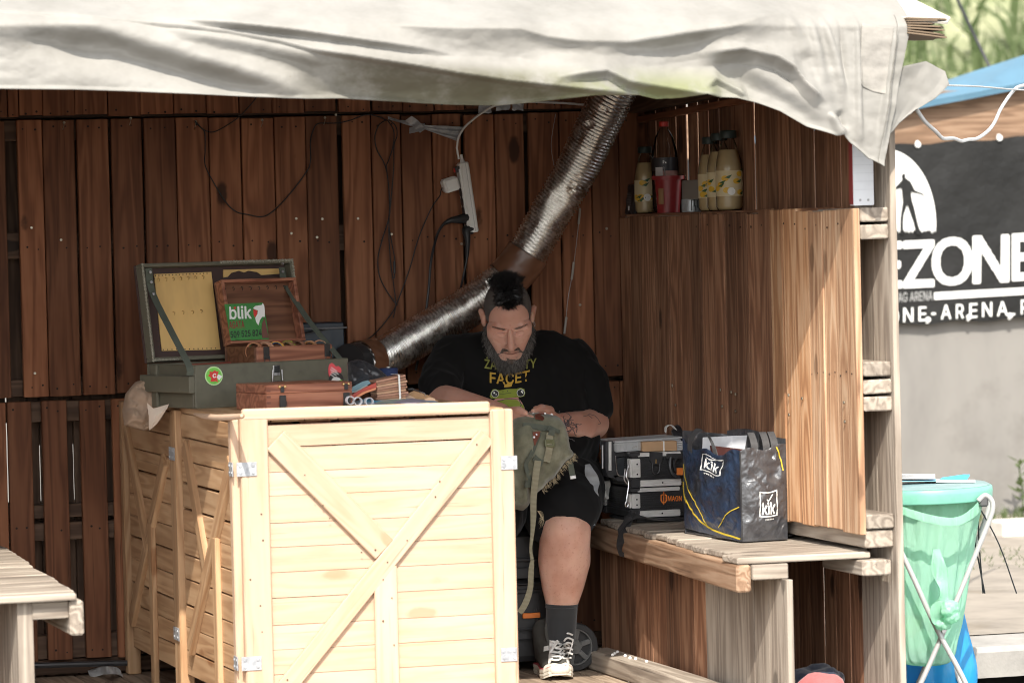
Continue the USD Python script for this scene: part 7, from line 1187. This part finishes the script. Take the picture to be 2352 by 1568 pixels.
# tattoo lines on the forearm
bodym = trimesh.Trimesh(*meshkit.arrays(fuse(chain((elL, .056), (J(1338, 978, -.58), .054), (wrL, .034)), .006, 5))[:2], process=False); pt_ = projector(bodym, (1260, 1420, 920, 1020), .0016)
TAT = plain('tattoo_ink', (.055, .050, .055), .6); rt = random.Random(8); tl_ = []
for _ in range(34):
    x, y = 1302 + rt.gauss(0, 10), 978 + rt.gauss(0, 10); a = rt.uniform(0, 6.28); pts = [(x, y)]
    for k in range(5): a += rt.uniform(-.9, .9); pts.append((pts[-1][0] + 3.6 * math.cos(a), pts[-1][1] + 3.6 * math.sin(a)))
    tl_.append(pxpoly(LineString(pts).buffer(.75).exterior.coords[:], 4))
for pts in ([(1352, 950), (1366, 954), (1374, 962), (1380, 972), (1374, 974)], [(1340, 956), (1352, 953), (1360, 960)]): tl_.append(pxpoly(LineString(pts).buffer(.6).exterior.coords[:], 4))
part(me, 'tattoo', pt_(cat(*tl_)), TAT)

# ================================================================ RUCKSACK ON HIS LAP, ROLLING CASE UNDER HIM
OLIVE = mat('faded_olive_canvas', {'g': ('geometry', {}), 'n': ('noise_texture', {'scale': 11, 'detail': 6, 'roughness': .65}), 'r': ('rgb_ramp', {'ramp': [(.3, (.075, .072, .045)), (.5, (.145, .142, .095)), (.72, (.235, .23, .165))]}), 'n2': ('noise_texture', {'scale': 420, 'detail': 2}), 'b': ('bump', {'strength': .4, 'distance': .001}), 'p': ('principled_bsdf', {'roughness': .9, 'sheen_weight': .2})}, [('g.position', 'n.vector'), ('n.fac', 'r.fac'), ('r.color', 'p.base_color'), ('g.position', 'n2.vector'), ('n2.fac', 'b.height'), ('b.normal', 'p.normal')])
WEB = mat('khaki_webbing', {'g': ('geometry', {}), 'sx': ('separate_xyz', {}), 'k': ('math', {'math_type': 'multiply', 'value2': 1500.}), 's': ('math', {'math_type': 'sine'}), 'r': ('map_range', {'from_min': -1, 'from_max': 1, 'to_min': 0, 'to_max': 1}), 'c': ('mix_color', {'a': (.20, .185, .12), 'b': (.30, .28, .20)}), 'b': ('bump', {'strength': .6, 'distance': .0012}), 'p': ('principled_bsdf', {'roughness': .85})}, [('g.position', 'sx.vector'), ('sx.z', 'k.value1'), ('k.value', 's.value1'), ('s.value', 'r.value'), ('r.result', 'c.fac'), ('c.result', 'p.base_color'), ('s.value', 'b.height'), ('b.normal', 'p.normal')])
RY = -.93
rk = thing('rucksack', 'faded olive canvas rucksack with frayed edges and webbing straps on the seated man\'s lap', 'rucksack', J(1240, 1160, RY))
orx = lambda x, y: (1130 + .2344 * x, 919 + .2344 * y)
ol = [orx(*p) for p in ((120, 300), (240, 165), (290, 140), (420, 125), (560, 140), (640, 160), (690, 220), (725, 330), (745, 460), (785, 515), (760, 560), (700, 600), (640, 680), (590, 760), (530, 800), (460, 880), (380, 930), (340, 1030), (300, 1075), (230, 1060), (140, 1000), (90, 800), (80, 500))]
Q = np.array([oY(x, y, RY) for x, y in ol]); pl = Polygon(Q[:, [0, 2]]).buffer(.006).buffer(-.004); x0, z0, x1, z1 = pl.bounds; stp = .0065
pts = np.array([(x, z) for x in np.arange(x0, x1, stp) for z in np.arange(z0, z1, stp) if pl.buffer(-.003).contains(Point(x, z))]); bd = np.array([pl.exterior.interpolate(d).coords[0] for d in np.arange(0, pl.exterior.length, stp)]); al = np.vstack([pts, bd])
from scipy.spatial import Delaunay
tr = Delaunay(al).simplices; tr = np.array([t_ for t_ in tr if pl.buffer(1e-6).contains(Point(al[t_].mean(0)))]); dd = np.array([pl.exterior.distance(Point(p)) for p in al]); mx = dd.max(); th = .085 * np.sqrt(np.clip(1 - (1 - np.minimum(dd / .07, 1)) ** 2, 0, 1))
f3 = np.stack([al[:, 0] * 13, al[:, 1] * 9, al[:, 0] * 0], -1); rg_ = np.abs(meshkit.fbm(f3, 4, 17) - .5) * 2; th = th + (.32 - rg_) * .045 * np.clip(dd / .03, 0, 1)
e_ = al[tr]; ar = (e_[:, 1, 0] - e_[:, 0, 0]) * (e_[:, 2, 1] - e_[:, 0, 1]) - (e_[:, 1, 1] - e_[:, 0, 1]) * (e_[:, 2, 0] - e_[:, 0, 0]); tr[ar < 0] = tr[ar < 0][:, ::-1]; k = len(al)
rkm = trimesh.Trimesh(np.vstack([np.c_[al[:, 0], RY - th, al[:, 1]], np.c_[al[:, 0], RY + .05 * np.clip(dd / .03, 0, 1), al[:, 1]]]), np.vstack([tr, tr[:, ::-1] + k]), process=False); part(rk, 'canvas_body', rkm, OLIVE, 50)
kt = cKDTree(al); sf = lambda x, y, o=.004: (lambda p: A(p[0], RY - th[kt.query((p[0], p[2]))[1]] - o, p[2]))(oY(*orx(x, y), RY))
def wb(pts, w, m_=WEB, nm='webbing', o=.004, sp_=8, free=False, name_label=None):
    P = np.array([(sf(x, y, o) if not free else oY(*orx(x, y), RY - o)) for x, y in pts]); T = np.gradient(P, axis=0); Wv = np.cross(T, A(0, -1, 0)); Wv /= np.linalg.norm(Wv, axis=1, keepdims=True); part(rk, nm, strap(P, Wv * np.broadcast_to(np.asarray(w, float) / 2, len(P))[:, None], .003, sp_), m_, True)
wb([(240, 235), (320, 240), (440, 262), (440, 290)], .018, ARMYD, 'olive_strap'); wb([(440, 255), (500, 262), (560, 290), (590, 300)], .014, ARMYD, 'olive_strap', .006)
wb([(485, 300), (480, 360), (475, 420), (470, 500), (450, 590)], .0235, o=.012); wb([(470, 260), (500, 280), (490, 330)], .022, ARMYD, 'olive_strap', .014)
wb([(450, 590), (430, 720), (415, 860), (405, 1000), (405, 1150), (395, 1300), (380, 1450), (392, 1560)], [.023, .023, .022, .021, .019, .013, .010, .012], o=.105, free=True)
wb([(1, 2)] * 0 or [(395, 1560), (385, 1650), (380, 1740), (375, 1830), (350, 1930), (310, 2020), (270, 2080)], [.012, .018, .019, .019, .021, .021, .019], o=.105, free=True)
part(rk, 'buckle', cat(*[tube([sf(436, y, .017), sf(516, y + 4, .017)], .004, 8) for y in (380, 400, 430)], *[tube([sf(x, 372, .017), sf(x - 4, 436, .017)], .004, 8) for x in (440, 514)]), plain('olive_plastic', (.12, .125, .06), .5))
wb([(400, 300), (340, 440), (290, 530), (260, 610), (270, 700), (300, 780)], .014, ARMYD, 'olive_strap', .006); wb([(240, 800), (300, 808), (338, 812)], .024, ARMYD, 'olive_strap', .008); wb([(320, 545), (370, 585), (410, 600)], .022, ARMYD, 'olive_strap', .010)
wb([(690, 375), (725, 450), (745, 540), (770, 640), (790, 740)], .020, ARMYD, 'olive_strap', .03, 8, True); part(rk, 'strap_tip', obb(oY(*orx(793, 752), RY - .032), np.array([nz(A(1, 0, .1)), A(0, 1, 0), nz(A(-.1, 0, 1))]), (.021, .006, .012), .001), STEEL)
LTH = plain('red_brown_leather_patch', (.14, .042, .026), .5, 0, .3, 40, .3, 80)
pk = lambda pts, lf, nm, m_: part(rk, nm, fpoly([orx(*p) for p in pts], .003, lambda x, y: (lambda q_: sf((x - 1130) / .2344, (y - 919) / .2344, lf))(0)), m_)
for nm, pts in (('leather_patch', [(390, 140), (500, 128), (470, 170), (440, 220), (400, 215), (360, 218)]), ('leather_patch', [(320, 300), (400, 290), (390, 340), (350, 400), (335, 430), (325, 380)])): pk(pts, .006, nm, LTH)
part(rk, 'rivet', cat(*[disc(sf(x, y, .003), (0, -1, 0), .0045, .003, 10) for x, y in ((320, 138), (400, 130), (515, 130), (580, 138), (330, 350), (355, 325))]), STEEL, kind='stuff')
fr_ = []; rf_ = random.Random(5)
for a, b in zip(((785, 515), (760, 560), (700, 600), (640, 680), (590, 760), (530, 800)), ((760, 560), (700, 600), (640, 680), (590, 760), (530, 800), (460, 880))):
    for _ in range(22):
        t_ = rf_.random(); p = (a[0] + (b[0] - a[0]) * t_, a[1] + (b[1] - a[1]) * t_); q0_ = sf(p[0] - 6, p[1] - 4, .0); fr_.append(np.array([q0_, q0_ + A(rf_.uniform(0, .008), -.002, rf_.uniform(-.012, -.002)), q0_ + A(rf_.uniform(0, .016), -.004, rf_.uniform(-.02, -.004))]))
curves(rk, 'frayed_edge', fr_, .0007, plain('fray_threads', (.33, .27, .17), .9))
fr_ = [np.array([oY(*orx(445, 1080), RY - .1), oY(*orx(470 + rf_.uniform(0, 40), 1120 + rf_.uniform(-20, 60)), RY - .1), oY(*orx(450 + rf_.uniform(-10, 60), 1180 + rf_.uniform(-30, 80)), RY - .1)]) for _ in range(12)]; curves(rk, 'loose_threads', fr_, .0007, plain('fray_threads', (.33, .27, .17), .9))

tc = thing('rolling_tool_case', 'black rugged plastic rolling tool case under the seated man with a spoked wheel', 'tool case', J(1230, 1550, -.5) * A(1, 1, 0))
cx0, cx1 = J(1110, 1400, -.66)[0], J(1318, 1400, -.66)[0]; CP_ = plain('black_rugged_plastic', (.020, .020, .021), .5, 0, .2, 30, .3, 200); mcx = (cx0 + cx1) / 2
part(tc, 'lower_body', obb(A(mcx, -.44, .175), np.eye(3), (cx1 - cx0, .42, .28), .02), CP_); part(tc, 'upper_body', obb(A(mcx, -.44, .40), np.eye(3), (cx1 - cx0 - .01, .41, .16), .02), CP_)
fc = lambda x, y, d=0.: oY(x, y, -.652 - d)
for y0, y1, dd_ in ((1278, 1290, .012), (1300, 1330, .008), (1336, 1344, .014), (1350, 1372, .008)):
    a, b = fc(1150, y1), fc(1247, y0); part(tc, 'moulded_rib', obb(A((a[0] + b[0]) / 2, -.652 - dd_ / 2, (a[2] + b[2]) / 2), np.eye(3), (b[0] - a[0], dd_, abs(b[2] - a[2])), .003), CP_)
a, b = fc(1160, 1470), fc(1238, 1358); part(tc, 'front_panel', obb(A((a[0] + b[0]) / 2, -.66, (a[2] + b[2]) / 2), np.eye(3), (b[0] - a[0], .012, b[2] - a[2]), .006), CP_); part(tc, 'pull_handle', tube([fc(1170, 1412, .02), fc(1171, 1446, .026), fc(1232, 1444, .026), fc(1233, 1396, .02)], .0035, 8), RUB); a, b = fc(1196, 1418), fc(1236, 1404); part(tc, 'orange_latch', obb(A((a[0] + b[0]) / 2, -.676, (a[2] + b[2]) / 2), np.eye(3), (b[0] - a[0], .008, b[2] - a[2]), .002), ORG)
wc = J(1318, 1490, -.70); wc[2] = .083; RW = .083; WF = np.array([A(1, 0, 0), A(0, 0, 1), A(0, -1, 0)])
wh = part(tc, 'wheel', lathe([(RW * .74, -.018), (RW * .95, -.018), (RW, -.010), (RW, .010), (RW * .95, .018), (RW * .76, .018), (RW * .74, .012), (RW * .74, -.018)], 48, wc, WF), plain('worn_tyre_rubber', (.030, .030, .030), .75, 0, .25, 60, .5, 120), 40)
GRP = plain('grey_wheel_plastic', (.13, .13, .125), .5, 0, .15, 30)
sp5 = [lathe([(RW * .70, -.004), (RW * .745, -.004), (RW * .745, .014), (RW * .70, .014), (RW * .70, -.004)], 40, wc, WF), lathe([(0, -.006), (RW * .2, -.006), (RW * .34, .006), (RW * .32, .012), (RW * .13, .012), (RW * .12, .017), (0, .017)], 6, wc, WF)]
for k in range(6):
    a = k * math.pi / 3 + .3; d = A(math.cos(a), 0, math.sin(a)); sp5.append(obb(wc + d * RW * .52 - A(0, .004, 0), np.array([d, A(0, 1, 0), np.cross(d, A(0, 1, 0))]), (RW * .44, .010, RW * .20), .002))
p = number(wh.path + '/rim'); um_ = usdkit.mesh(stage, p, trimesh.Trimesh(cat(*sp5).vertices - tc.loc, cat(*sp5).faces, process=False), GRP)
part(tc, 'wheel_backing', disc(wc + A(0, .004, 0), (0, -1, 0), RW * .72, .002, 32), CP_)
solo('plastic_film_scrap', strap([oZ(205, 1548, .005) + A(0, 0, .0), oZ(230, 1540, .02), oZ(250, 1538, .04), oZ(270, 1540, .02), oZ(280, 1546, .008)], [A(0, .03, .01)] * 5, .001, 6), FRO, 'scrap of clear plastic film lying under the floor pipe by the back wall', 'film', smooth=40)
